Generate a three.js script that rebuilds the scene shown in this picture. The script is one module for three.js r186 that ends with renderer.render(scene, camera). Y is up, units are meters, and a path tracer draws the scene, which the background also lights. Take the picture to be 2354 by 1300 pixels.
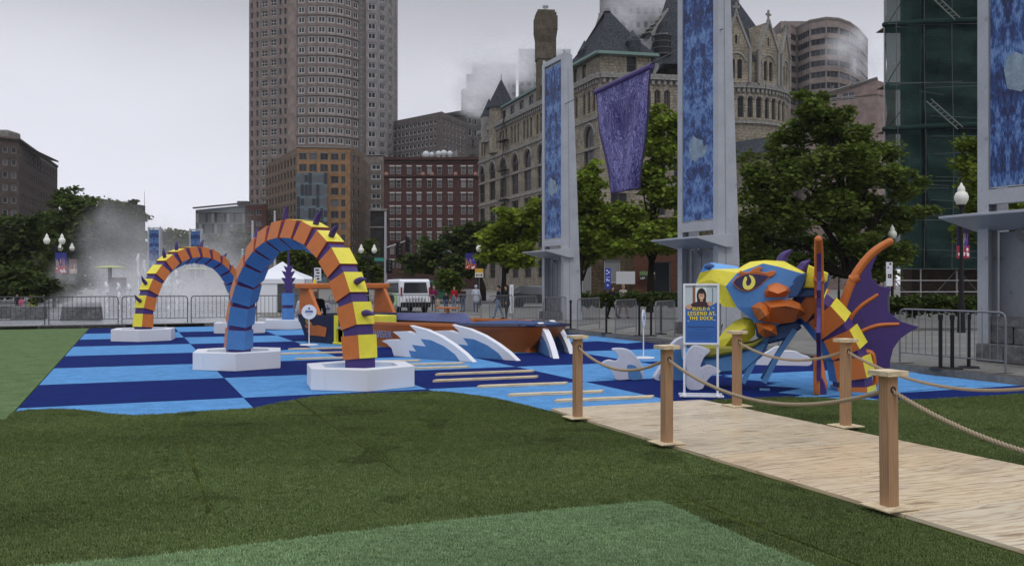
import * as THREE from 'three';
import { mergeGeometries, mergeVertices, toCreasedNormals } from 'three/addons/utils/BufferGeometryUtils.js';
import { RoundedBoxGeometry } from 'three/addons/geometries/RoundedBoxGeometry.js';
import { ConvexGeometry } from 'three/addons/geometries/ConvexGeometry.js';
import { MarchingCubes } from 'three/addons/objects/MarchingCubes.js';

// ---------------------------------------------------------------- camera, sky, sun, exposure
const F = 2100, H = 1.75;                       // focal length in photo pixels, eye height in metres
const scene = new THREE.Scene();
const camera = new THREE.PerspectiveCamera(34.4, 1024 / 565, 0.1, 3000);
camera.position.set(0, H, 0);
camera.lookAt(0, H, -10);
const renderer = new THREE.WebGLRenderer();
renderer.toneMapping = THREE.LinearToneMapping;
renderer.toneMappingExposure = 1.16;
renderer.shadowMap.enabled = true;

// noise
function rng(seed) { let a = seed >>> 0; return () => { a = (a + 0x6d2b79f5) | 0; let t = Math.imul(a ^ (a >>> 15), 1 | a); t = (t + Math.imul(t ^ (t >>> 7), 61 | t)) ^ t; return ((t ^ (t >>> 14)) >>> 0) / 4294967296; }; }
const hash = (x, y, s = 0) => { let h = Math.imul(x, 374761393) + Math.imul(y, 668265263) + Math.imul(s, 974634777); h = Math.imul(h ^ (h >>> 13), 1274126177); return ((h ^ (h >>> 16)) >>> 0) / 4294967296; };
const mod = (a, n) => ((a % n) + n) % n;
function vnoise(x, y, px, py, s) {              // value noise repeating every px, py cells
  const ix = Math.floor(x), iy = Math.floor(y), fx = x - ix, fy = y - iy, u = fx * fx * (3 - 2 * fx), v = fy * fy * (3 - 2 * fy);
  const a = hash(mod(ix, px), mod(iy, py), s), b = hash(mod(ix + 1, px), mod(iy, py), s), c = hash(mod(ix, px), mod(iy + 1, py), s), d = hash(mod(ix + 1, px), mod(iy + 1, py), s);
  return a + (b - a) * u + (c - a) * v + (a - b - c + d) * u * v;
}
function fbm(x, y, px, py, s, oct = 4) { let t = 0, a = 0.5, n = 0; for (let i = 0; i < oct; i++) { t += a * vnoise(x, y, px, py, s + i * 7); n += a; x *= 2; y *= 2; px *= 2; py *= 2; a *= 0.5; } return t / n; }

// overcast sky: pale at the horizon, a greyer layer of cloud above it, bright cloud overhead
{
  const w = 1024, h = 512, data = new Float32Array(w * h * 4);
  for (let j = 0; j < h; j++) for (let i = 0; i < w; i++) {
    const el = ((j + 0.5) / h - 0.5) * 180, sm = THREE.MathUtils.smoothstep;
    let L = 0.76 - 0.10 * sm(el, 2, 11) - 0.25 * sm(el, 11, 19) + 0.69 * sm(el, 24, 52);
    const n = fbm(i / w * 12, j / h * 14, 12, 14, 5, 5) - 0.5;
    L *= 1 + n * 0.36 * sm(el, 0, 12);
    if (el < 0) L = 0.45;
    const k = (j * w + i) * 4;
    data[k] = L * 0.97; data[k + 1] = L * 0.985; data[k + 2] = L * 1.09; data[k + 3] = 1;
  }
  const t = new THREE.DataTexture(data, w, h, THREE.RGBAFormat, THREE.FloatType);
  t.mapping = THREE.EquirectangularReflectionMapping; t.magFilter = THREE.LinearFilter; t.minFilter = THREE.LinearFilter; t.needsUpdate = true;
  scene.background = t; scene.environment = t;
}
const sun = new THREE.DirectionalLight(new THREE.Color(1, 0.97, 0.92), 0.55);
sun.position.set(14, 60, 34); sun.castShadow = true; sun.shadow.radius = 40;
sun.shadow.mapSize.set(2048, 2048);
Object.assign(sun.shadow.camera, { left: -60, right: 60, top: 60, bottom: -60, near: 1, far: 260 });
sun.target.position.set(0, 0, -20); scene.add(sun, sun.target);
scene.fog = new THREE.FogExp2(0xd2d6de, 0.00014);

// ---------------------------------------------------------------- helpers
const C = (r, g, b) => new THREE.Color().setRGB(r, g, b);
const M = {};
function mat(color, rough = 0.7, o = {}) { return new THREE.MeshPhysicalMaterial({ color: Array.isArray(color) ? C(...color) : new THREE.Color(color), roughness: rough, side: THREE.DoubleSide, specularIntensity: rough >= 0.8 ? 0.12 : rough > 0.55 ? 0.5 : 1, ...o }); }
function tex(w, h, fn, srgb = true) {           // fn(u, v) -> [r, g, b] 0..1 (display values when srgb) or a number
  const d = new Uint8Array(w * h * 4);
  for (let j = 0; j < h; j++) for (let i = 0; i < w; i++) { const c = fn((i + 0.5) / w, (j + 0.5) / h), k = (j * w + i) * 4, n = typeof c === 'number'; for (let q = 0; q < 3; q++) d[k + q] = Math.max(0, Math.min(255, (n ? c : c[q]) * 255)); d[k + 3] = 255; }
  const t = new THREE.DataTexture(d, w, h); t.wrapS = t.wrapT = THREE.RepeatWrapping; t.magFilter = THREE.LinearFilter; t.minFilter = THREE.LinearMipmapLinearFilter; t.generateMipmaps = true; if (srgb) t.colorSpace = THREE.SRGBColorSpace; t.needsUpdate = true; return t;
}
const rep = (t, sx, sy = sx) => { const c = t.clone(); c.repeat.set(1 / sx, 1 / sy); c.needsUpdate = true; return c; };
function canvasTex(w, h, draw) { const c = document.createElement('canvas'); c.width = w; c.height = h; draw(c.getContext('2d'), w, h); const t = new THREE.CanvasTexture(c); t.colorSpace = THREE.SRGBColorSpace; t.magFilter = THREE.LinearFilter; return t; }

const used = {};
function numbered(n) { if (!(n in used)) { used[n] = 0; return n; } used[n]++; return n + '_' + String(used[n]).padStart(3, '0'); }
function shadow(o) { o.castShadow = o.receiveShadow = true; return o; }
function tag(o, label, category, group, kind) { Object.assign(o.userData, { label, category }); if (group) o.userData.group = group; if (kind) o.userData.kind = kind; return o; }
function thing(name, label, category, pos = [0, 0, 0], ry = 0, group) { const o = new THREE.Group(); o.name = numbered(name); o.position.set(...pos); o.rotation.y = ry; scene.add(o); return tag(o, label, category, group); }
function struct(name, label) { const o = new THREE.Group(); o.name = numbered(name); o.userData.kind = 'structure'; if (label) o.userData.label = label; scene.add(o); return o; }
function part(name, geo, m, parent, pos, ry) { const o = shadow(new THREE.Mesh(Array.isArray(geo) ? merge(geo) : geo, m)); o.name = name; if (pos) o.position.set(...pos); if (ry) o.rotation.y = ry; parent.add(o); return o; }
function whole(name, label, category, geo, m, group) { const o = part(numbered(name), geo, m, scene); return tag(o, label, category, group); }
function copyOf(o, label, pos, ry) { const c = o.clone(); c.name = numbered(o.name.replace(/_\d+$/, '')); c.userData = { ...o.userData, label }; if (pos) c.position.set(...pos); if (ry !== undefined) c.rotation.y = ry; scene.add(c); return c; }
function merge(list) {
  const l = list.flat(9).map((g) => { let q = g.index ? g.toNonIndexed() : g.clone(); for (const k of Object.keys(q.attributes)) if (!['position', 'normal', 'uv'].includes(k)) q.deleteAttribute(k); if (!q.attributes.uv) q.setAttribute('uv', new THREE.BufferAttribute(new Float32Array(q.attributes.position.count * 2), 2)); if (!q.attributes.normal) q.computeVertexNormals(); q.clearGroups(); return q; });
  return l.length === 1 ? l[0] : mergeGeometries(l);
}
function uvm(g, k = 1) {                        // uv in metres from the face's main direction
  const q = g.index ? g.toNonIndexed() : g; q.computeVertexNormals();
  const p = q.attributes.position, n = q.attributes.normal, uv = new Float32Array(p.count * 2);
  for (let i = 0; i < p.count; i++) { const ax = Math.abs(n.getX(i)), ay = Math.abs(n.getY(i)), az = Math.abs(n.getZ(i)); let a, b; if (ay > ax && ay > az) { a = p.getX(i); b = p.getZ(i); } else if (ax > az) { a = p.getZ(i); b = p.getY(i); } else { a = p.getX(i); b = p.getY(i); } uv[i * 2] = a / k; uv[i * 2 + 1] = b / k; }
  q.setAttribute('uv', new THREE.BufferAttribute(uv, 2)); return q;
}
const box = (w, h, d, x = 0, y = 0, z = 0, ry = 0, rx = 0, rz = 0) => { const g = new THREE.BoxGeometry(w, h, d); if (rx) g.rotateX(rx); if (rz) g.rotateZ(rz); if (ry) g.rotateY(ry); return g.translate(x, y, z); };
const rbox = (w, h, d, r, x = 0, y = 0, z = 0) => new RoundedBoxGeometry(w, h, d, 2, r).translate(x, y, z);
const cyl = (r0, r1, h, n = 16, x = 0, y = 0, z = 0) => new THREE.CylinderGeometry(r1, r0, h, n).translate(x, y, z);      // r0 bottom, r1 top, centred at y
const V = (x, y, z) => new THREE.Vector3(x, y, z);
function bar(a, b, w, d = w) { const A = V(...a), B = V(...b), L = A.distanceTo(B), g = new THREE.BoxGeometry(w, L, d); g.applyQuaternion(new THREE.Quaternion().setFromUnitVectors(V(0, 1, 0), B.clone().sub(A).normalize())); return g.translate(...A.add(B).multiplyScalar(0.5).toArray()); }
function rod(a, b, r0, r1 = r0, n = 8) { const A = V(...a), B = V(...b), L = A.distanceTo(B), g = new THREE.CylinderGeometry(r1, r0, L, n); g.applyQuaternion(new THREE.Quaternion().setFromUnitVectors(V(0, 1, 0), B.clone().sub(A).normalize())); return g.translate(...A.add(B).multiplyScalar(0.5).toArray()); }
const curve = (pts) => new THREE.CatmullRomCurve3(pts.map((p) => V(...p)));
const tube = (pts, r, seg = 24, n = 8) => new THREE.TubeGeometry(curve(pts), seg, r, n);
function taper(pts, radii, seg = 20, n = 10) {  // tube whose radius follows the list, with round ends
  const c = curve(pts), g = new THREE.TubeGeometry(c, seg, 1, n), p = g.attributes.position;
  for (let i = 0; i <= seg; i++) { const t = i / seg, k = t * (radii.length - 1), a = Math.min(radii.length - 2, Math.floor(k)), r = radii[a] + (radii[a + 1] - radii[a]) * (k - a), o = c.getPointAt(t); for (let j = 0; j <= n; j++) { const q = i * (n + 1) + j; p.setXYZ(q, o.x + (p.getX(q) - o.x) * r, o.y + (p.getY(q) - o.y) * r, o.z + (p.getZ(q) - o.z) * r); } }
  g.computeVertexNormals();
  return [g, ...[0, 1].map((e) => new THREE.SphereGeometry(Math.max(0.002, radii[e ? radii.length - 1 : 0]), n, 6).translate(...c.getPointAt(e).toArray()))];
}
const shape = (pts) => new THREE.Shape(pts.map((p) => new THREE.Vector2(p[0], p[1])));
function ext(pts, depth, bevel = 0, z = 0, holes) { const s = Array.isArray(pts) ? shape(pts) : pts; if (holes) for (const h of holes) s.holes.push(new THREE.Path(h.map((p) => new THREE.Vector2(...p)))); return new THREE.ExtrudeGeometry(s, { depth, bevelEnabled: bevel > 0, bevelThickness: bevel, bevelSize: bevel, bevelOffset: -bevel, bevelSegments: 1, curveSegments: 10 }).translate(0, 0, z); }
const smooth = (pts, n = 60, closed = true) => new THREE.CatmullRomCurve3(pts.map((p) => V(p[0], p[1], 0)), closed).getPoints(n).map((p) => [p.x, p.y]);
function polyGeo(polys) { const p = []; for (const f of polys) for (let i = 1; i + 1 < f.length; i++) p.push(...f[0], ...f[i], ...f[i + 1]); const g = new THREE.BufferGeometry(); g.setAttribute('position', new THREE.BufferAttribute(new Float32Array(p), 3)); g.computeVertexNormals(); return uvm(g); }
// places: A = a photo pixel at a depth, G = a photo pixel on a level plane, W = the lawn's own grid (u away from the camera, v to the right)
const A = (px, py, d) => [(px - 1177) / F * d, H - (py - 650) / F * d, -d];
const X = (px, d) => (px - 1177) / F * d;
const Y = (py, d) => H - (py - 650) / F * d;
const G = (px, py, y = 0) => { const d = (H - y) * F / (py - 650); return [(px - 1177) / F * d, y, -d]; };
const TH = 0.3962, CT = Math.cos(TH), ST = Math.sin(TH);
const W = (u, v, y = 0) => [CT * v - ST * u, y, -(ST * v + CT * u)];
const toUV = (p) => [-ST * p[0] - CT * p[2], CT * p[0] - ST * p[2]];
function sheet(pts, y0, y1) { return ext(pts.map((p) => [p[0], -p[2]]), y1 - y0).rotateX(-Math.PI / 2).translate(0, y0, 0); }   // a flat slab over world points
const uvRect = (u0, u1, v0, v1) => [W(u0, v0), W(u0, v1), W(u1, v1), W(u1, v0)];
function clip(poly, f) { const o = []; for (let i = 0; i < poly.length; i++) { const a = poly[i], b = poly[(i + 1) % poly.length], fa = f(a), fb = f(b); if (fa >= 0) o.push(a); if ((fa >= 0) !== (fb >= 0)) { const t = fa / (fa - fb); o.push(a.map((q, k) => q + (b[k] - q) * t)); } } return o; }

// ---------------------------------------------------------------- textures
const T = {};
const mixc = (a, b, t) => [a[0] + (b[0] - a[0]) * t, a[1] + (b[1] - a[1]) * t, a[2] + (b[2] - a[2]) * t];
const blades = tex(512, 512, (u, v) => { const n = fbm(u * 128, v * 128, 128, 128, 3, 2), m = fbm(u * 16, v * 16, 16, 16, 4, 4); return 0.25 + 0.5 * n + 0.25 * m; }, false);
T.turf = tex(1024, 1024, (u, v) => { const f = fbm(u * 220, v * 220, 220, 220, 11, 2), m = fbm(u * 24, v * 24, 24, 24, 12, 4), c = fbm(u * 5, v * 5, 5, 5, 13, 4); return mixc(mixc([0.20, 0.235, 0.095], [0.33, 0.375, 0.19], f), [0.30, 0.32, 0.13], Math.max(0, (m - 0.45) * 1.2)).map((q) => q * (0.66 + 0.68 * c)); });
T.pale = tex(512, 512, (u, v) => { const f = fbm(u * 128, v * 128, 128, 128, 21, 2), m = fbm(u * 14, v * 14, 14, 14, 22, 4), s = vnoise(u * 22, v * 22, 22, 22, 23); return mixc([0.34, 0.44, 0.30], [0.50, 0.60, 0.44], f).map((q) => q * (0.86 + 0.24 * m) * (s > 0.9 ? 1 - (s - 0.9) * 4 : 1)); });
T.carpet = tex(512, 512, (u, v) => { const f = fbm(u * 160, v * 160, 160, 160, 31, 2), m = fbm(u * 10, v * 10, 10, 10, 32, 4); const q = 0.86 + 0.3 * (f - 0.5) + 0.16 * (m - 0.45); return [q, q, q]; });
T.ply = tex(1536, 1024, (u, v) => {              // rotary-cut plywood face: grain runs along u
  const wv = fbm(u * 3, v * 5, 3, 5, 41, 4), w2 = fbm(u * 7, v * 9, 7, 9, 46, 3), ring = Math.abs(((v * 14 + wv * 3.6 + w2 * 0.7 + 0.3 * fbm(u * 6, v * 40, 6, 40, 42, 3)) % 1) - 0.5) * 2, fine = fbm(u * 12, v * 260, 12, 260, 43, 2), st = vnoise(u * 5, v * 40, 5, 40, 44), st2 = vnoise(u * 9, v * 80, 9, 80, 48), big = fbm(u * 3, v * 3, 3, 3, 45, 3), gr = fbm(u * 2, v * 4, 2, 4, 47, 3);
  let c = mixc([0.86, 0.81, 0.70], [0.70, 0.59, 0.45], Math.pow(ring, 3.5) * 0.7); c = mixc(c, [0.60, 0.50, 0.39], Math.max(0, fine - 0.52) * 1.2); c = mixc(c, [0.44, 0.35, 0.27], st > 0.76 ? (st - 0.76) * 3.2 : 0); c = mixc(c, [0.40, 0.32, 0.25], st2 > 0.86 ? (st2 - 0.86) * 4 : 0); c = mixc(c, [0.86, 0.82, 0.76], Math.max(0, big - 0.42) * 1.3); return mixc(c, [0.66, 0.62, 0.56], Math.max(0, gr - 0.5) * 1.1);
});
T.timber = tex(512, 512, (u, v) => { const wv = fbm(u * 4, v * 2, 4, 2, 51, 4), r = fbm(u * 60 + wv * 6, v * 4, 60, 4, 52, 3), k = vnoise(u * 5, v * 4, 5, 4, 53); let c = mixc([0.70, 0.57, 0.44], [0.55, 0.43, 0.33], r); return mixc(c, [0.30, 0.18, 0.11], k > 0.9 ? (k - 0.9) * 7 : 0); });
T.concrete = tex(512, 512, (u, v) => { const f = fbm(u * 90, v * 90, 90, 90, 61, 2), m = fbm(u * 7, v * 7, 7, 7, 62, 5); const q = 0.84 + 0.2 * (f - 0.5) + 0.3 * (m - 0.5); return [q, q, q * 0.99]; });
T.granite = tex(512, 512, (u, v) => { const f = fbm(u * 200, v * 200, 200, 200, 63, 2), m = fbm(u * 12, v * 12, 12, 12, 64, 4); const q = 0.72 + 0.5 * (f - 0.5) + 0.4 * (m - 0.5); return [q, q, q]; });
T.stone = tex(1024, 1024, (u, v) => {            // coursed rough ashlar, 8 m square with 16 courses
  const row = Math.floor(v * 16), off = hash(row, 3, 71), x = u * 9 + off, col = Math.floor(x), fx = x - col, fy = v * 16 - row, e = Math.min(fx * 0.9, (1 - fx) * 0.9, fy * 0.5, (1 - fy) * 0.5), j = e < 0.03 ? 0.74 : 1, t = hash(mod(col, 9), row, 72), n = fbm(u * 40, v * 40, 40, 40, 73, 4), w = fbm(u * 5, v * 3, 5, 3, 74, 4);
  return mixc([0.57, 0.55, 0.51], [0.70, 0.67, 0.61], t * 0.5 + n * 0.5).map((q) => q * j * (0.72 + 0.5 * n) * (0.8 + 0.35 * w));
});
T.brick = tex(512, 512, (u, v) => { const row = Math.floor(v * 32), x = u * 12 + (row % 2) * 0.5, col = Math.floor(x), fx = x - col, fy = v * 32 - row, j = fx < 0.05 || fy < 0.14, t = hash(mod(col, 12), row, 81), n = fbm(u * 30, v * 30, 30, 30, 82, 3); return j ? [0.62, 0.56, 0.52] : mixc([0.78, 0.74, 0.72], [1, 1, 1], t * 0.6 + n * 0.4); });
T.slate = tex(512, 512, (u, v) => { const row = Math.floor(v * 24), x = u * 20 + (row % 2) * 0.5, col = Math.floor(x), fx = x - col, fy = v * 24 - row, j = fx < 0.05 || fy < 0.12 ? 0.65 : 1, t = hash(mod(col, 20), row, 83); return [0.7, 0.72, 0.75].map((q) => q * j * (0.75 + 0.4 * t)); });
T.grain = tex(512, 512, (u, v) => { const f = fbm(u * 60, v * 60, 60, 60, 91, 3), m = fbm(u * 6, v * 6, 6, 6, 92, 4); const sc = vnoise(u * 26, v * 7, 26, 7, 96), sd = vnoise(u * 9, v * 31, 9, 31, 97); const q = 0.95 + 0.06 * (f - 0.5) + 0.10 * (m - 0.5) - (sc > 0.93 ? (sc - 0.93) * 2.4 : 0) - (sd > 0.95 ? (sd - 0.95) * 3 : 0); return [q, q, q]; });   // faint wear and scuffs for painted and cast surfaces
T.wear = tex(512, 512, (u, v) => { const f = fbm(u * 60, v * 60, 60, 60, 94, 3), m = fbm(u * 6, v * 6, 6, 6, 95, 4); const q = 0.88 + 0.16 * (f - 0.5) + 0.26 * (m - 0.5); return [q, q * 0.99, q * 0.98]; });
T.paintRough = tex(256, 256, (u, v) => 0.75 + 0.5 * (fbm(u * 12, v * 12, 12, 12, 93, 4) - 0.5), false);
const bluePrint = (s) => tex(256, 1024, (u, v) => {   // cloudy blue water print, mirrored about its middle
  const x = Math.abs(u - 0.5) * 2, a = fbm(x * 3 + 2 * fbm(x * 3, v * 16, 6, 16, s, 3), v * 20, 6, 20, s + 1, 5), b = fbm(x * 6, v * 60, 12, 60, s + 2, 4), f = fbm(x * 20, v * 120, 40, 120, s + 5, 2); const t = Math.min(1, Math.max(0, (a * 0.55 + b * 0.3 + f * 0.25 - 0.36) * 2.9)); return mixc(mixc([0.06, 0.11, 0.27], [0.20, 0.34, 0.58], Math.min(1, t * 1.5)), [0.52, 0.63, 0.76], Math.max(0, t - 0.5) * 1.5);
});
T.bannerA = bluePrint(101); T.bannerB = bluePrint(131);
T.swirl = tex(768, 1536, (u, v) => { const x = Math.abs(u - 0.5) * 2, a = fbm(x * 3, v * 5, 6, 5, 111, 4), b = fbm(x * 6 + a * 4, v * 5, 12, 5, 112, 4), r = Math.abs(Math.sin((x * 5 + a * 11 + b * 7) * 3.2)), r2 = Math.abs(Math.sin((x * 9 + b * 15 + a * 6) * 3.6)), f = fbm(x * 40 + a * 8, v * 14, 80, 14, 113, 3), g = fbm(x * 4, v * 3, 8, 3, 115, 3), q = (Math.pow(r, 5) * 0.7 + Math.pow(r2, 7) * 0.5) * (0.2 + 1.2 * g) * (0.5 + f); return mixc(mixc([0.17, 0.15, 0.35], [0.37, 0.35, 0.57], Math.min(1, Math.max(0, (g - 0.3) * 1.6 + (f - 0.5) * 0.6))), [0.68, 0.66, 0.83], Math.min(0.85, q)); });
T.net = tex(512, 512, (u, v) => { const f = fbm(u * 120, v * 120, 120, 120, 121, 2), m = fbm(u * 4, v * 6, 4, 6, 122, 5); return mixc([0.10, 0.16, 0.15], [0.20, 0.285, 0.265], m).map((q) => q * (0.8 + 0.4 * f)); });

// ---------------------------------------------------------------- materials
M.turf = mat([0.74, 0.75, 0.58], 0.95, { map: rep(T.turf, 3), bumpMap: rep(blades, 1.1), bumpScale: 0.012 });
M.paleTurf = mat([0.76, 0.75, 0.72], 0.95, { map: rep(T.pale, 1.6), bumpMap: rep(blades, 1.1), bumpScale: 0.01 });
M.oliveTurf = mat([0.72, 0.70, 0.60], 0.95, { map: rep(T.pale, 2.6), bumpMap: rep(blades, 1.1), bumpScale: 0.01 });
M.carpetLight = mat([0.135, 0.375, 0.74], 0.95, { map: rep(T.carpet, 1.7), bumpMap: rep(blades, 0.9), bumpScale: 0.006 });
M.carpetDark = mat([0.010, 0.026, 0.165], 0.95, { map: rep(T.carpet, 1.7), bumpMap: rep(blades, 0.9), bumpScale: 0.006 });
M.ply = [0, 1, 2, 3, 4].map((k) => { const t = rep(T.ply, 2.44, 1.22); t.offset.set(k * 0.37, k * 0.29); return mat([[1, 1, 1], [0.86, 0.85, 0.82], [1.0, 0.96, 0.90], [0.93, 0.92, 0.91], [0.95, 0.88, 0.80]][k], 0.42, { map: t, roughnessMap: rep(T.paintRough, 1.5), specularIntensity: 0.6 }); });
M.timber = mat([1, 0.99, 0.97], 0.75, { map: rep(T.timber, 0.5, 1.2), bumpMap: rep(T.timber, 0.5, 1.2), bumpScale: 0.002 });
M.plank = mat([1.0, 0.98, 0.93], 0.7, { map: rep(T.ply, 1.2, 0.6) });
M.cap = mat([1.0, 0.98, 0.9], 0.75, { map: rep(T.ply, 0.8, 0.8) });
M.plaza = mat([0.25, 0.245, 0.23], 0.62, { map: rep(T.concrete, 5) });
M.wet = mat([0.36, 0.37, 0.40], 0.34, { map: rep(T.concrete, 6), roughnessMap: rep(T.paintRough, 7) });
M.road = mat([0.075, 0.077, 0.08], 0.7, { map: rep(T.concrete, 6) });
M.kerb = mat([0.22, 0.21, 0.20], 0.8, { map: rep(T.granite, 1.2), bumpMap: rep(T.granite, 0.7), bumpScale: 0.006 });
M.granite = mat([0.28, 0.28, 0.29], 0.75, { map: rep(T.granite, 1.6), bumpMap: rep(T.granite, 0.9), bumpScale: 0.006 });
const paint = (c, r = 0.5) => mat(c, r, { map: rep(T.grain, 1.3), roughness: r });
M.orange = paint([0.60, 0.165, 0.028]); M.yellow = paint([0.84, 0.74, 0.05]); M.blue = paint([0.075, 0.235, 0.56]); M.navyBlue = paint([0.028, 0.085, 0.25]); M.purple = paint([0.055, 0.026, 0.17]); M.deepPurple = paint([0.035, 0.02, 0.085]);
M.rust = paint([0.40, 0.085, 0.02]); M.skyBlue = paint([0.15, 0.40, 0.80]); M.white = mat([0.72, 0.74, 0.78], 0.5); M.dish = paint([0.36, 0.52, 0.74], 0.45); M.navy = paint([0.018, 0.02, 0.055]); M.slateBlue = paint([0.085, 0.10, 0.24]); M.waveBlue = paint([0.085, 0.24, 0.50]); M.waveGrey = paint([0.62, 0.64, 0.74]); M.olive = paint([0.30, 0.29, 0.03]);
M.steel = mat([0.42, 0.42, 0.43], 0.45, { metalness: 0.75 }); M.darkSteel = mat([0.10, 0.10, 0.105], 0.55, { metalness: 0.4 }); M.black = mat([0.012, 0.012, 0.013], 0.6);
M.pylon = mat([0.41, 0.43, 0.465], 0.42, { map: rep(T.grain, 2.5) }); M.pylonEdge = mat([0.29, 0.305, 0.33], 0.5, { map: rep(T.grain, 2.5) });

// ---------------------------------------------------------------- ground, kerbs, carpet, turf, boardwalk
let turfEdge;
const KV = 14.1, KU = 38.8, PL = 0.12;          // kerb lines of the sunken lawn and the level of the plaza round it
{
  const g = struct('ground'); const s = shape([[-420, -60], [420, -60], [420, 640], [-420, 640]]);
  s.holes.push(new THREE.Path(uvRect(-28, KU, -42, KV).map((p) => new THREE.Vector2(p[0], -p[2]))));
  part('paving', new THREE.ExtrudeGeometry(s, { depth: 0.3, bevelEnabled: false }).rotateX(-Math.PI / 2).translate(0, PL - 0.3, 0), M.plaza, g);
  const b = struct('lawn_bed'); part('bed', sheet(uvRect(-28, KU, -42, KV), -0.3, -0.02), M.road, b);
  const w = struct('wet_pavement'); part('paving', sheet(uvRect(KU + 0.4, KU + 60, -60, 6), PL + 0.004, PL + 0.008), M.wet, w);
  const r = struct('road'); part('asphalt', sheet([[-300, 0, -84], [300, 0, -56], [300, 0, -66], [-300, 0, -96]], PL + 0.004, PL + 0.012), M.road, r);
  for (let k = 0; k < 14; k++) part('lane_marking', box(2.4, 0.006, 0.14, -40 + k * 6, PL + 0.016, -76 + (-40 + k * 6) * 0.062, 0.05), M.white, r);
  const k = struct('kerb'), R = rng(5);
  const variants = [0, 1, 2].map((i) => rbox(0.34, 0.2, 1.485, 0.012)).map((q) => uvm(q));
  for (let i = 0; i < 34; i++) { const q = part('kerb_stone', variants[i % 3], M.kerb, k, W(-10 + i * 1.5 - 0.75, KV + 0.17 + (R() - 0.5) * 0.008, PL - 0.098 + R() * 0.006), TH); q.scale.x = 1 + R() * 0.004; }
  for (let i = 0; i < 36; i++) part('kerb_stone', variants[i % 3], M.kerb, k, W(KU + 0.17, -39.2 + i * 1.5 - 0.75, PL - 0.098 + R() * 0.006), TH + Math.PI / 2);
  const c = struct('carpet');                   // blue checkered artificial turf laid as separate squares
  const us = [8.1, 11.05, 14.45, 17.6, 20.9, 24.3, 27.8, 31.2, 34.7, 38.6], vs = [-1.45, 1.6, 4.53, 7.45, 10.4, KV - 0.02];
  for (let i = 0; i + 1 < us.length; i++) for (let j = 0; j + 1 < vs.length; j++) part('carpet_square', sheet(uvRect(us[i] + 0.006, us[i + 1] - 0.006, vs[j] + 0.006, vs[j + 1] - 0.006), -0.02, 0), (i + j) % 2 ? M.carpetLight : M.carpetDark, c);
  const px = (l) => l.map((p) => G(p[0], p[1]));
  part('carpet_wave', sheet(px([[1665, 866], [1770, 860], [1870, 857], [2010, 850], [2080, 851], [2225, 886], [2060, 903], [1960, 908], [1815, 916], [1850, 908], [1790, 903], [1845, 893], [1760, 887], [1800, 880], [1720, 874]]), 0.004, 0.01), M.carpetLight, c);
  part('carpet_wave', sheet(px([[1335, 764], [1420, 772], [1395, 776], [1480, 786], [1440, 790], [1350, 782], [1375, 776]]), 0.004, 0.01), M.carpetLight, c);
  // dark turf in rolls with narrow seams; its far edge is cut in a wave over the carpet
  const edge = [[28, 949], [70, 944], [130, 942], [165, 943], [200, 946], [250, 953], [310, 957], [360, 955], [450, 948], [587, 940], [620, 932], [660, 924], [705, 916], [750, 911], [800, 908], [850, 906], [1000, 901], [1035, 903], [1080, 909], [1120, 914], [1165, 923], [1210, 934], [1262, 947]].map((p) => toUV(G(...p)));
  const right = [[1620, 924], [1660, 920], [1703, 919], [1760, 916], [1812, 914], [1880, 916], [1954, 920], [2020, 922], [2060, 922.5], [2130, 920], [2201, 916], [2290, 911], [2380, 904]].map((p) => toUV(G(...p)));
  const body = [[-6, -1.45], ...edge, [11.2, 5.25], [11.2, 7.68], ...right, [9.6, KV - 0.02], [-6, KV - 0.02]];
  turfEdge = body;
  const t = struct('turf');
  for (let k2 = -1; k2 < 5; k2++) { const a = k2 * 3.66 - 1.4 , bb = a + 3.66, poly = clip(clip(body, (p) => p[1] - a - 0.004), (p) => bb - 0.004 - p[1]); if (poly.length > 2) part('turf_roll', sheet(poly.map((p) => W(p[0], p[1])), -0.02, 0.016 + (k2 % 2 ? 0.003 : 0)), M.turf, t); }
  part('turf_roll', sheet(uvRect(-6, 13.35, -14, -1.46).slice(0, 2).concat([W(13.2, -1.46), W(9.5, -14)]), -0.02, 0.012), M.turf, t);
  const o = struct('pale_turf'); part('turf_roll', sheet([W(13.2, -1.46), W(KU - 0.02, -1.46), W(KU - 0.02, -41), W(4, -41)], -0.02, 0.008), M.oliveTurf, o);
  part('turf_patch', sheet(px([[245, 1300], [510, 1272], [866, 1226], [1100, 1199], [1300, 1179], [1490, 1161], [1520, 1162], [1600, 1196], [1673, 1230], [1838, 1300], [2100, 1420], [2100, 1600], [-300, 1600], [-300, 1352]]), 0.024, 0.034), M.paleTurf, o);
  // boardwalk: plywood sheets side by side
  const bw = struct('boardwalk'), screw = cyl(0.006, 0.006, 0.003, 8);
  for (let i = 0; i < 13; i++) { const u1 = 11.2 - i * 1.224; part('plywood_sheet', uvm(rbox(2.43, 0.036, 1.208, 0.005)), M.ply[(i * 3) % 5], bw, W(u1 - 0.61, 6.465 + (R() - 0.5) * 0.014, 0.036 + (R() - 0.5) * 0.004), TH + (R() - 0.5) * 0.003 + (i % 2 ? Math.PI : 0)); for (const sv of [-1.18, -0.4, 0.4, 1.18]) for (const du of [0.04, 1.17]) part('screw', screw, M.steel, bw, W(u1 - du, 6.465 + sv, 0.0565)); }
}
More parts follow.
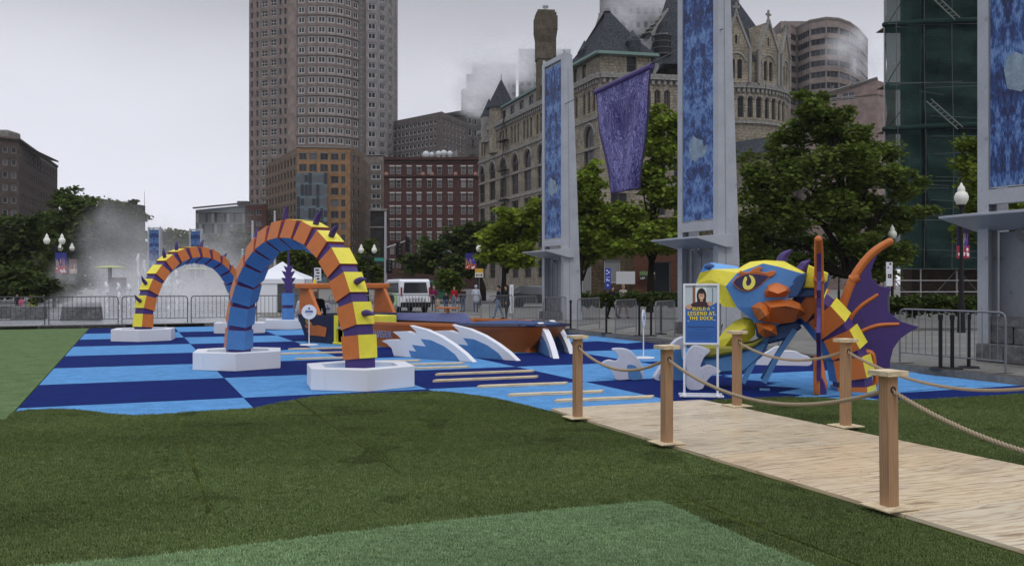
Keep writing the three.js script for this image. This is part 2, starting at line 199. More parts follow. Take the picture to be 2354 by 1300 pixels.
{ // short fibres of the turf nearest the camera
  const R = rng(91), tuft = polyGeo([0, 1, 2, 3].map((k) => { const a = k * 1.7 + 0.4, x = Math.cos(a), z = Math.sin(a), o = 0.008; return [[x * o - z * 0.002, 0, z * o + x * 0.002], [x * o + z * 0.002, 0, z * o - x * 0.002], [x * (o + 0.012), 0.010 + 0.005 * k / 3, z * (o + 0.012)]]; }));
  const fib = (label, n, inside, y, cols, seed) => { const m = new THREE.InstancedMesh(tuft, mat([1, 1, 1], 0.9), n), q = new THREE.Matrix4(), e = new THREE.Euler(), c = new THREE.Color(); let i = 0, guard = 0; while (i < n && guard++ < n * 5) { const d = 5.3 + 11 * Math.pow(R(), 1.35), x = (R() - 0.5) * d * 1.18; if (!inside(x, d)) continue; const s = 0.8 + 0.7 * R(); e.set((R() - 0.5) * 0.8, R() * 6.3, (R() - 0.5) * 0.8); q.compose(V(x, y, -d), new THREE.Quaternion().setFromEuler(e), V(s, s, s)); m.setMatrixAt(i, q); const k = cols[Math.floor(R() * cols.length)], t = (0.75 + 0.5 * R()) * (0.62 + 0.76 * fbm(x * 0.55 + 40, d * 0.9, 999, 999, 17, 4)) * (vnoise(x * 2.1 + 60, d * 2.6, 999, 999, 19) > 0.86 ? 0.72 : 1); m.setColorAt(i, c.setRGB(k[0] * t, k[1] * t, k[2] * t)); i++; } m.count = i; m.name = numbered('grass_fibres'); m.userData.kind = 'stuff'; m.userData.label = label; shadow(m); scene.add(m); };
  const uvOf = (x, d) => toUV([x, 0, -d]), patch = [[245, 1300], [510, 1272], [866, 1226], [1100, 1199], [1300, 1179], [1490, 1161], [1520, 1162], [1600, 1196], [1673, 1230], [1838, 1300], [2100, 1420], [2100, 1600], [-300, 1600], [-300, 1352]].map((p) => { const g = G(...p); return [g[0], -g[2]]; });
  const within = (poly) => (x, y) => { let c = false; for (let i = 0, j = poly.length - 1; i < poly.length; j = i++) { const [p, q] = poly[i], [e, f] = poly[j]; if ((q > y) !== (f > y) && x < (e - p) * (y - q) / (f - q) + p) c = !c; } return c; };
  const inPatch = within(patch), inTurf = within(turfEdge), onBoards = (u, v) => u < 11.2 && v > 5.2 && v < 7.74, seams = [0.55, 2.26, 4.1, 9.58, 11.6], cross = [6.1, 8.9, 10.2];
  const seam = (u, v) => seams.some((q, i) => Math.abs(v - q) < 0.022 && vnoise(u * 0.9 + i * 17, 3, 999, 9, 7) > 0.32) || cross.some((q, i) => Math.abs(u - q) < 0.02 && vnoise(v * 0.8 + i * 13, 5, 999, 9, 8) > 0.55);
  fib('short dark green turf fibres', 300000, (x, d) => { const [u, v] = uvOf(x, d); return (inTurf(u, v) || (v < -1.4 && u < 13.2 + 0.29 * (v + 1.46))) && !onBoards(u, v) && !seam(u, v) && !inPatch(x, d); }, 0.017, [[0.096, 0.140, 0.044], [0.128, 0.180, 0.062], [0.175, 0.22, 0.095], [0.080, 0.115, 0.036], [0.118, 0.145, 0.054]]);
  fib('short pale green turf fibres of the patch in the foreground', 45000, (x, d) => inPatch(x, d), 0.032, [[0.20, 0.30, 0.145], [0.25, 0.36, 0.19], [0.17, 0.25, 0.12]]);
}
{ // loose wooden planks across the carpet
  const ps = [[1271, 924, 1509, 914], [1164, 910.5, 1393, 901.5], [1094, 890.5, 1309, 882.5], [992, 877.5, 1241, 867.5], [998, 862.5, 1232, 854], [860, 851, 1082, 844.5], [850, 842, 1071, 836], [790, 834, 969, 830], [676, 826.5, 860, 821.5], [627, 815, 800, 810.5], [661, 803.5, 800, 800.5]];
  const words = ['nearest the boardwalk', 'second from the boardwalk', 'third from the boardwalk', 'nearer on the dark blue square', 'farther on the dark blue square', 'just right of the nearest white plinth', 'behind the right end of the nearest plinth', 'at the foot of the left wave board', 'left behind the front arch leg', 'longer one under the front arch', 'farthest one near the yellow gate'];
  ps.forEach((p, i) => { const a = G(p[0], p[1]), b = G(p[2], p[3]), L = Math.hypot(a[0] - b[0], a[2] - b[2]); const o = whole('wooden_plank', 'pale flat wooden plank on the blue carpet, ' + words[i], 'plank', uvm(ext([[-L / 2, -0.07], [L / 2 - 0.1, -0.07], [L / 2, 0.07], [-L / 2 + 0.1, 0.07]], 0.03, 0.004).rotateX(-Math.PI / 2)), M.plank, 'pale planks laid across the blue carpet'); o.position.set((a[0] + b[0]) / 2, 0.004, (a[2] + b[2]) / 2); o.rotation.y = Math.atan2(-(b[2] - a[2]), b[0] - a[0]); });
}

// ---------------------------------------------------------------- rope posts
{
  const post = (u, v, label, lean = 0) => {
    const t = thing('rope_post', label, 'post', W(u, v, 0.02), TH, 'square wooden posts along the boardwalk');
    part('foot_plate', uvm(rbox(0.30, 0.014, 0.30, 0.003, 0, 0.045, 0)), M.cap, t);
    part('shaft', uvm(rbox(0.098, 0.985, 0.098, 0.004, 0, 0.54, 0).rotateZ(lean)), M.timber, t);
    part('cap', uvm(rbox(0.205, 0.04, 0.205, 0.005, -lean, 1.052, 0)), M.cap, t);
    part('rope_hole', new THREE.TorusGeometry(0.02, 0.006, 6, 14).translate(-lean, 0.93, 0.05), M.black, t);
    return t;
  };
  const L = [[10.27, 5.19], [8.28, 5.24], [5.26, 5.29], [2.2, 5.3]], Rr = [[10.4, 7.71], [8.44, 7.81], [5.4, 7.84]];
  post(...L[0], 'square wooden post with flat cap, farthest on the near side of the boardwalk'); post(...L[1], 'square wooden post with flat cap just left of the poster stand'); post(...L[2], 'largest square wooden post with flat cap, leaning slightly, nearest the camera', 0.012); 
  post(...Rr[0], 'square wooden post with flat cap in front of the yellow dragon jaw'); post(...Rr[1], 'square wooden post with flat cap in front of the dragon wing');
  const rope = (p, q, sag, label) => {          // three strands twisted together
    const a = V(...W(...p, 0.95)), b = V(...W(...q, 0.95)), n = 60, L2 = a.distanceTo(b), c = [];
    for (let i = 0; i <= n; i++) { const s = i / n, o = a.clone().lerp(b, s); o.y -= sag * 4 * s * (1 - s); c.push(o); }
    const cv = new THREE.CatmullRomCurve3(c), turns = L2 / 0.085, fr = cv.computeFrenetFrames(Math.round(turns * 8)), m = Math.round(turns * 8), gs = [];
    for (let k = 0; k < 3; k++) { const pts = []; for (let i = 0; i <= m; i++) { const an = i / 8 * Math.PI * 2 + k * Math.PI * 2 / 3, o = cv.getPointAt(i / m); o.addScaledVector(fr.normals[i], Math.cos(an) * 0.0095).addScaledVector(fr.binormals[i], Math.sin(an) * 0.0095); pts.push(o); } gs.push(new THREE.TubeGeometry(new THREE.CatmullRomCurve3(pts), m, 0.0098, 5)); }
    whole('rope', label, 'rope', gs, mat([0.36, 0.29, 0.20], 0.9), 'twisted ropes hung between the posts');
  };
  rope(L[0], L[1], 0.2, 'twisted tan rope sagging between the two posts left of the poster stand'); rope(L[1], L[2], 0.27, 'twisted tan rope sagging across the foot of the poster stand to the nearest post'); rope(L[2], L[3], 0.3, 'twisted tan rope leaving the nearest post to the right'); rope(Rr[0], Rr[1], 0.18, 'twisted tan rope in front of the dragon, between the two far side posts'); rope(Rr[1], Rr[2], 0.28, 'twisted tan rope on the far side, running behind the nearest post');
}

// ---------------------------------------------------------------- sea serpent: arches, plinths, tail
const PENT = [36, 108, 180, 252, 324].map((a) => a * Math.PI / 180);     // back face between 324 and 36 degrees
const FACES = ['orange', 'blue', 'blue', 'orange', 'yellow'];            // faces that start at each corner
function prism(R, L, k0 = 1, k1 = 1, plain) {   // pentagonal block along y; "out" is +x, plane normal is z. Groups: yellow, orange, blue, rust ends
  const pt = (i, y, k) => [Math.cos(PENT[i % 5]) * R * k, y, Math.sin(PENT[i % 5]) * R * k], by = { yellow: [], orange: [], blue: [], rust: [] };
  for (let i = 0; i < 5; i++) by[FACES[i]].push([pt(i, -L / 2, k0), pt(i + 1, -L / 2, k0), pt(i + 1, L / 2, k1), pt(i, L / 2, k1)].reverse());
  by.rust.push([0, 1, 2, 3, 4].map((i) => pt(i, L / 2, k1)).reverse(), [0, 1, 2, 3, 4].map((i) => pt(i, -L / 2, k0)));
  if (plain) return polyGeo(Object.values(by).flat());
  const keys = ['yellow', 'orange', 'blue', 'rust'], gs = keys.map((k) => polyGeo(by[k])); const g = mergeGeometries(gs, true); return g;
}
const bodyMats = () => [M.yellow, M.orange, M.blue, M.rust];
const spikeGeo = merge(taper([[0.20, 0, 0], [0.30, 0.02, 0], [0.42, 0.055, 0], [0.55, 0.13, 0]], [0.05, 0.06, 0.042, 0.005], 14, 8));
function spine(t, pts, lens, R, spikes, dir, twist = 0, spots) {  // blocks along a curve in the thing's own x-y plane, purple core between them
  const cv = curve(pts), n = lens.length, core = [], geo = lens.map((l) => prism(R * 1, l, 1, 0.96));
  const frame = (s) => { const T2 = cv.getTangentAt(s), N = V(T2.y, -T2.x, 0).multiplyScalar(dir); if (twist) N.applyAxisAngle(T2, twist); return { P: cv.getPointAt(s), T2, N }; };
  const place = (o, s) => { const f = frame(s); const m = new THREE.Matrix4().makeBasis(f.N, f.T2, new THREE.Vector3().crossVectors(f.N, f.T2)); o.setRotationFromMatrix(m); o.position.copy(f.P); };
  lens.forEach((l, i) => { const o = part('body_segment', geo[i], bodyMats(), t); place(o, spots ? spots[i] : (i + 0.62) / (n + 0.35)); if (spikes.includes(i)) part('spike', spikeGeo, M.purple, o); });
  const m = n * 4, ring = (s, i) => { const f = frame(s), a = PENT[i % 5], B = new THREE.Vector3().crossVectors(f.N, f.T2); return f.P.clone().addScaledVector(f.N, Math.cos(a) * R * 0.84).addScaledVector(B, Math.sin(a) * R * 0.84).toArray(); };
  for (let k = 0; k < m; k++) for (let i = 0; i < 5; i++) core.push([ring(k / m, i), ring(k / m, i + 1), ring((k + 1) / m, i + 1), ring((k + 1) / m, i)]);
  part('neck_core', polyGeo(core), M.purple, t);
}
function plinth(x, d, label, ry) {
  const t = thing('hexagonal_plinth', label, 'plinth', [x, 0, -d], ry, 'white hexagonal plinths of the serpent'), hex = (r) => [0, 1, 2, 3, 4, 5].map((k) => [Math.cos(k * Math.PI / 3) * r, Math.sin(k * Math.PI / 3) * r]);
  part('plinth_body', uvm(ext(hex(0.985), 0.34, 0.008, 0, [hex(0.70)]).rotateX(-Math.PI / 2).translate(0, 0.01, 0)), M.white, t);
  part('dish', uvm(ext(hex(0.705), 0.02).rotateX(-Math.PI / 2).translate(0, 0.27, 0)), M.dish, t);
  part('seam', [box(0.004, 0.32, 0.006, -0.24, 0.17, 0.853)], M.waveGrey, t);
  return t;
}
{
  const base = [[-2.6, 15.6], [-5.7, 19.0], [-11.3, 28.0], [-9.62, 32.3]];
  const off = -16 * Math.PI / 180;
  plinth(...base[0], 'nearest white hexagonal plinth under the yellow leg of the front arch', 0.04 + off);
  plinth(...base[1], 'white hexagonal plinth under the blue leg of the front arch', off); plinth(...base[2], 'white hexagonal plinth under the yellow leg of the far arch', off); plinth(...base[3], 'white plinth mostly hidden behind the blue leg of the front arch', off); plinth(-8.62, 35.2, 'white plinth under the small blue tail stump', off);
  const a = 2.32, b = 2.42, pts = []; for (let i = 0; i <= 40; i++) { const q = i / 40 * Math.PI, c = Math.cos(q), s = Math.sin(q); pts.push([-a * Math.sign(c) * Math.pow(Math.abs(c), 0.94), 0.27 + b * Math.pow(s, 0.94), 0]); }
  const arch = (p, q, label) => { const t = thing('serpent_arch', label, 'sculpture', [(p[0] + q[0]) / 2, 0, -(p[1] + q[1]) / 2], Math.atan2(q[1] - p[1], q[0] - p[0]), 'striped arches of the serpent'); return t; };
  const one = arch(base[1], base[0], 'front striped serpent arch of orange, yellow and blue blocks, the taller in view');
  spine(one, pts, Array(14).fill(0.395), 0.315, [4, 6, 8, 9, 11, 12], -1);
  const two = arch(base[2], base[3], 'far striped serpent arch standing in front of the mist'); spine(two, pts, Array(14).fill(0.395), 0.315, [1, 2, 4, 5, 7, 9], -1);
  const tail = thing('serpent_tail', 'blue tail stump of the serpent with a spiky purple fin on top', 'sculpture', [-8.62, 0, -35.2], 0.3);
  [0.55, 1.13].forEach((y) => part('body_segment', prism(0.25, 0.46), [M.blue, M.blue, M.blue, M.rust], tail, [0, y, 0], -1.2));
  part('neck_core', prism(0.205, 1.15, 1, 1, true).translate(0, 0.85, 0), M.purple, tail);
  part('tail_fin', ext([[-0.08, 1.4], [-0.30, 1.62], [-0.13, 1.66], [-0.38, 1.95], [-0.15, 1.95], [-0.36, 2.22], [-0.12, 2.18], [-0.26, 2.42], [-0.07, 2.36], [-0.03, 3.0], [0, 3.1], [0.03, 3.0], [0.07, 2.36], [0.26, 2.42], [0.12, 2.18], [0.36, 2.22], [0.15, 1.95], [0.38, 1.95], [0.13, 1.66], [0.30, 1.62], [0.08, 1.4]].map((q) => [q[0] * 0.72, q[1]]), 0.12, 0.02, -0.06), M.purple, tail);
}
// ---------------------------------------------------------------- dragon head with neck and wings
{
  const lx = (zx) => (zx - 590.8) * 0.00237, ly = (zy) => 2.836 - 0.002451 * zy, D = (x, y, z = 0) => [lx(x), ly(y), z], P2 = (l) => l.map((p) => [lx(p[0]), ly(p[1])]);
  const t = thing('dragon_head', 'blue and yellow faceted sea dragon head with orange fins, curved neck and purple wings', 'sculpture', [4.147, 0, -15.2], -0.266);
  const flip = (l) => l.map((f) => f.map((p) => [p[0], p[1], -p[2]]));
  const both = (l) => [...l, ...flip(l)], strip = (l) => l.slice(1).map((p, i) => [l[i], p, [p[0], p[1], -p[2]], [l[i][0], l[i][1], -l[i][2]]]);
  const N = (a) => a.map((p) => D(...p));
  // upper head
  const snout = [N([[150, 445, .20], [176, 374, .26], [265, 350, .29], [250, 420, .34]]), N([[265, 350, .29], [440, 346, .25], [432, 376, .42], [355, 465, .47], [250, 420, .34]]), N([[250, 420, .34], [355, 465, .47], [345, 602, .40], [285, 555, .36]]), N([[150, 445, .20], [250, 420, .34], [285, 555, .36], [170, 505, .26]]), N([[355, 465, .47], [432, 605, .47], [410, 606, .42], [345, 602, .40]])];
  const brow = [N([[440, 346, .25], [480, 320, .22], [520, 300, .20], [605, 314, .45], [432, 376, .42]]), N([[520, 300, .20], [620, 290, .20], [745, 298, .22], [700, 335, .46], [605, 314, .45]]), N([[745, 298, .22], [880, 374, .30], [868, 384, .48], [700, 335, .46]])];
  const cheek = [N([[355, 465, .47], [432, 376, .42], [605, 314, .45], [590, 450, .50], [432, 605, .47]]), N([[605, 314, .45], [700, 335, .46], [868, 384, .48], [780, 470, .51], [590, 450, .50]]), N([[590, 450, .50], [780, 470, .51], [765, 560, .52], [600, 605, .50]]), N([[432, 605, .47], [590, 450, .50], [600, 605, .50], [548, 702, .44]]), N([[600, 605, .50], [765, 560, .52], [800, 660, .46], [690, 730, .42], [548, 702, .44]])];
  const nose = [N([[145, 445, .18], [205, 316, .17], [250, 303, .15], [265, 350, .29], [176, 374, .26], [150, 445, .20]]), N([[250, 303, .15], [440, 331, .15], [440, 346, .25], [265, 350, .29]])];
  part('snout', polyGeo(both(snout).concat(strip(N([[265, 350, .27], [440, 346, .23]])))), M.yellow, t);
  part('brow_ridge', polyGeo([...both(brow), ...strip(N([[440, 331, .15], [480, 320, .22], [520, 300, .20], [620, 290, .20], [745, 298, .22], [880, 374, .30]]))]), M.yellow, t);
  part('cheek_panel', polyGeo([...both(cheek), ...strip(N([[880, 374, .30], [868, 384, .48], [885, 480, .40], [800, 560, .46], [690, 730, .42]]))]), M.blue, t);
  part('nose', polyGeo([...both(nose), ...strip(N([[150, 445, .20], [145, 445, .18], [205, 316, .17], [250, 303, .15], [440, 331, .15]]))]), M.skyBlue, t);
  part('palate', polyGeo(strip(N([[150, 445, .20], [170, 505, .26], [285, 555, .36], [345, 602, .40], [410, 606, .42], [432, 605, .47], [548, 702, .44], [690, 730, .42]]))), M.navyBlue, t);
  part('nostril', new THREE.SphereGeometry(1, 12, 8).scale(0.085, 0.05, 0.03).rotateZ(0.1).translate(...D(240, 332, 0.235)), M.navyBlue, t); part('nostril', new THREE.SphereGeometry(1, 12, 8).scale(0.085, 0.05, 0.03).translate(...D(240, 332, -0.235)), M.navyBlue, t);
  const almond = smooth(P2([[413, 438], [440, 408], [490, 388], [560, 385], [610, 392], [637, 402], [610, 430], [560, 470], [510, 488], [470, 486], [440, 470]]), 50);
  for (const s of [1, -1]) {
    const eye = part('eye', ext(almond, 0.02, 0.004, 0).translate(0, 0, 0.505).scale(1, 1, s), M.deepPurple, t);
    part('iris', ext(smooth(P2([[510, 392], [535, 398], [552, 425], [550, 455], [530, 480], [505, 488], [480, 480], [470, 450], [478, 415], [490, 400], [500, 415], [492, 440], [500, 462], [518, 455], [528, 430], [520, 408]]), 70), 0.014, 0.002, 0.526).scale(1, 1, s), mat([0.85, 0.76, 0.14], 0.5), eye);
    part('eyelid_outline', ext(smooth(P2([[405, 438], [436, 402], [490, 381], [560, 378], [612, 386], [645, 400], [612, 436], [560, 477], [510, 496], [468, 494], [436, 478]]), 50), 0.014, 0.002, 0.497).scale(1, 1, s), M.orange, eye);
    part('eyebrow', ext(smooth(P2([[440, 384], [452, 364], [470, 364], [485, 372], [520, 366], [535, 352], [570, 338], [592, 336], [598, 348], [585, 366], [620, 374], [645, 368], [672, 362], [686, 370], [680, 386], [655, 402], [600, 384], [540, 380], [480, 386]]), 90), 0.05, 0.008, 0.462).scale(1, 1, s), M.orange, t);
  }
  const fin = (o, ridges, z0) => { const c = ridges.map((r) => D(...r)), faces = []; const pts = o.map((p) => D(p[0], p[1], z0)); for (let i = 0; i < pts.length; i++) { const a = pts[i], b = pts[(i + 1) % pts.length], m = [(a[0] + b[0]) / 2, (a[1] + b[1]) / 2]; const near = (q) => c.reduce((x, y) => (Math.hypot(x[0] - q[0], x[1] - q[1]) < Math.hypot(y[0] - q[0], y[1] - q[1]) ? x : y)); const ca = near(a), cb = near(b); faces.push(ca === cb ? [a, b, ca] : [a, b, cb, ca]); } if (c.length > 2) faces.push(c); faces.push(pts.map((p) => [p[0], p[1], z0 - 0.05]).reverse()); return polyGeo(faces); };
  part('cheek_fin', fin([[605, 505], [636, 452], [690, 434], [735, 448], [772, 464], [786, 500], [757, 548], [615, 546]], [[640, 492, .70], [700, 512, .80], [752, 492, .68]], .47), M.orange, t);
  part('cheek_fin', fin([[600, 560], [700, 543], [785, 549], [845, 576], [884, 640], [805, 698], [715, 712], [640, 700], [620, 620]], [[655, 602, .72], [750, 590, .79], [838, 612, .66]], .47), M.orange, t);
  part('cheek_fin', fin([[526, 600], [575, 566], [640, 578], [668, 628], [655, 702], [575, 690], [545, 652]], [[585, 606, .76], [622, 655, .84]], .49), M.orange, t);
  part('cheek_fin', fin([[555, 705], [600, 698], [640, 700], [690, 720], [700, 790], [650, 795], [610, 805], [575, 775]], [[610, 740, .60], [655, 755, .66]], .42), M.orange, t);
  part('cheek_fin', polyGeo([N([[1000, 545, -.5], [1030, 468, -.62], [1075, 495, -.6], [1020, 550, -.5]]), N([[985, 545, -.5], [1050, 545, -.62], [1125, 572, -.6], [1110, 650, -.55], [1040, 640, -.5]])]), M.rust, t);
  // back of the head
  part('head_crest', ext(P2([[774, 455], [795, 425], [825, 392], [884, 374], [882, 425], [857, 486], [827, 535], [765, 545]]), 0.96, 0.02, -0.48), M.navyBlue, t);
  part('nape_plate', ext(P2([[886, 400], [903, 325], [1028, 378], [1020, 430], [960, 478], [863, 476]]), 0.76, 0.02, -0.38), M.yellow, t);
  part('nape_side', ext(P2([[1016, 372], [1037, 392], [1030, 450], [1000, 530], [800, 540], [860, 480], [955, 480], [1008, 430]]), 0.70, 0.02, -0.35), M.navyBlue, t);
  for (const [a, b, c] of [[[720, 318], [742, 262], [788, 226]], [[862, 358], [878, 325], [912, 294]]]) part('horn', taper([D(...a, .12), D(...b, .13), D(...c, .15)], [0.10, 0.07, 0.02], 12, 8), M.purple, t);
  part('horn', taper([D(730, 315, -.14), D(752, 262, -.15), D(796, 226, -.16)], [0.09, 0.065, 0.02], 12, 8), M.purple, t);
  // lower jaw resting low, with a blue chin
  const jaw = P2([[205, 905], [300, 822], [345, 762], [400, 712], [470, 680], [525, 690], [553, 735], [550, 792], [510, 832], [420, 862], [330, 892], [230, 935]]);
  part('lower_jaw', ext(jaw, 0.46, 0.16, -0.23), paint([0.74, 0.66, 0.05]), t);
  part('jaw_lip', ext(P2([[170, 880], [260, 862], [420, 866], [540, 840], [620, 800], [560, 860], [420, 910], [260, 940], [190, 935]]), 0.80, 0.04, -0.40), M.olive, t);
  part('chin', ext(P2([[190, 955], [300, 938], [480, 890], [620, 820], [640, 850], [600, 930], [480, 1040], [300, 1055], [205, 1030]]), 0.62, 0.04, -0.31), M.waveBlue, t);
  part('throat', ext(P2([[548, 700], [690, 720], [830, 690], [860, 740], [760, 820], [640, 850], [560, 800]]), 0.60, 0.04, -0.36), M.navyBlue, t);
  for (const [a, b, z] of [[[630, 800], [468, 1112], .3], [[815, 750], [680, 955], .3], [[690, 945], [610, 1105], .32], [[810, 760], [600, 1110], -.32]]) part('strut', bar(D(...a, z), D(...b, z), 0.085, 0.06), M.waveBlue, t);
  part('strut_foot', box(0.16, 0.02, 0.2, lx(615), 0.016, .3), M.waveBlue, t);
  // neck
  spine(t, [[1205, 1235, -.05], [1194, 1080, -.05], [1165, 940, -.05], [1110, 812, -.04], [1010, 672, -.02], [890, 575, 0], [820, 540, 0]].map((p) => D(...p)), [0.20, 0.34, 0.34, 0.34, 0.24], 0.385, [], 1, -0.42, [0.085, 0.275, 0.485, 0.70, 0.885]);
  // wings
  const wing = (g) => {
    const w = part('wing', ext(P2([[1105, 720], [1130, 640], [1152, 560], [1215, 420], [1300, 300], [1400, 200], [1352, 300], [1332, 362], [1340, 420], [1385, 462], [1465, 480], [1440, 530], [1434, 590], [1450, 640], [1520, 698], [1640, 735], [1585, 768], [1520, 815], [1475, 885], [1457, 960], [1452, 1045], [1330, 1045], [1230, 1000], [1180, 900], [1120, 800]]), 0.05, 0.006), M.purple, g);
    part('wing_arm', taper([D(1112, 760, .03), D(1128, 660, .03), D(1160, 555, .03), D(1218, 412, .03), D(1300, 288, .03), D(1375, 215, .03), D(1455, 165, .03)], [.06, .075, .075, .075, .07, .07, .06], 30, 12), M.orange, w);
    part('wing_joint', rod(D(1200, 425, .03), D(1250, 400, .03), 0.085, 0.085, 12), M.orange, w);
    part('wing_rib', taper([D(1180, 735, .05), D(1205, 670, .05), D(1265, 600, .05), D(1370, 525, .05)], [.03, .035, .035, .03]), M.orange, w); part('wing_rib', taper([D(1205, 815, .05), D(1270, 770, .05), D(1370, 730, .05), D(1505, 718, .05)], [.03, .035, .035, .03]), M.orange, w);
    part('wing_bracket', taper([D(1235, 922, .06), D(1330, 915, .06), D(1350, 1000, .06), D(1362, 1100, .06), D(1340, 1140, .06), D(1280, 1142, .06)], [.05, .05, .05, .05, .05, .05], 30, 8), M.orange, w);
    return w;
  };
  part('wing_foot', taper([D(976, 950, .55), D(974, 1040, .56), D(972, 1110, .58), D(972, 1160, .58)], [.035, .07, .105, .09], 16, 12), M.orange, t); part('wing_foot_blade', ext(smooth(P2([[972, 1040], [1000, 1090], [1008, 1150], [985, 1182], [958, 1182], [936, 1150], [946, 1090]]), 40), 0.12, 0.02, 0.6), M.purple, t);
  const right = wing(t); right.position.z = -0.42;
  const left = right.clone(); t.add(left); const ang = -Math.PI / 2 - 0.075, ox = lx(1120); left.rotation.y = ang; left.position.set(lx(985) - ox * Math.cos(ang), -0.02, 0.30 + ox * Math.sin(ang));
}
// ---------------------------------------------------------------- wave boards
const waveShape = (k) => [[1660, 850], [1600, 790], [1520, 730], [1420, 670], [1310, 625], [1180, 598], [1225, 640], [1245, 672], [1160, 645], [1040, 655], [1090, 690], [1120, 726], [1060, 715], [1000, 720], [945, 735], [990, 755], [1030, 790], [1050, 850]].map((p) => [(p[0] - 1000) * 0.00426, (850 - p[1]) * 0.00297 * k]);
const wavePatch = (k) => [[1565, 848], [1530, 800], [1450, 745], [1350, 704], [1270, 699], [1310, 756], [1200, 750], [1236, 800], [1175, 796], [1195, 848]].map((p) => [(p[0] - 1000) * 0.00426, (850 - p[1]) * 0.00297 * k]);
{
  const base = thing('wave_board', 'white and blue wave cut-out, left one in front of the orange boat hull', 'wave board', [0, 0.004, 0], 0, 'white wave cut-outs round the boat');
  part('board', ext(waveShape(1), 0.13, 0.006, -0.065), M.white, base);
  part('water_face', ext(wavePatch(1), 0.012, 0, 0.066), M.waveBlue, base); part('water_face', ext(wavePatch(1), 0.012, 0, -0.078), M.waveBlue, base);
  const e = [0.756, -0.654], L = 660 * 0.00426, put = (o, tip, ang) => { const p = G(...tip); o.rotation.y = ang; o.position.set(p[0] - Math.cos(ang) * L, 0.004, p[2] + Math.sin(ang) * L); };
  put(base, [1092, 832], -0.713);
  put(copyOf(base, 'white and blue wave cut-out, right one in front of the orange boat hull'), [1193, 829], -0.713);
  put(copyOf(base, 'white wave cut-out seen almost edge-on at the boat bow, nearer one'), [1279, 824], -1.42);
  put(copyOf(base, 'white wave cut-out seen almost edge-on beyond the boat bow, farther one'), [1316, 813], -1.36);
}
{
  const at = (zx, zy) => [1250 + zx / 3.249, 560 + zy / 3.249];
  const board = (label, cx, cy, pts, patch, z, ry, m = M.waveGrey) => { const p = at(cx, cy), g = G(...p), k = -g[2] / F / 3.249, t = thing('wave_board', label, 'wave board', [g[0], 0.012, g[2]], ry, 'small wave cut-outs round the dragon'), f = (l) => smooth(l.map((q) => [(q[0] - cx) * k, Math.max(0, (cy - q[1]) * k)]), 90); part('board', ext(f(pts), 0.16, 0.008, -0.08), m, t); if (patch) part('water_face', ext(f(patch), 0.014, 0, 0.082), M.waveBlue, t); return t; };
  board('small pale wave cut-out with two curled tips between the two left posts', 620, 1015, [[540, 1015], [520, 975], [480, 935], [425, 905], [480, 872], [540, 878], [560, 855], [540, 815], [508, 790], [580, 784], [640, 798], [685, 840], [720, 885], [745, 950], [740, 1008], [640, 1014]], [[625, 908], [680, 912], [735, 990], [725, 1008], [640, 1010], [630, 960]], 0, -0.1);
  board('pale wave cut-out with two tips behind the poster stand', 1100, 1085, [[1075, 1083], [1070, 960], [1060, 860], [1090, 790], [1120, 765], [1190, 775], [1240, 800], [1195, 850], [1170, 925], [1225, 905], [1280, 925], [1315, 955], [1250, 985], [1205, 1040], [1180, 1084]], null, 0, -0.15);
  board('blue and white wave cut-out just left of the poster stand', 930, 1015, [[820, 1012], [850, 945], [885, 890], [905, 820], [940, 770], [990, 720], [1050, 700], [1060, 790], [1030, 860], [1060, 920], [1090, 950], [1085, 1012]], [[850, 1008], [885, 930], [920, 870], [960, 800], [1010, 780], [1025, 850], [1060, 925], [1075, 1008]], 0, 0.1);
  board('long low white wave cut-out behind the dragon struts', 1800, 905, [[1560, 900], [1585, 860], [1640, 832], [1690, 800], [1740, 772], [1790, 776], [1740, 806], [1820, 800], [1880, 806], [1930, 830], [1980, 850], [1990, 900]], null, 0, -0.2, M.white);
}

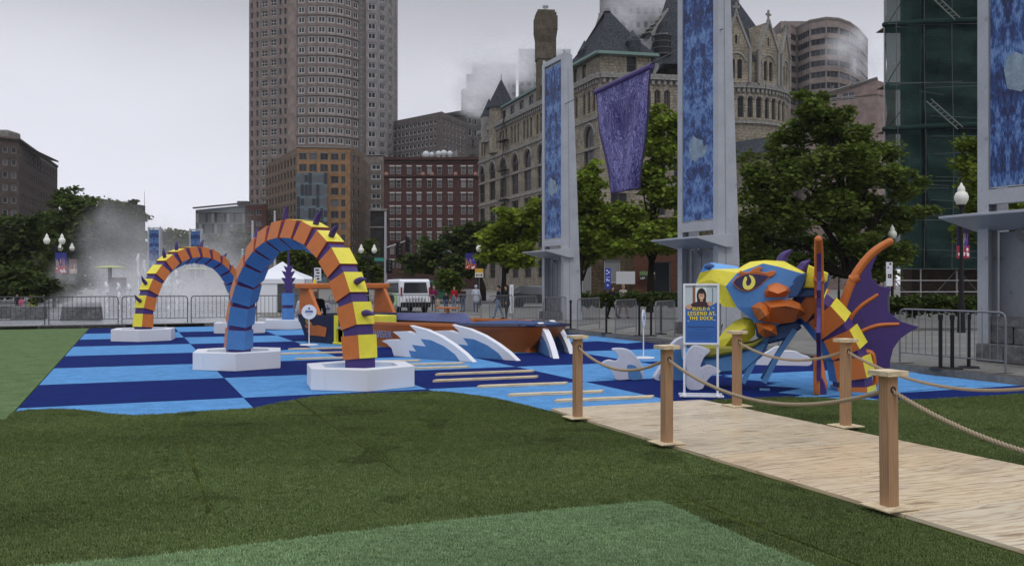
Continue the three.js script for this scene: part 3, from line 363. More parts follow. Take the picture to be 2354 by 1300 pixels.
// ---------------------------------------------------------------- boat
{
  const t = thing('play_boat', 'orange and navy play boat with orange roll bar, yellow gate and lettering, behind white waves', 'boat', [-6.4, 0, -27.2], -0.713);
  // near side runs along z = 0, far side z = -3.05, stern x = 0, bow x = 8.7
  const deck = [[0, 0], [6.6, 0], [8.66, -1.15], [8.66, -1.9], [6.6, -3.05], [0, -3.05]], foot = [[0.3, -0.22], [6.3, -0.22], [7.9, -1.25], [7.9, -1.8], [6.3, -2.83], [0.3, -2.83]];
  const P = (i, top, y, k = 0) => { const q = top ? deck[i] : foot[i]; return [q[0], y, q[1]]; };
  const sideY = (x) => 0.62 + 0.05 * (x / 8.66);
  const hull = [];
  hull.push([[2.22, 0.005, -0.22], [6.3, 0.005, -0.22], [6.6, sideY(6.6), 0], [2.22, sideY(2.2), 0]]);
  hull.push([P(1, 0, 0.005), P(2, 0, 0.005), P(1, 1, sideY(6.6))], [P(2, 0, 0.005), P(2, 1, 0.68), P(1, 1, sideY(6.6))], [P(2, 0, 0.005), P(3, 0, 0.005), P(3, 1, 0.68), P(2, 1, 0.68)], [P(3, 0, 0.005), P(4, 0, 0.005), P(4, 1, sideY(6.6))], [P(3, 0, 0.005), P(4, 1, sideY(6.6)), P(3, 1, 0.68)]);
  hull.push([P(4, 0, 0.005), P(5, 0, 0.005), P(5, 1, 0.8), P(4, 1, sideY(6.6))], [[2.22, 0.005, -0.22], [2.22, 0.62, 0], [2.22, 0.62, -0.3], [2.22, 0.005, -0.3]]);
  part('hull', polyGeo(hull), M.orange, t);
  part('keel_step', uvm(box(0.55, 0.13, 0.6, 7.72, 0.07, -1.5)), M.orange, t);
  const rim = (a, b, w, m, n = 'rim') => part(n, bar(a, b, w, 0.06), m, t);
  rim([2.2, 0.645, -0.03], [6.6, 0.685, -0.03], 0.07, M.orange); rim([6.6, 0.685, -0.03], [8.62, 0.70, -1.15], 0.075, M.navy); rim([8.66, 0.70, -1.1], [8.66, 0.70, -1.95], 0.075, M.navy); rim([8.62, 0.70, -1.9], [6.6, 0.685, -3.02], 0.075, M.navy); rim([6.6, 0.69, -3.02], [4.4, 0.70, -3.02], 0.07, M.orange);
  rim([2.25, 0.655, -0.12], [6.4, 0.69, -0.12], 0.05, paint([0.72, 0.55, 0.42]), 'inner_rail');
  part('deck', polyGeo([[[0.1, 0.42, -0.05], [6.6, 0.5, -0.05], [8.6, 0.66, -1.15], [8.6, 0.66, -1.9], [6.6, 0.5, -3.0], [0.1, 0.42, -3.0]]]), M.waveBlue, t);
  part('bow_deck', ext([[6.0, 0.1], [6.62, 0.08], [8.55, 1.15], [8.55, 1.88], [6.62, 2.95], [6.0, 2.95]], 0.03).rotateX(-Math.PI / 2).translate(0, 0.665, 0), M.skyBlue, t);
  for (let k = 0; k < 7; k++) part('deck_slat', box(0.2, 0.03, 2.2 - k * 0.14, 6.3 + k * 0.33, 0.715, -1.52), M.navyBlue, t);
  // stern: navy side panel, transom, far side
  part('stern_side', polyGeo([[[0.3, 0.005, -0.12], [1.7, 0.005, -0.12], [1.7, 0.82, 0], [0, 0.82, 0]], [[0.3, 0.005, -0.17], [0, 0.82, -0.06], [1.7, 0.82, -0.06], [1.7, 0.005, -0.17]], [[0, 0.82, 0], [1.7, 0.82, 0], [1.7, 0.82, -0.06], [0, 0.82, -0.06]], [[1.7, 0.005, -0.12], [1.7, 0.005, -0.17], [1.7, 0.82, -0.06], [1.7, 0.82, 0]]]), M.navy, t);
  part('transom', polyGeo([[[0.3, 0.005, -0.12], [0, 0.82, 0], [0, 0.82, -3.05], [0.3, 0.005, -2.9]]]), M.navy, t);
  part('side_arrow', ext([[0.55, 0.22], [1.25, 0.20], [1.36, 0.46], [0.95, 0.53], [0.7, 0.50], [0.62, 0.62], [0.52, 0.58], [0.56, 0.47], [0.36, 0.52], [0.33, 0.47], [0.5, 0.40], [0.4, 0.34]], 0.02).rotateX(0.145).translate(0, 0, -0.115), M.orange, t);
  part('side_arrow', ext([[0.42, 0.56], [0.62, 0.50], [0.66, 0.56], [0.52, 0.66], [0.40, 0.68]], 0.02).rotateX(0.145).translate(0, 0, -0.112), paint([0.55, 0.30, 0.05]), t);
  part('coaming', polyGeo([[[0.7, 0.60, -2.85], [4.45, 0.60, -2.85], [3.95, 0.86, -3.05], [0.55, 0.80, -3.05]], [[0.55, 0.80, -3.05], [3.95, 0.86, -3.05], [3.95, 0.86, -3.15], [0.55, 0.80, -3.15]], [[4.45, 0.60, -2.85], [4.45, 0.5, -3.0], [3.95, 0.86, -3.15], [3.95, 0.86, -3.05]]]), M.slateBlue, t);
  part('engine_cover', uvm(rbox(1.0, 0.42, 1.5, 0.03, 0.75, 0.62, -2.1)), M.navy, t);
  // yellow gate
  part('gate_post', rbox(0.09, 0.82, 0.10, 0.01, 1.76, 0.415, -0.06), M.yellow, t); part('gate_post', rbox(0.09, 0.70, 0.10, 0.01, 2.16, 0.355, -0.06), M.yellow, t);
  part('gate_panel', rbox(0.34, 0.5, 0.05, 0.01, 1.96, 0.55, -0.5), M.yellow, t); part('gate_sill', rbox(0.5, 0.06, 0.16, 0.01, 1.95, 0.035, -0.06), M.yellow, t);
  part('bow_locker', uvm(rbox(0.75, 0.34, 0.6, 0.02, 3.0, 0.68, -0.62)), M.yellow, t);
  // roll bar
  for (const [z, n] of [[-0.08, 1], [-2.98, 1]]) part('roll_bar_post', ext([[0.05, 0.82], [1.0, 0.82], [0.52, 1.58], [0.08, 1.58]], 0.10, 0.01, z - 0.05), M.orange, t);
  part('roll_bar_beam', uvm(rbox(0.52, 0.17, 3.3, 0.04, 0.28, 1.655, -1.53)), M.orange, t);
  part('roll_bar_lamp', [cyl(0.06, 0.05, 0.12, 10, 0.3, 1.8, -0.4)], M.yellow, t); part('aerial', rod([0.3, 1.74, -0.36], [0.25, 2.3, -0.36], 0.02, 0.03, 6), M.black, t);
  part('thwart', rbox(0.8, 0.05, 0.2, 0.02, 3.2, 1.0, -3.1), M.orange, t); part('thwart_leg', box(0.08, 0.3, 0.08, 3.2, 0.85, -3.12), M.orange, t);
  // lettering on the hull
  const cv = canvasTex(512, 128, (c, w, h) => { c.fillStyle = '#c87130'; c.fillRect(0, 0, w, h); c.font = 'bold 116px sans-serif'; c.textBaseline = 'middle'; const k = 480 / c.measureText('CRUISER').width; c.save(); c.scale(k, 1); c.fillStyle = '#20294f'; c.fillText('CRUISER', 16 / k, h / 2 + 8); c.fillStyle = '#a3b3d3'; c.fillText('CRUISER', 8 / k, h / 2 + 2); c.restore(); });
  const L = new THREE.PlaneGeometry(1.06, 0.30); L.rotateX(0.341).translate(3.62, 0.36, -0.088); part('hull_lettering', L, mat([1, 1, 1], 0.5, { map: cv }), t);
}
// ---------------------------------------------------------------- signs
{
  const disc = (label, px, py, r, ry) => { const g = G(px, py), cy = 0.93, t = thing('round_sign', label, 'sign', [g[0], 0.004, g[2]], ry, 'white round signs on thin stands'); const tx = canvasTex(256, 256, (c) => { c.fillStyle = '#e9ecf2'; c.fillRect(0, 0, 256, 256); c.fillStyle = '#2b4a8c'; c.beginPath(); c.arc(128, 62, 15, 0, 7); c.fill(); c.fillRect(104, 74, 48, 8); c.fillRect(64, 100, 128, 20); c.fillRect(58, 126, 140, 18); c.fillStyle = '#9aa6bd'; c.fillRect(76, 158, 104, 6); c.fillRect(84, 172, 88, 6); c.fillRect(92, 186, 72, 6); });
    const m = [M.white, mat([1, 1, 1], 0.4, { map: tx }), M.white]; part('disc', new THREE.CylinderGeometry(r, r, 0.02, 40).rotateY(Math.PI / 2).rotateX(Math.PI / 2).translate(0, cy, 0), m, t); part('pole', cyl(0.015, 0.015, cy - r, 8, 0, (cy - r) / 2 + 0.01, -0.005), M.white, t); part('foot', [cyl(0.26, 0.25, 0.02, 24, 0, 0.012, 0)], M.white, t); return t; };
  disc('white round sign on a thin pole in front of the navy boat stern', 710, 793, 0.205, 0.25);
  disc('white round sign turned nearly edge-on, right of the boat bow', 1480, 823, 0.20, 1.25);
  disc('small white round sign beside the yellow boat gate, behind the front arch leg', 752, 779, 0.2, 1.0);
  const g = G(1612, 914), t = thing('poster_stand', 'white framed poster stand with a portrait and yellow lettering, in front of the dragon', 'poster stand', [g[0], 0.02, g[2]], -0.12);
  const w = 0.25; part('upright', [box(0.032, 1.22, 0.03, -w, 0.62, -0.02)], M.white, t); part('upright', [box(0.032, 1.22, 0.03, w, 0.62, -0.02)], M.white, t);
  part('base_bar', [rbox(0.66, 0.03, 0.05, 0.006, 0, 0.02, -0.14)], M.white, t); part('base_bar', [rbox(0.66, 0.03, 0.05, 0.006, 0, 0.02, 0.12)], M.white, t); for (const s of [-1, 1]) part('foot', [rbox(0.05, 0.03, 0.36, 0.006, s * w, 0.02, 0)], M.white, t);
  part('frame', ext([[-0.27, 0.79], [0.27, 0.79], [0.27, 1.72], [-0.27, 1.72]], 0.03, 0.003, 0, [[[-0.238, 0.82], [-0.238, 1.69], [0.238, 1.69], [0.238, 0.82]]]), M.white, t);
  const tx = canvasTex(512, 936, (c, W2, H2) => {
    c.fillStyle = '#2d62ab'; c.fillRect(0, 0, W2, H2); c.fillStyle = '#b9c6cd'; c.fillRect(0, 0, W2, 350); c.fillStyle = '#8a5a44'; c.fillRect(118, 0, 46, 350); c.fillStyle = '#dfe6ea'; c.fillRect(164, 0, 180, 300); c.fillStyle = '#6f8796'; c.fillRect(430, 40, 20, 300); c.fillRect(0, 20, 512, 10);
    c.fillStyle = '#1f1517'; c.beginPath(); c.ellipse(262, 170, 78, 128, 0, 0, 7); c.fill(); c.fillRect(190, 170, 146, 140);
    c.fillStyle = '#3b1f2c'; c.beginPath(); c.ellipse(256, 350, 190, 90, 0, 0, 7); c.fill(); c.fillStyle = '#c79a80'; c.beginPath(); c.ellipse(262, 168, 47, 66, 0, 0, 7); c.fill(); c.fillRect(240, 220, 44, 40);
    c.fillStyle = '#2a1c1a'; c.beginPath(); c.ellipse(262, 108, 50, 26, 0, 0, 7); c.fill(); c.fillRect(238, 150, 16, 6); c.fillRect(272, 150, 16, 6); c.fillStyle = '#f3e9e4'; c.fillRect(244, 198, 38, 9); c.fillStyle = '#a87b66'; c.fillRect(259, 160, 7, 24);
    c.fillStyle = '#c79a80'; c.beginPath(); c.ellipse(60, 350, 50, 40, 0, 0, 7); c.fill(); c.beginPath(); c.ellipse(405, 300, 50, 36, 0.4, 0, 7); c.fill();
    c.fillStyle = '#2d62ab'; c.beginPath(); c.moveTo(0, 380); c.quadraticCurveTo(256, 440, 512, 270); c.lineTo(512, 470); c.lineTo(0, 470); c.fill();
    c.textAlign = 'center'; const line = (s, y, z) => { c.font = 'bold ' + z + 'px sans-serif'; c.fillStyle = '#14264f'; for (const d of [[6, 6], [-5, 3], [4, -4], [0, 7]]) c.fillText(s, 256 + d[0], y + d[1]); c.fillStyle = '#f2dd2c'; c.fillText(s, 256, y); };
    line('BUILD A', 405, 74); line('LEGEND AT', 485, 84); line('THE DOCK', 562, 80);
    c.fillStyle = '#e9eef5'; for (const d of [[40, 430], [440, 360], [470, 470], [36, 575], [458, 560]]) c.fillRect(d[0], d[1], 26, 8);
    c.fillStyle = '#1b356e'; for (let k = 0; k < 13; k++) c.fillRect(44 + k * 33, 665, 25, 24); for (let k = 0; k < 8; k++) c.fillRect(158 + k * 25, 712, 19, 12); for (let k = 0; k < 6; k++) c.fillRect(40, 760 + k * 22, 430 - (k % 3) * 40, 5);
  });
  part('poster', new THREE.PlaneGeometry(0.476, 0.87).translate(0, 1.255, 0.012), mat([1, 1, 1], 0.4, { map: tx }), t); part('backing', box(0.476, 0.87, 0.008, 0, 1.255, 0.004), M.white, t);
}
// ---------------------------------------------------------------- crowd barriers
{
  const L = 2.5, make = (label, m) => { const t = thing('crowd_barrier', label, 'barrier', [0, PL, 0], 0, 'steel crowd barriers round the lawn'), r = 0.019;
    const c = [[-L / 2 + 0.03, 0.02, 0], [-L / 2 + 0.03, 0.98, 0], [-L / 2 + 0.06, 1.07, 0], [-L / 2 + 0.14, 1.10, 0], [L / 2 - 0.14, 1.10, 0], [L / 2 - 0.06, 1.07, 0], [L / 2 - 0.03, 0.98, 0], [L / 2 - 0.03, 0.02, 0]];
    const path = new THREE.CurvePath(); for (let i = 0; i + 1 < c.length; i++) path.add(new THREE.LineCurve3(V(...c[i]), V(...c[i + 1])));
    part('frame', c.slice(1).map((q, i) => rod(c[i], q, r, r, 8)), m, t); part('lower_rail', rod([-L / 2 + 0.03, 0.22, 0], [L / 2 - 0.03, 0.22, 0], 0.014, 0.014, 6), m, t);
    const bg = rod([0, 0.22, 0], [0, 1.09, 0], 0.009, 0.009, 5); for (let i = 1; i < 15; i++) part('bar', bg, m, t, [-L / 2 + 0.03 + i * (L - 0.06) / 15, 0, 0]);
    for (const s of [-1, 1]) part('foot', rbox(0.05, 0.012, 0.56, 0.004, s * (L / 2 - 0.12), 0.012, 0), m, t); part('hook', rod([L / 2 - 0.03, 0.8, 0], [L / 2 + 0.06, 0.8, 0], 0.01, 0.01, 5), m, t); return t; };
  const m0 = mat([0.22, 0.22, 0.225], 0.45, { metalness: 0.6 }), m1 = mat([0.07, 0.07, 0.075], 0.5, { metalness: 0.4 });
  const near = make('steel crowd barrier on the right kerb, right of the dragon wing', m0), ry = TH + Math.PI / 2; near.position.set(...W(12.9, 14.48, PL)); near.rotation.y = ry;
  const spots = [[10.2, 'steel crowd barrier at the right edge beside the granite pylon base'], [15.5, 'steel crowd barrier behind the purple dragon wing'], [18.1, 'steel crowd barrier behind the dragon neck'], [20.6, 'steel crowd barrier behind the poster and dragon snout'], [22.95, 'steel crowd barrier just left of the poster stand'], [25.25, 'steel crowd barrier behind the edge-on round sign'], [27.8, 'steel crowd barrier right of the middle pylon foot'], [30.5, 'steel crowd barrier below the left tall pylon'], [33.2, 'steel crowd barrier left of the tall pylon with the blue print'], [35.8, 'steel crowd barrier at the far right corner of the lawn']];
  for (const [u, l] of spots) copyOf(near, l, W(u, 14.48, PL), ry);
  const far = make('dark crowd barrier at the far left edge of the lawn', m1); far.position.set(...W(KU + 0.35, -14.6, PL)); far.rotation.y = TH;
  const names = ['dark crowd barrier right of the yellow board', 'dark crowd barrier with a granite block behind it, far left', 'dark crowd barrier left of the far arch', 'dark crowd barrier under the far arch', 'dark crowd barrier between far and front arch legs', 'dark crowd barrier behind the blue front arch leg', 'dark crowd barrier in front of the white tent', 'dark crowd barrier behind the boat stern'];
  [-9.4, -6.82, -4.24, -1.66, 0.92, 3.5, 6.08].forEach((v, i) => copyOf(far, names[i], W(KU + 0.35, v, PL), TH));
  [[8.9, 'steel crowd barrier in front of the white van'], [11.5, 'steel crowd barrier in front of the pedestrians']].forEach(([v, l]) => copyOf(near, l, W(KU + 0.35, v, PL), TH));
  copyOf(near, 'steel crowd barrier angled at the corner behind the boat bow', W(KU - 0.4, 14.0, PL), TH + 0.7);
  copyOf(far, 'dark crowd barrier in front of the small child in pink', W(KU + 0.35, -12.0, PL), TH);
  // black queue posts and dark fence posts behind the barriers
  const q = (label, px, py) => { const g = G(px, py, PL), t = thing('queue_post', label, 'post', [g[0], PL, g[2]], 0, 'black queue posts behind the barriers'); part('base', cyl(0.2, 0.17, 0.03, 20, 0, 0.015, 0), M.black, t); part('pole', cyl(0.035, 0.035, 1.0, 10, 0, 0.5, 0), M.black, t); part('head', cyl(0.045, 0.045, 0.1, 10, 0, 0.98, 0), M.black, t); return t; };
  q('black queue post left of three beside the dragon wing', 2163, 847); q('black queue post in the middle of three beside the dragon wing', 2190, 848); q('black queue post right of three beside the dragon wing', 2228, 845);
  q('black queue post left of the poster stand', 1520, 768); q('black queue post below the middle pylon, left one', 1394, 766); q('black queue post behind the edge-on round sign', 1470, 772); q('black queue post beside the left pylon foot', 1312, 757); q('black queue post close to the poster frame', 1497, 772);
  const st = thing('tripod', 'black tripod stand seen between the poster and the dragon snout', 'tripod', G(1664, 772, PL)); part('column', cyl(0.025, 0.02, 1.2, 8, 0, 0.75, 0), M.black, st); for (let k = 0; k < 3; k++) part('leg', rod([0, 0.55, 0], [Math.cos(k * 2.1) * 0.4, 0.01, Math.sin(k * 2.1) * 0.4], 0.018, 0.018, 6), M.black, st); part('head', box(0.08, 0.1, 0.08, 0, 1.38, 0), M.black, st);
}
// ---------------------------------------------------------------- tall banner pylons
{
  const make = (label, bm) => { const t = thing('banner_pylon', label, 'pylon', [0, PL, 0], TH, 'tall grey steel pylons with blue printed banners'), h = 11.5;
    part('side_plate', uvm(ext([[-0.06, 0], [0.80, 0], [0.34, h], [-0.06, h + 0.2]], 0.10, 0.008)), M.pylon, t); part('side_plate', uvm(ext([[-0.06, 0], [0.80, 0], [0.34, h], [-0.06, h + 0.2]], 0.10, 0.008, -2.1)), M.pylon, t);
    part('stiffener', uvm(ext([[0.22, 0], [0.26, 0], [0.16, h - 0.6], [0.13, h - 0.6]], 0.03, 0, 0.108)), M.pylon, t); part('base_plate', uvm(box(1.0, 0.05, 0.3, 0.36, 0.025, 0.05)), M.pylonEdge, t);
    for (const z of [0.0, -2.05]) { part('flange', uvm(box(0.025, h, 0.26, -0.07, h / 2, z + (z ? 0.05 : -0.02))), M.pylon, t); part('web', uvm(box(0.03, h, 0.12, 0.18, h / 2, z ? -1.93 : -0.06)), M.pylonEdge, t); }
    part('banner', uvm(box(0.02, 7.65, 1.70, -0.03, 7.42, -1.02)), M.pylon, t);
    const face = new THREE.PlaneGeometry(1.66, 7.6).rotateY(-Math.PI / 2).translate(-0.044, 7.42, -1.02); part('banner_print', face, bm, t);
    part('emblem', ext([[-0.5, 0.1], [-0.42, -0.3], [-0.1, -0.42], [0.1, -0.3], [0.3, -0.32], [0.55, -0.1], [0.5, 0.05], [0.3, 0.0], [0.22, 0.22], [-0.05, 0.3], [-0.25, 0.42], [-0.42, 0.32]], 0.006).rotateY(-Math.PI / 2).translate(-0.046, 5.9, -1.02), mat([0.36, 0.47, 0.58], 0.7, { map: rep(T.concrete, 1.2) }), t);
    part('sill_beam', uvm(box(0.22, 0.30, 2.0, 0.03, 3.42, -1.02)), M.pylon, t); part('top_beam', uvm(box(0.30, 0.2, 2.0, 0.08, h - 0.05, -1.02)), M.pylon, t);
    part('canopy', uvm(ext([[-0.98, 2.98], [-0.98, 3.02], [0.0, 3.12], [0.4, 3.12], [0.4, 2.74], [0.1, 2.72]], 2.62, 0.004, -2.32)), M.pylon, t);
    for (let k = 0; k < 18; k++) part('canopy_rib', box(0.9, 0.012, 0.05, -0.45, 2.862, -2.22 + k * 0.14, 0, 0, -0.232), M.pylonEdge, t);
    part('back_panel', uvm(box(0.05, 2.7, 1.8, 0.34, 1.35, -1.02)), M.pylonEdge, t); part('panel_rib', box(0.03, 2.7, 0.05, 0.305, 1.35, -0.7), M.pylonEdge, t); part('panel_rib', box(0.03, 2.7, 0.05, 0.305, 1.35, -1.35), M.pylonEdge, t);
    part('spot_lamp', [cyl(0.07, 0.09, 0.26, 12).rotateZ(0.9).translate(0.05, 2.58, -1.2)], M.steel, t); part('lamp_bracket', rod([0.2, 2.72, -1.2], [0.08, 2.6, -1.2], 0.015), M.darkSteel, t);
    for (let k = 0; k < 3; k++) part('granite_block', uvm(rbox(0.62, 0.36, 0.64, 0.012, 0.02, 0.19, -0.36 - k * 0.66)), M.granite, t); for (let k = 0; k < 3; k++) part('granite_block', uvm(rbox(0.34, 0.34, 0.62, 0.012, 0.17, 0.55, -0.36 - k * 0.66)), M.granite, t); for (let k = 0; k < 2; k++) part('granite_block', uvm(rbox(0.34, 0.2, 0.96, 0.012, 0.17, 0.825, -0.54 - k * 0.98)), M.granite, t);
    return t; };
  const bm = (t) => mat([1, 1, 1], 0.55, { map: t });
  const p3 = make('nearest tall grey steel pylon with blue cloud banner, cut off by the right edge', bm(T.bannerB)); { const q = toUV([X(2262, 19.25), 0, -19.25]); p3.position.set(...W(q[0] - 2.05, q[1], PL)); p3.getObjectByName('banner_print').material = mat([1, 1, 1], 0.55, { map: rep(T.bannerB, 0.5, 1) }); }
  const p2 = make('middle tall grey steel pylon with blue print, behind the dragon snout', bm(T.bannerA)); p2.position.set(6.33, PL, -28);
  const p1 = make('left tall grey steel pylon with narrow blue print and slanted top', bm(T.bannerA)); p1.position.set(2.26, PL, -39.5);
  const q1 = make('small hazy banner pylon in the mist, left of the far arch top', bm(T.bannerB)); q1.position.set(X(367, 72), PL, -72); q1.scale.setScalar(0.52); const q2 = make('small hazy banner pylon in the mist behind the far arch', bm(T.bannerB)); q2.position.set(X(462, 74), PL, -74); q2.scale.setScalar(0.52); q1.rotation.y = q2.rotation.y = TH + 0.9;
  // purple banner hung from a cable between two pylons
  const dir = V(6.33 - 2.26, 0, -28 + 39.5), at = (s, y) => [2.26 + dir.x * s, y, -39.5 + dir.z * s], t = thing('hanging_banner', 'large purple swirl banner hung in the air between two pylons, narrower at the bottom', 'banner');
  const nx = 24, ny = 40, pos = [], uv = [], idx = []; const nrm = V(-dir.z, 0, dir.x).normalize();
  const s0 = 0.27, s1 = 0.645; for (let j = 0; j <= ny; j++) for (let i = 0; i <= nx; i++) { const b = j / ny, a = i / nx, l = s0 + b * 0.125, r = s1 - b * 0.085, p = at(l + (r - l) * a, 9.36 - b * 4.16 + 0.02 * Math.sin(a * 9)), w = (0.10 * Math.sin(a * 9 + b * 2.2) + 0.05 * Math.sin(a * 21 + b * 5)) * Math.min(1, b * 2.5) + 0.05 * Math.sin(b * 7 + a * 3) * b; pos.push(p[0] + nrm.x * w, p[1], p[2] + nrm.z * w); uv.push(a, b); }
  for (let j = 0; j < ny; j++) for (let i = 0; i < nx; i++) { const k = j * (nx + 1) + i; idx.push(k, k + nx + 1, k + 1, k + 1, k + nx + 1, k + nx + 2); }
  const g = new THREE.BufferGeometry(); g.setAttribute('position', new THREE.Float32BufferAttribute(pos, 3)); g.setAttribute('uv', new THREE.Float32BufferAttribute(uv, 2)); g.setIndex(idx); g.computeVertexNormals();
  part('cloth', g, mat([1, 1, 1], 0.7, { map: T.swirl }), t); part('sleeve', rod(at(s0 - 0.005, 9.36), at(s1 + 0.005, 9.36), 0.10, 0.10, 10), M.purple, t); part('hem', rod(at(s0 + 0.122, 5.2), at(s1 - 0.082, 5.2), 0.04, 0.04, 8), M.purple, t);
  const edgeL = [], edgeR = []; for (let k = 0; k <= ny; k += 4) { edgeL.push([0, 1, 2].map((c) => pos[(k * (nx + 1)) * 3 + c])); edgeR.push([0, 1, 2].map((c) => pos[(k * (nx + 1) + nx) * 3 + c])); } part('edge_band', tube(edgeL, 0.035, 30, 6), M.deepPurple, t); part('edge_band', tube(edgeR, 0.035, 30, 6), M.deepPurple, t);
  whole('cable', 'thin steel cable between two pylons carrying the purple banner', 'cable', [rod(at(-0.01, 9.47), at(1.02, 9.47), 0.018, 0.018, 5)], M.darkSteel);
}

// ---------------------------------------------------------------- street furniture
const glow = mat([0.75, 0.75, 0.66], 0.35);
function acorn(x, y, z, k = 1) { const pts = [[0.07, 0], [0.13, 0.03], [0.20, 0.16], [0.21, 0.27], [0.17, 0.38], [0.10, 0.44], [0.115, 0.47], [0.10, 0.56], [0.05, 0.62], [0.02, 0.70], [0, 0.72]].map((p) => new THREE.Vector2(p[0] * k, p[1] * k)); return new THREE.LatheGeometry(pts, 18).translate(x, y, z); }
function lampPost(label, px, d, globeY, twin, banner) {
  const t = thing('street_lamp', label, 'street lamp', [X(px, d), PL, -d], 0, twin ? 'twin globe street lamps' : 'single globe street lamps'), h = globeY - PL - 0.35;
  part('pole', [cyl(0.13, 0.11, 0.9, 12, 0, 0.45, 0), cyl(0.075, 0.055, h - 0.9, 12, 0, 0.9 + (h - 0.9) / 2, 0), cyl(0.1, 0.1, 0.08, 12, 0, 0.92, 0)], M.black, t);
  if (twin) { part('arm', [tube([[-0.5, h - 0.05, 0], [-0.45, h - 0.35, 0], [0, h - 0.2, 0], [0.45, h - 0.35, 0], [0.5, h - 0.05, 0]], 0.035, 20, 6), box(0.5, 0.12, 0.06, 0, h - 0.4, 0)], M.black, t); for (const s of [-0.5, 0.5]) part('globe', acorn(s, h - 0.05, 0), glow, t); } else { part('globe', acorn(0, h, 0, 1.05), glow, t); part('collar', cyl(0.08, 0.12, 0.12, 12, 0, h - 0.03, 0), M.black, t); }
  if (banner) { const [x0, y0, w, hh, tx] = banner; part('banner_arm', [box(w + 0.05, 0.03, 0.03, x0, y0 + hh / 2, 0), box(w + 0.05, 0.03, 0.03, x0, y0 - hh / 2, 0)], M.black, t); part('banner', box(w, hh, 0.012, x0, y0, 0), mat([1, 1, 1], 0.6, { map: tx }), t); }
  return t;
}
const flagTex = (top, bottom, seed) => canvasTex(128, 256, (c) => { const r = rng(seed); c.fillStyle = top; c.fillRect(0, 0, 128, 256); c.fillStyle = bottom; c.fillRect(0, 165, 128, 91); for (let k = 0; k < 16; k++) { c.fillStyle = ['#c07a3a', '#7a4fb0', '#d8b24a', '#4a6fc0'][k % 4]; c.fillRect(6 + r() * 110, 70 + r() * 60, 5, 40 + r() * 50); } c.fillStyle = '#e8dfe2'; for (let k = 0; k < 7; k++) { c.beginPath(); c.arc(14 + r() * 100, 190 + r() * 50, 5 + r() * 9, 0, 7); c.fill(); } });
{
  lampPost('black twin globe street lamp at the left, with a purple and red banner', 124, 60, Y(547, 60) , 1, [0.42, 2.95, 0.75, 1.4, flagTex('#35387f', '#a8384a', 3)]);
  lampPost('smaller twin globe street lamp to the right behind the purple banner lamp', 151, 78, Y(566, 78), 1, [0.6, 3.05, 0.7, 1.3, flagTex('#7a6068', '#b9a08f', 5)]);
  lampPost('twin globe street lamp left of the traffic signal pole', 845, 70, Y(570, 70), 1);
  lampPost('round globe street lamp against the light green tree', 1101, 66, Y(568, 66), 0, [-0.6, 3.2, 0.8, 1.2, flagTex('#2f2f78', '#a04a3a', 7)]);
  lampPost('large single globe street lamp at the right in front of the green netting', 2211, 30, Y(447, 30), 0, [0.06, 3.03, 0.42, 1.22, flagTex('#241c3c', '#9a2f45', 9)]);
  lampPost('single globe street lamp above the tip of the dragon wing', 2052, 46, Y(534, 46), 0); lampPost('small globe street lamp above the dragon brow', 1764, 72, Y(591, 72), 0); lampPost('small globe street lamp between the two dragon wings', 1929, 84, Y(607, 84), 0); lampPost('twin globe street lamp between the wings, in the dark tree', 1968, 66, Y(574, 66), 1); lampPost('small globe street lamp under the street sign arm', 1052, 86, Y(610, 86), 0);
}
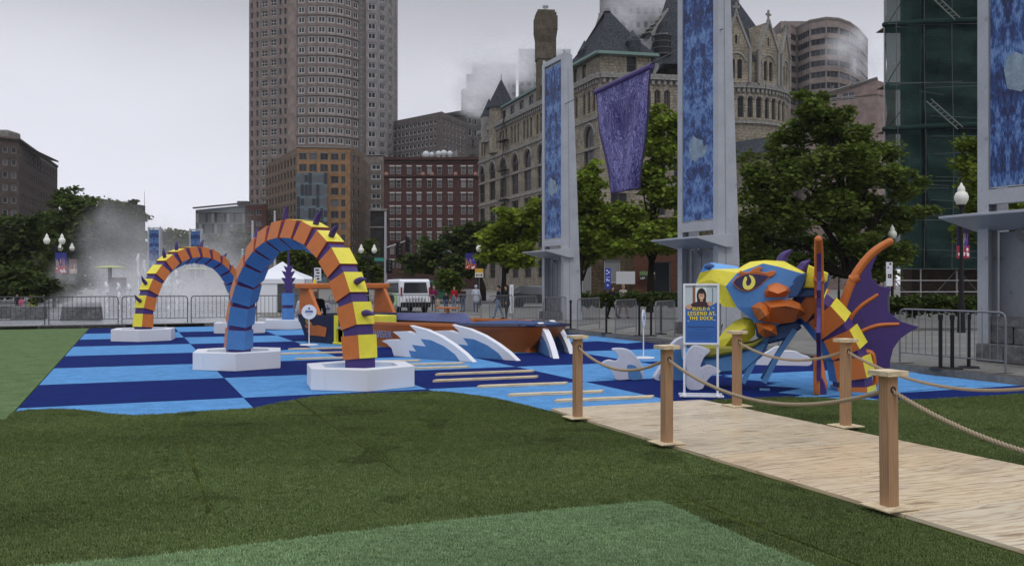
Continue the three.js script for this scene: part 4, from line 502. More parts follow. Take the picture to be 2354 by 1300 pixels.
// traffic signals
{
  const head = (t, x, y, z, lit, ry = 0, k = 1) => { const g = new THREE.Group(); const b = part('signal_head', [rbox(0.42 * k, 1.15 * k, 0.28, 0.03), box(0.6 * k, 1.35 * k, 0.02, 0, 0, -0.1)], M.black, t, [x, y, z], ry); for (let i = 0; i < 3; i++) part('lens', [new THREE.SphereGeometry(0.13 * k, 12, 8).scale(1, 1, 0.4).translate(0, (0.36 - i * 0.36) * k, 0.15)], i === lit ? mat([0.4, 0.4, 0.4], 0.4, { emissive: new THREE.Color(1, 0.93, 0.82), emissiveIntensity: 0.9 }) : mat([0.03, 0.03, 0.03], 0.3), b); return b; };
  const a = thing('traffic_signal', 'grey signal pole with a slanted arm left of the red brick building corner', 'traffic signal', [X(886, 74), PL, -74]);
  part('pole', cyl(0.13, 0.09, Y(486, 74) - PL, 12, 0, (Y(486, 74) - PL) / 2, 0), M.steel, a); part('mast_arm', rod([0, Y(570, 74) - PL, 0], [X(938, 74) - X(886, 74), Y(553, 74) - PL, 0.5], 0.07, 0.05, 8), M.steel, a); head(a, X(920, 74) - X(886, 74), Y(574, 74) - PL, 0.5, -1, 0.5, 0.9); head(a, X(940, 74) - X(886, 74), Y(562, 74) - PL, 0.5, -1, 1.2, 0.95); head(a, 0.35, Y(612, 74) - PL, 0.2, -1, 0.3, 0.8);
  part('street_sign', box(0.9, 0.26, 0.02, -0.45, Y(596, 74) - PL, 0.05), mat([0.02, 0.22, 0.16], 0.5), a);
  const d = 86, b = thing('traffic_signal', 'signal mast with two lit white lenses and green street sign before the dark tree', 'traffic signal', [X(1150, d), PL, -d]);
  part('pole', cyl(0.13, 0.1, Y(575, d) - PL, 12, 0, (Y(575, d) - PL) / 2, 0), M.steel, b); part('mast_arm', rod([0, Y(582, d) - PL, 0], [X(972, d) - X(1150, d), Y(576, d) - PL, 0], 0.07, 0.05, 8), M.steel, b);
  for (const px of [980, 1052]) { head(b, X(px, d) - X(1150, d), Y(582, d) - PL, 0.2, 1, 0, 0.95); const l = new THREE.PointLight(new THREE.Color(1, 0.94, 0.85), 0.5); l.position.set(X(px, d), Y(582, d), -d + 0.5); l.castShadow = true; scene.add(l); }
  const sg = canvasTex(256, 80, (c) => { c.fillStyle = '#2c7d72'; c.fillRect(0, 0, 256, 80); c.fillStyle = '#cfe6df'; c.font = 'bold 50px sans-serif'; c.textAlign = 'center'; c.fillText('Milk St', 128, 58); });
  part('street_sign', [box(1.25, 0.42, 0.02)], mat([1, 1, 1], 0.5, { map: sg }), b, [X(1013, d) - X(1150, d), Y(581, d) - PL, 0.12]);
}
// small boards and blocks behind the barriers
{
  const d1 = 47, b1 = thing('folding_board', 'small yellow folding board behind the left barriers', 'sign', G(75, 707, PL)); for (const s of [-1, 1]) part('board', [box(0.46, 0.95, 0.03, 0, 0.47, s * 0.14, 0, -s * 0.22)], paint([0.62, 0.66, 0.10]), b1); part('hinge', cyl(0.02, 0.02, 0.46, 6).rotateZ(Math.PI / 2).translate(0, 0.94, 0), M.black, b1);
  const blk = (label, px, py, w, h, dp, ry, t2) => { const t = thing('granite_block', label, 'stone block', G(px, py, PL), ry, 'rough granite blocks behind the barriers'); const g = rbox(w, h, dp, 0.05, 0, h / 2, 0), p = g.attributes.position; for (let i = 0; i < p.count; i++) { const n = (hash(Math.round(p.getX(i) * 9), Math.round(p.getY(i) * 9), Math.round(p.getZ(i) * 9)) - 0.5) * 0.06; p.setXYZ(i, p.getX(i) * (1 - 0.1 * p.getY(i)) + n, p.getY(i) + n * 0.5, p.getZ(i) + n); } part('stone', uvm(g), M.granite, t); part('top_slab', uvm(rbox(w * 0.96, 0.08, dp * 0.96, 0.02, 0, h + 0.03, 0)), M.granite, t); return t; };
  blk('rough granite block left of the far arch, nearer one', 187, 735, 1.6, 0.52, 0.9, 0.3); blk('long granite block left of the far arch, farther one', 188, 714, 2.0, 0.4, 0.8, 0.2); blk('rough granite block at the left, behind two barriers', 67, 733, 1.35, 0.5, 0.9, 0.25); blk('rough granite block cut off by the left edge', 4, 731, 1.0, 0.5, 0.9, 0.25);
  const ub = (label, px, py, w, h, dp, m, group) => { const t = thing('utility_box', label, 'utility box', G(px, py, PL), 0.1); part('cabinet', uvm(rbox(w, h, dp, 0.03, 0, h / 2, 0)), m, t); part('door_seam', box(0.015, h * 0.85, 0.01, 0, h / 2, dp / 2 + 0.004), M.black, t); part('lid', uvm(rbox(w * 1.05, 0.05, dp * 1.05, 0.015, 0, h + 0.02, 0)), m, t); return t; };
  ub('grey utility cabinet beside the person in the pale raincoat', 1080, 714, 0.62, 1.2, 0.5, mat([0.30, 0.30, 0.30], 0.6, { map: rep(T.grain, 1.3) })); ub('white post box beside the dark walker', 1176, 720, 0.2, 1.5, 0.2, M.white);
  const post = (label, x0, x1, y0, y1, d, tx, m) => { const t = thing('sign_post', label, 'sign', [X((x0 + x1) / 2, d), PL, -d]); const w = X(x1, d) - X(x0, d), h = Y(y0, d) - Y(y1, d), cy = (Y(y0, d) + Y(y1, d)) / 2 - PL; part('panel', box(w, h, 0.04, 0, cy, 0), tx ? mat([1, 1, 1], 0.5, { map: tx }) : m, t); part('pole', cyl(0.04, 0.04, cy + h / 2, 8, 0, (cy + h / 2) / 2, -0.06), M.darkSteel, t); return t; };
  post('yellow and white notice board on a pole behind the pedestrians', 1092, 1111, 617, 637, 58, canvasTex(128, 128, (c) => { c.fillStyle = '#d9d6cc'; c.fillRect(0, 0, 128, 128); c.fillStyle = '#c79a2e'; c.fillRect(0, 0, 128, 60); c.fillStyle = '#4a4238'; c.fillRect(14, 78, 26, 34); c.fillRect(52, 78, 18, 34); c.fillRect(84, 78, 30, 34); }));
  post('tall blue sign with white marks in front of the brown stone shop wall', 1391, 1404, 616, 664, 46, canvasTex(64, 256, (c) => { c.fillStyle = '#2a3fa0'; c.fillRect(0, 0, 64, 256); c.fillStyle = '#d6dcf0'; for (const q of [[12, 20, 20, 16], [34, 40, 18, 20], [10, 64, 26, 10], [12, 108, 44, 6], [14, 130, 16, 26], [36, 140, 14, 20], [22, 200, 18, 18]]) c.fillRect(...q); }));
  post('white sign with black marks on a post right of the dragon wing', 2038, 2052, 602, 657, 27, canvasTex(64, 256, (c) => { c.fillStyle = '#d8dade'; c.fillRect(0, 0, 64, 256); c.fillStyle = '#14141a'; c.beginPath(); c.arc(40, 20, 12, 0, 7); c.arc(18, 60, 9, 0, 7); c.fill(); c.fillRect(14, 128, 40, 44); c.fillStyle = '#b9a08a'; c.fillRect(22, 142, 18, 14); }));
  post('black and white street sign seen through the front arch', 722, 738, 615, 645, 48, canvasTex(64, 128, (c) => { c.fillStyle = '#cfd2d6'; c.fillRect(0, 0, 64, 128); c.fillStyle = '#15161a'; c.fillRect(10, 14, 34, 16); c.fillRect(20, 44, 30, 14); c.fillRect(8, 78, 40, 10); c.fillRect(24, 100, 24, 16); }));
  // pale flagpoles beyond the arches
  [[557, 575, 660, 60], [580, 510, 660, 66], [631, 487, 650, 74]].forEach(([px, py, b, d], i) => { const t = thing('banner_pole', ['pale banner pole in the gap between the two arches', 'taller pale banner pole above the shoulder of the front arch', 'thin pale pole rising above the front arch'][i], 'pole', [X(px, d), PL, -d]); part('pole', cyl(0.10, 0.08, Y(py, d) - PL, 8, 0, (Y(py, d) - PL) / 2, 0), mat([0.45, 0.47, 0.5], 0.5), t); part('cap', new THREE.SphereGeometry(0.1, 8, 6).translate(0, Y(py, d) - PL, 0), M.steel, t); if (i < 2) part('banner', box(0.5, 1.1, 0.02, 0.36, Y(py, d) - PL - 0.9 - i * 0.5, 0), mat([0.12, 0.11, 0.30], 0.6), t); });
  // white tent and lens canopies in the mist
  const tp = G(652, 712, PL), tent = thing('tent', 'white pointed tent behind the serpent tail', 'tent', [X(645, 52), PL, -52]); const e = [[-1.75, 1.85, 1.6], [1.75, 1.85, 1.6], [1.75, 1.85, -1.6], [-1.75, 1.85, -1.6]], pk = [0.1, 2.85, 0], mid = (a, b2, s) => a.map((q, i) => q + (b2[i] - q) * s), roof = []; for (let i = 0; i < 4; i++) { const a = e[i], b2 = e[(i + 1) % 4], a1 = mid(a, pk, 0.6), b1x = mid(b2, pk, 0.6); a1[1] -= 0.14; b1x[1] -= 0.14; roof.push([a, b2, b1x, a1], [a1, b1x, pk]); }
  part('roof', polyGeo(roof), M.white, tent); part('valance', polyGeo(e.map((a, i) => { const b2 = e[(i + 1) % 4]; return [a, b2, [b2[0], 1.6, b2[2]], [a[0], 1.6, a[2]]]; })), M.white, tent); part('side_wall', polyGeo([[[-1.72, 1.6, 1.55], [-1.72, 0, 1.55], [-1.72, 0, -1.55], [-1.72, 1.6, -1.55]], [[-1.72, 1.6, -1.55], [1.72, 1.6, -1.55], [1.72, 0, -1.55], [-1.72, 0, -1.55]], [[-1.72, 1.6, 1.55], [0.2, 1.6, 1.55], [0.2, 0, 1.55], [-1.72, 0, 1.55]]]), M.white, tent); for (const q of e) part('leg', cyl(0.03, 0.03, 1.85, 6, q[0], 0.925, q[2]), M.steel, tent);
  [[252, 615, 38, 62, 'left'], [450, 618, 28, 74, 'right']].forEach(([px, py, r, d, s], i) => { const t = thing('lens_canopy', i ? 'small pale green canopy half hidden in the mist behind the far arch' : 'pale green lens shaped canopy on a post in the mist, left of the far arch', 'canopy', [X(px, d), PL, -d]); const y = Y(py, d) - PL, R = r / F * d; part('roof', new THREE.SphereGeometry(R, 24, 10, 0, 7, 0, 0.62).scale(1.7, 0.75, 1.7).translate(0, y - R * 0.62, 0), paint([0.42, 0.48, 0.20]), t); part('post', cyl(0.12, 0.12, y, 10, 0, y / 2, 0), M.steel, t); part('hut', uvm(rbox(R * 0.8, y * 0.75, R * 0.8, 0.05, 0.5, y * 0.375, 0)), mat([0.22, 0.2, 0.2], 0.7), t); });
  // fountain jets
  const jr = rng(77); [[318, 585, 640, 62], [331, 600, 640, 63], [245, 650, 690, 50], [272, 652, 690, 52], [295, 655, 690, 54], [405, 625, 690, 56], [389, 640, 690, 52]].forEach(([px, y0, y1, d], i) => { const h = Y(y0, d) - PL, pts = [], rad = []; for (let k = 0; k <= 10; k++) { pts.push([(jr() - 0.5) * 0.12, h * k / 10, (jr() - 0.5) * 0.1]); rad.push(0.03 + 0.05 * jr() + 0.07 * Math.pow(k / 10, 2) * (k === 10 ? 0.4 : 1)); } const gs = taper(pts, rad, 40, 8); const o = whole('fountain_jet', ['taller white fountain jet in the mist left of the far arch', 'second white fountain jet just left of the far arch', 'low white fountain jet left of three above the barriers', 'low white fountain jet in the middle of three', 'low white fountain jet right of three', 'white fountain jet seen through the far arch, right one', 'white fountain jet seen through the far arch, left one'][i], 'fountain jet', gs, mat([0.8, 0.82, 0.85], 0.6, { transparent: true, opacity: 0.75 })); o.position.set(X(px, d), PL, -d); });
}
// ---------------------------------------------------------------- vehicles
{
  const van = (label, x, d, ry, c, green) => {
    const t = thing('parked_van', label, 'van', [x, PL, -d], ry), w = 1.72, prof = [[-2.2, 0.32], [2.2, 0.32], [2.2, 0.85], [1.55, 1.02], [0.85, 1.72], [0.5, 1.82], [-1.95, 1.84], [-2.12, 1.72], [-2.22, 1.0]];
    part('body', ext(prof, w - 0.1, 0.05, -w / 2 + 0.05), c, t); const gl = mat([0.02, 0.022, 0.025], 0.08);
    part('rear_window', polyGeo([[[-2.235, 1.08, 0.70], [-2.235, 1.08, -0.70], [-2.165, 1.66, -0.62], [-2.165, 1.66, 0.62]]]), gl, t);
    part('side_window', ext([[-1.9, 1.08], [0.95, 1.08], [0.72, 1.62], [-1.8, 1.66]], 0.02, 0, w / 2 - 0.005), gl, t); part('side_window', ext([[-1.9, 1.08], [0.95, 1.08], [0.72, 1.62], [-1.8, 1.66]], 0.02, 0, -w / 2 - 0.015), gl, t); part('windscreen', polyGeo([[[1.6, 1.02, 0.72], [1.6, 1.02, -0.72], [0.92, 1.68, -0.64], [0.92, 1.68, 0.64]]]), gl, t);
    part('bumper', rbox(0.14, 0.28, 1.7, 0.05, -2.24, 0.44, 0), M.black, t); part('number_plate', box(0.012, 0.13, 0.42, -2.255, 0.86, 0.05), M.white, t); for (const s of [-1, 1]) part('tail_light', rbox(0.05, 0.5, 0.1, 0.02, -2.215, 1.15, s * 0.80), mat([0.25, 0.01, 0.01], 0.3), t);
    for (const x2 of [-1.4, 1.4]) for (const s of [-1, 1]) { const q = part('wheel', new THREE.CylinderGeometry(0.32, 0.32, 0.2, 20).rotateX(Math.PI / 2).translate(x2, 0.32, s * 0.76), M.black, t); part('rim', new THREE.CylinderGeometry(0.19, 0.19, 0.21, 14).rotateX(Math.PI / 2).translate(x2, 0.32, s * 0.765), M.steel, q); }
    part('roof_rack', [rod([-1.5, 1.92, 0.6], [0.4, 1.92, 0.6], 0.02), rod([-1.5, 1.92, -0.6], [0.4, 1.92, -0.6], 0.02), rod([-1.2, 1.92, 0.6], [-1.2, 1.92, -0.6], 0.02)], M.black, t);
    if (green) { for (const s of [1, -1]) part('side_graphic', ext(smooth([[-1.6, 0.5], [-0.4, 0.42], [0.6, 0.5], [1.2, 0.8], [0.4, 1.04], [-0.7, 1.06], [-1.5, 1.0], [-1.8, 0.75]], 40), 0.012, 0, s * (w / 2) - (s > 0 ? -0.004 : 0.016)), mat([0.45, 0.68, 0.30], 0.4), t); for (const z of [w / 2 + 0.018, -w / 2 - 0.03]) part('side_graphic', ext(smooth([[-0.9, 0.5], [0.3, 0.5], [0.7, 0.75], [0.1, 1.0], [-0.8, 0.98], [-1.1, 0.75]], 40), 0.012, 0, z), M.black, t); part('tailgate_print', [0, 1, 2, 3, 4, 5, 6].map((k) => box(0.01, 0.2 + (k % 3) * 0.05, 0.1, -2.24, 0.66, -0.5 + k * 0.17)), mat([0.3, 0.3, 0.32], 0.5), t); }
    return t;
  };
  van('white and pale green van seen from behind, parked beyond the boat', X(929, 52), 52, Math.PI / 2 + 0.40, M.white, true);
  van('dark green van far behind the pedestrians', X(1010, 74), 74, 0.2, mat([0.02, 0.10, 0.06], 0.35));
  const car = thing('parked_car', 'dark grey car parked left of the tall pylon foot', 'car', [X(1232, 62), PL, -62], 0.25); part('body', [ext([[-2.2, 0.3], [2.2, 0.3], [2.2, 0.75], [1.2, 0.92], [-1.6, 0.95], [-2.15, 0.8]], 1.6, 0.06, -0.8)], mat([0.04, 0.045, 0.05], 0.25), car); part('cabin', ext([[-1.7, 0.92], [1.2, 0.9], [0.45, 1.42], [-1.0, 1.44]], 1.35, 0.06, -0.67), mat([0.16, 0.18, 0.2], 0.12), car); for (const x of [-1.35, 1.35]) for (const s of [-1, 1]) part('wheel', new THREE.CylinderGeometry(0.32, 0.32, 0.2, 18).rotateX(Math.PI / 2).translate(x, 0.32, s * 0.78), M.black, car);
}
// ---------------------------------------------------------------- people
function person(label, px, footY, headY, ry, pose, cols, hair, extra = {}) {
  const d = extra.d ?? (H - PL) * F / (footY - 650), h = Y(headY, d) - PL, k = extra.k ?? h / 1.72, S = pose === 'stride' ? 0.24 : 0.03, sit = pose === 'sit';
  const hip = sit ? 0.5 : 0.92, B = [], add = (a, b, r0, r1, c) => B.push([a, b, r0, r1, c]), [skin, top, legs, shoe] = cols, up = hip - 0.92;
  for (const s of [-1, 1]) { const f = s * S; if (sit) { add([s * .1, .5, 0], [s * .12, .5, .42], .085, .065, legs); add([s * .12, .5, .42], [s * .12, .1, .45], .062, .045, legs); add([s * .12, .05, .45], [s * .12, .04, .6], .045, .035, shoe); } else { add([s * .09, .9, 0], [s * .1, .5, f * .55], .088, .062, extra.bare ? skin : legs); add([s * .1, .5, f * .55], [s * .1, .1, f], .06, .042, extra.bare ? skin : legs); add([s * .1, .05, f], [s * .11, .035, f + .14], .045, .035, shoe); }
    add([s * .19, 1.40 + up, 0], [s * .25, 1.12 + up, -f * .4 - .02], .058, .046, top); add([s * .25, 1.12 + up, -f * .4 - .02], [s * .23, .88 + up, -f * .7 + .08], .045, .034, top); for (let q = 0; q < 4; q++) add([s * (.23 + q * .008 - .012), .84 + up, -f * .7 + .08 + q * .012 - .02], [s * (.225 + q * .008 - .012), .755 + up, -f * .7 + .10 + q * .016 - .02], .012, .009, skin); add([s * .23, .86 + up, -f * .7 + .085], [s * .228, .81 + up, -f * .7 + .09], .03, .026, skin); add([s * .222, .84 + up, -f * .7 + .115], [s * .21, .79 + up, -f * .7 + .14], .013, .01, skin); }
  add([0, .93 + up, 0], [0, 1.12 + up, 0], .125, .125, extra.bare ? top : legs); add([-.05, 1.10 + up, 0], [-.09, 1.36 + up, 0], .11, .10, top); add([.05, 1.10 + up, 0], [.09, 1.36 + up, 0], .11, .10, top); add([-.15, 1.41 + up, 0], [.15, 1.41 + up, 0], .07, .07, top); add([0, 1.42 + up, 0], [0, 1.54 + up, .01], .055, .05, skin); add([0, 1.585 + up, .02], [0, 1.655 + up, .0], .075, .088, skin); add([0, 1.60 + up, .10], [0, 1.585 + up, .115], .014, .012, skin);
  if (extra.coat) { add([0, 1.2 + up, 0], [0, .78 + up, 0], .16, extra.coat, top); }
  const n = extra.res ?? 60, mc = new MarchingCubes(n, M.white, false, false, 60000), sz = 0.95, hs = n / 2; mc.isolation = 0;
  const dist = (x, y, z, [a, b, r0, r1]) => { const bx = b[0] - a[0], by = b[1] - a[1], bz = b[2] - a[2], L = bx * bx + by * by + bz * bz, t = Math.max(0, Math.min(1, ((x - a[0]) * bx + (y - a[1]) * by + (z - a[2]) * bz) / L)); return Math.hypot(x - a[0] - bx * t, y - a[1] - by * t, z - a[2] - bz * t) - (r0 + (r1 - r0) * t); };
  for (let q = 0; q < n; q++) for (let j = 0; j < n; j++) for (let i = 0; i < n; i++) { const x = (i - hs) / hs * 0.62, y = (j - hs) / hs * sz + 0.9, z = (q - hs) / hs * 0.66; let m = 0, s = 0; m = 9; for (const b of B) { const v = dist(x, y, z, b); const kk = 0.025, hh = Math.max(kk - Math.abs(m - v), 0) / kk; m = Math.min(m, v) - hh * hh * kk * 0.25; } mc.field[i + j * n + q * n * n] = -m; }
  mc.update();
  const cnt = mc.count, P = new Float32Array(cnt * 3), Nn = new Float32Array(cnt * 3), Cc = new Float32Array(cnt * 3);
  for (let i = 0; i < cnt; i++) { const x = mc.positionArray[i * 3] * 0.62, y = mc.positionArray[i * 3 + 1] * sz + 0.9, z = mc.positionArray[i * 3 + 2] * 0.66; let best = 9, c = skin; for (const b of B) { const v = dist(x, y, z, b); if (v < best) { best = v; c = b[4]; } } P.set([x * k, y * k, z * k], i * 3); Nn.set([mc.normalArray[i * 3], mc.normalArray[i * 3 + 1], mc.normalArray[i * 3 + 2]], i * 3); Cc.set(c, i * 3); }
  const g = new THREE.BufferGeometry(); g.setAttribute('position', new THREE.BufferAttribute(P, 3)); g.setAttribute('color', new THREE.BufferAttribute(Cc, 3)); { const w = mergeVertices(g, 1e-4); w.computeVertexNormals(); g.copy(w); }
  const t = thing('person', label, 'person', [X(px, d), extra.y ?? PL, -d], ry); const body = part('body', g, mat([1, 1, 1], 0.85, { vertexColors: true }), t); body.scale.x = extra.wide ?? 1;
  const hy = (1.66 + up) * k, R = 0.10 * k; if (hair) { const hg = [new THREE.SphereGeometry(R, 14, 10, 0, 7, 0, 1.75).scale(1, 1.05, 1.08).rotateX(-0.45).translate(0, hy, -0.005)]; if (extra.long) hg.push(rbox(0.19 * k, 0.28 * k, 0.08 * k, 0.03, 0, hy - 0.13 * k, -0.07 * k)); part(extra.hat ? 'cap' : 'hair', hg, mat(hair, 0.85), t); }
  return t;
}
{
  const sk = [0.42, 0.26, 0.19], jean = [0.06, 0.09, 0.16], blk = [0.015, 0.015, 0.018], dk = [0.03, 0.03, 0.035];
  person('person in a maroon jacket standing behind a small child', 997, 714, 658, 0.3, 'stand', [sk, [0.20, 0.02, 0.08], dk, blk], [0.30, 0.22, 0.16]);
  person('small child in a beige coat holding arms out, in front of the maroon jacket', 1006, 715, 684, 0, 'stand', [sk, [0.45, 0.36, 0.28], [0.3, 0.28, 0.28], blk], [0.25, 0.16, 0.1], { coat: .17 });
  person('person in a dark jacket and jeans left of the red jacket', 1025, 716, 672, 0.5, 'stand', [sk, [0.03, 0.03, 0.04], jean, blk], [0.03, 0.025, 0.02]);
  person('person in a red jacket and pale jeans', 1044, 714, 659, -0.3, 'stand', [sk, [0.36, 0.02, 0.03], [0.20, 0.24, 0.32], blk], [0.12, 0.08, 0.05]);
  person('person in dark clothes right of the red jacket', 1064, 716, 660, -2.4, 'stand', [sk, [0.06, 0.03, 0.03], jean, blk], [0.03, 0.025, 0.02]);
  person('person in a pale grey raincoat walking away with hood up', 1094, 717, 656, 3.1, 'stand', [sk, [0.40, 0.44, 0.50], [0.05, 0.07, 0.12], blk], [0.40, 0.44, 0.50], { coat: .21, hat: 1 });
  person('person in a dark top and blue jeans striding to the left', 1146, 734, 657, -1.5, 'stride', [sk, [0.02, 0.025, 0.04], [0.13, 0.19, 0.28], blk], [0.03, 0.025, 0.02]);
  person('person in a long dark dress beside the striding person', 1164, 732, 656, -1.3, 'stand', [sk, [0.016, 0.016, 0.02], [0.016, 0.016, 0.02], [0.2, 0.15, 0.13]], [0.02, 0.016, 0.014], { coat: .2, long: 1 });
  person('person in black clothes walking, left of the beige jacket', 1408, 732, 658, 0.9, 'stride', [sk, blk, blk, blk], [0.03, 0.025, 0.02]);
  person('woman in a beige jacket with bare legs and hat, beside the black clothed walker', 1433, 731, 655, 0.5, 'stride', [sk, [0.36, 0.31, 0.29], [0.1, 0.09, 0.09], blk], [0.25, 0.18, 0.12], { bare: 1, coat: .16, hat: 1 });
  person('person in a black jacket with fair hair, seen from behind in the boat', 724, 760, 668, 2.9, 'sit', [sk, blk, dk, blk], [0.34, 0.22, 0.12], { d: 27.9, k: 0.95, y: 0.27, wide: 1.3 });
  person('person in a white cap sitting in the boat behind the left roll bar post', 696, 760, 664, 2.6, 'sit', [sk, [0.5, 0.5, 0.5], dk, blk], [0.75, 0.73, 0.68], { d: 28.6, k: 0.95, y: 0.2, hat: 1 });
  person('small child in pink beyond the left barriers', 47, 712, 684, 0.4, 'stand', [sk, [0.6, 0.12, 0.22], [0.5, 0.1, 0.2], blk], [0.03, 0.02, 0.02]);
  person('person in dark clothes beyond the left barriers beside the pink child', 38, 711, 676, 0.8, 'stand', [sk, dk, dk, blk], [0.03, 0.02, 0.02]);
}

// ---------------------------------------------------------------- buildings
const pane = [[0.014, 0.017, 0.02], [0.035, 0.039, 0.043], [0.10, 0.107, 0.115], [0.22, 0.22, 0.22]].map((c, i) => mat(c, 0.12 + i * 0.06, { specularIntensity: 0.28 }));
const capCount = new Map();
const geoCache = new Map(); const cached = (k, f) => { if (!geoCache.has(k)) geoCache.set(k, f()); return geoCache.get(k); };
const winPath = (w, h, arch) => { if (!arch) return [[-w / 2, -h / 2], [w / 2, -h / 2], [w / 2, h / 2], [-w / 2, h / 2]]; const r = w / 2, o = [[-r, -h / 2], [r, -h / 2]]; for (let i = 0; i <= 8; i++) { const a = i / 8 * Math.PI; o.push([Math.cos(a) * r, h / 2 - r + Math.sin(a) * r]); } return o; };
const inset = (w, h, arch, f) => winPath(w - 2 * f, h - 2 * f, arch);
// a wall from a to b (left to right as seen, [x, depth]) with real openings; each window is a frame with panes set back in the wall
function facade(t, o) {
  const { a, b, y0, y1, wins = [], wall, frame = M.white, th = 0.5, name = 'wall', mix = [0, 0, 1], f = 0.12, set = 0.28, bars = [0, 0], lintel, seed = 1 } = o;
  const L = Math.hypot(b[0] - a[0], b[1] - a[1]), ang = Math.atan2(b[1] - a[1], b[0] - a[0]), R = rng(seed + Math.round(a[0] * 7));
  const outline = o.outline ? o.outline.map((p) => [p[0] < 0 ? L : p[0], p[1]]) : [[0, y0], [L, y0], [L, y1], [0, y1]];
  const ok = wins.filter((w) => w.s - w.w / 2 > 0.05 && w.s + w.w / 2 < L - 0.05);
  const g = ext(outline, th, 0, -th, ok.map((w) => winPath(w.w, w.h, w.arch).map((p) => [p[0] + w.s, p[1] + w.y])));
  const q = part(name, uvm(g), wall, t, [a[0], 0, -a[1]], ang), root = t;
  const stuff = (root.userData.rest ??= new Map());
  for (const w of ok) {
    const key = [w.w, w.h, w.arch, f, bars].join('|');
    const fg = cached('f' + key, () => { const W2 = w.w - 2 * f, H2 = w.h - 2 * f, gs = [ext(winPath(w.w - 0.02, w.h - 0.02, w.arch), 0.10, 0, -set, [inset(w.w, w.h, w.arch, f)])]; for (let i = 1; i <= bars[0]; i++) gs.push(box(f * 0.7, H2, 0.07, -W2 / 2 + W2 * i / (bars[0] + 1), 0, -set + 0.05)); for (let i = 1; i <= bars[1]; i++) gs.push(box(W2, f * 0.7, 0.06, 0, -H2 / 2 + H2 * i / (bars[1] + 1), -set + 0.05)); return merge(gs); });
    const pg = cached('p' + key, () => ext(inset(w.w, w.h, w.arch, f * 0.8), 0.03, 0, -set + 0.012));
    const x = a[0] + Math.cos(ang) * w.s, z = -a[1] - Math.sin(ang) * w.s, pm = pane[mix[Math.floor(R() * mix.length)]];
    const n = capCount.get(t) ?? 0;
    if (n < (o.cap ?? 285)) { capCount.set(t, n + 1); const wm = part('window', fg, o.dark && R() < 0.5 ? o.dark : frame, t, [x, w.y, z], ang); part('pane', pg, pm, wm); } else for (const [gg, mm] of [[fg, frame], [pg, pm]]) { if (!stuff.has(mm)) stuff.set(mm, []); stuff.get(mm).push(gg.clone().rotateY(ang).translate(x, w.y, z)); }
    if (lintel) part('lintel', cached('l' + w.w + lintel.join(), () => merge([box(w.w * 1.25, lintel[0], 0.3, 0, 0, -0.03)])), lintel[2] ?? M.trim, t, [x, w.y + w.h / 2 + lintel[0] / 2 + 0.003, z], ang);
  }
  return { L, ang, q, at: (s, y, out = 0) => [a[0] + Math.cos(ang) * s + Math.sin(ang) * out, y, -a[1] - Math.sin(ang) * s + Math.cos(ang) * out] };
}
function rest(t) { const s = t.userData.rest; delete t.userData.rest; if (!s) return; let k = 0; for (const [m, gs] of s) { const o = part('windows', gs, m, t); o.userData.kind = 'stuff'; } }
const grid = (cols, rows, w, h, arch) => rows.flatMap((y) => cols.map((s) => ({ s, y, w, h, arch })));
const range = (n, f) => Array.from({ length: n }, (_, i) => f(i));
function prismRoof(t, pts, y0, y1, m, name = 'roof') { const s = pts.map((p) => [p[0], -p[1]]); return part(name, uvm(ext(pts.map((p) => [p[0], p[1]]), y1 - y0).rotateX(-Math.PI / 2).translate(0, y0, 0)), m, t); }
M.trim = mat([0.42, 0.40, 0.37], 0.8, { map: rep(T.granite, 2) });
const wallm = (c, tx, k, r = 0.85, bump = 0) => mat(c, r, { map: rep(tx, k), ...(bump ? { bumpMap: rep(tx, k), bumpScale: bump } : {}) });
const building = (label, name = 'office_building') => thing(name, label, name === 'grain_hall' ? 'stone building' : 'building');
const PX = (px, d) => [X(px, d), d];

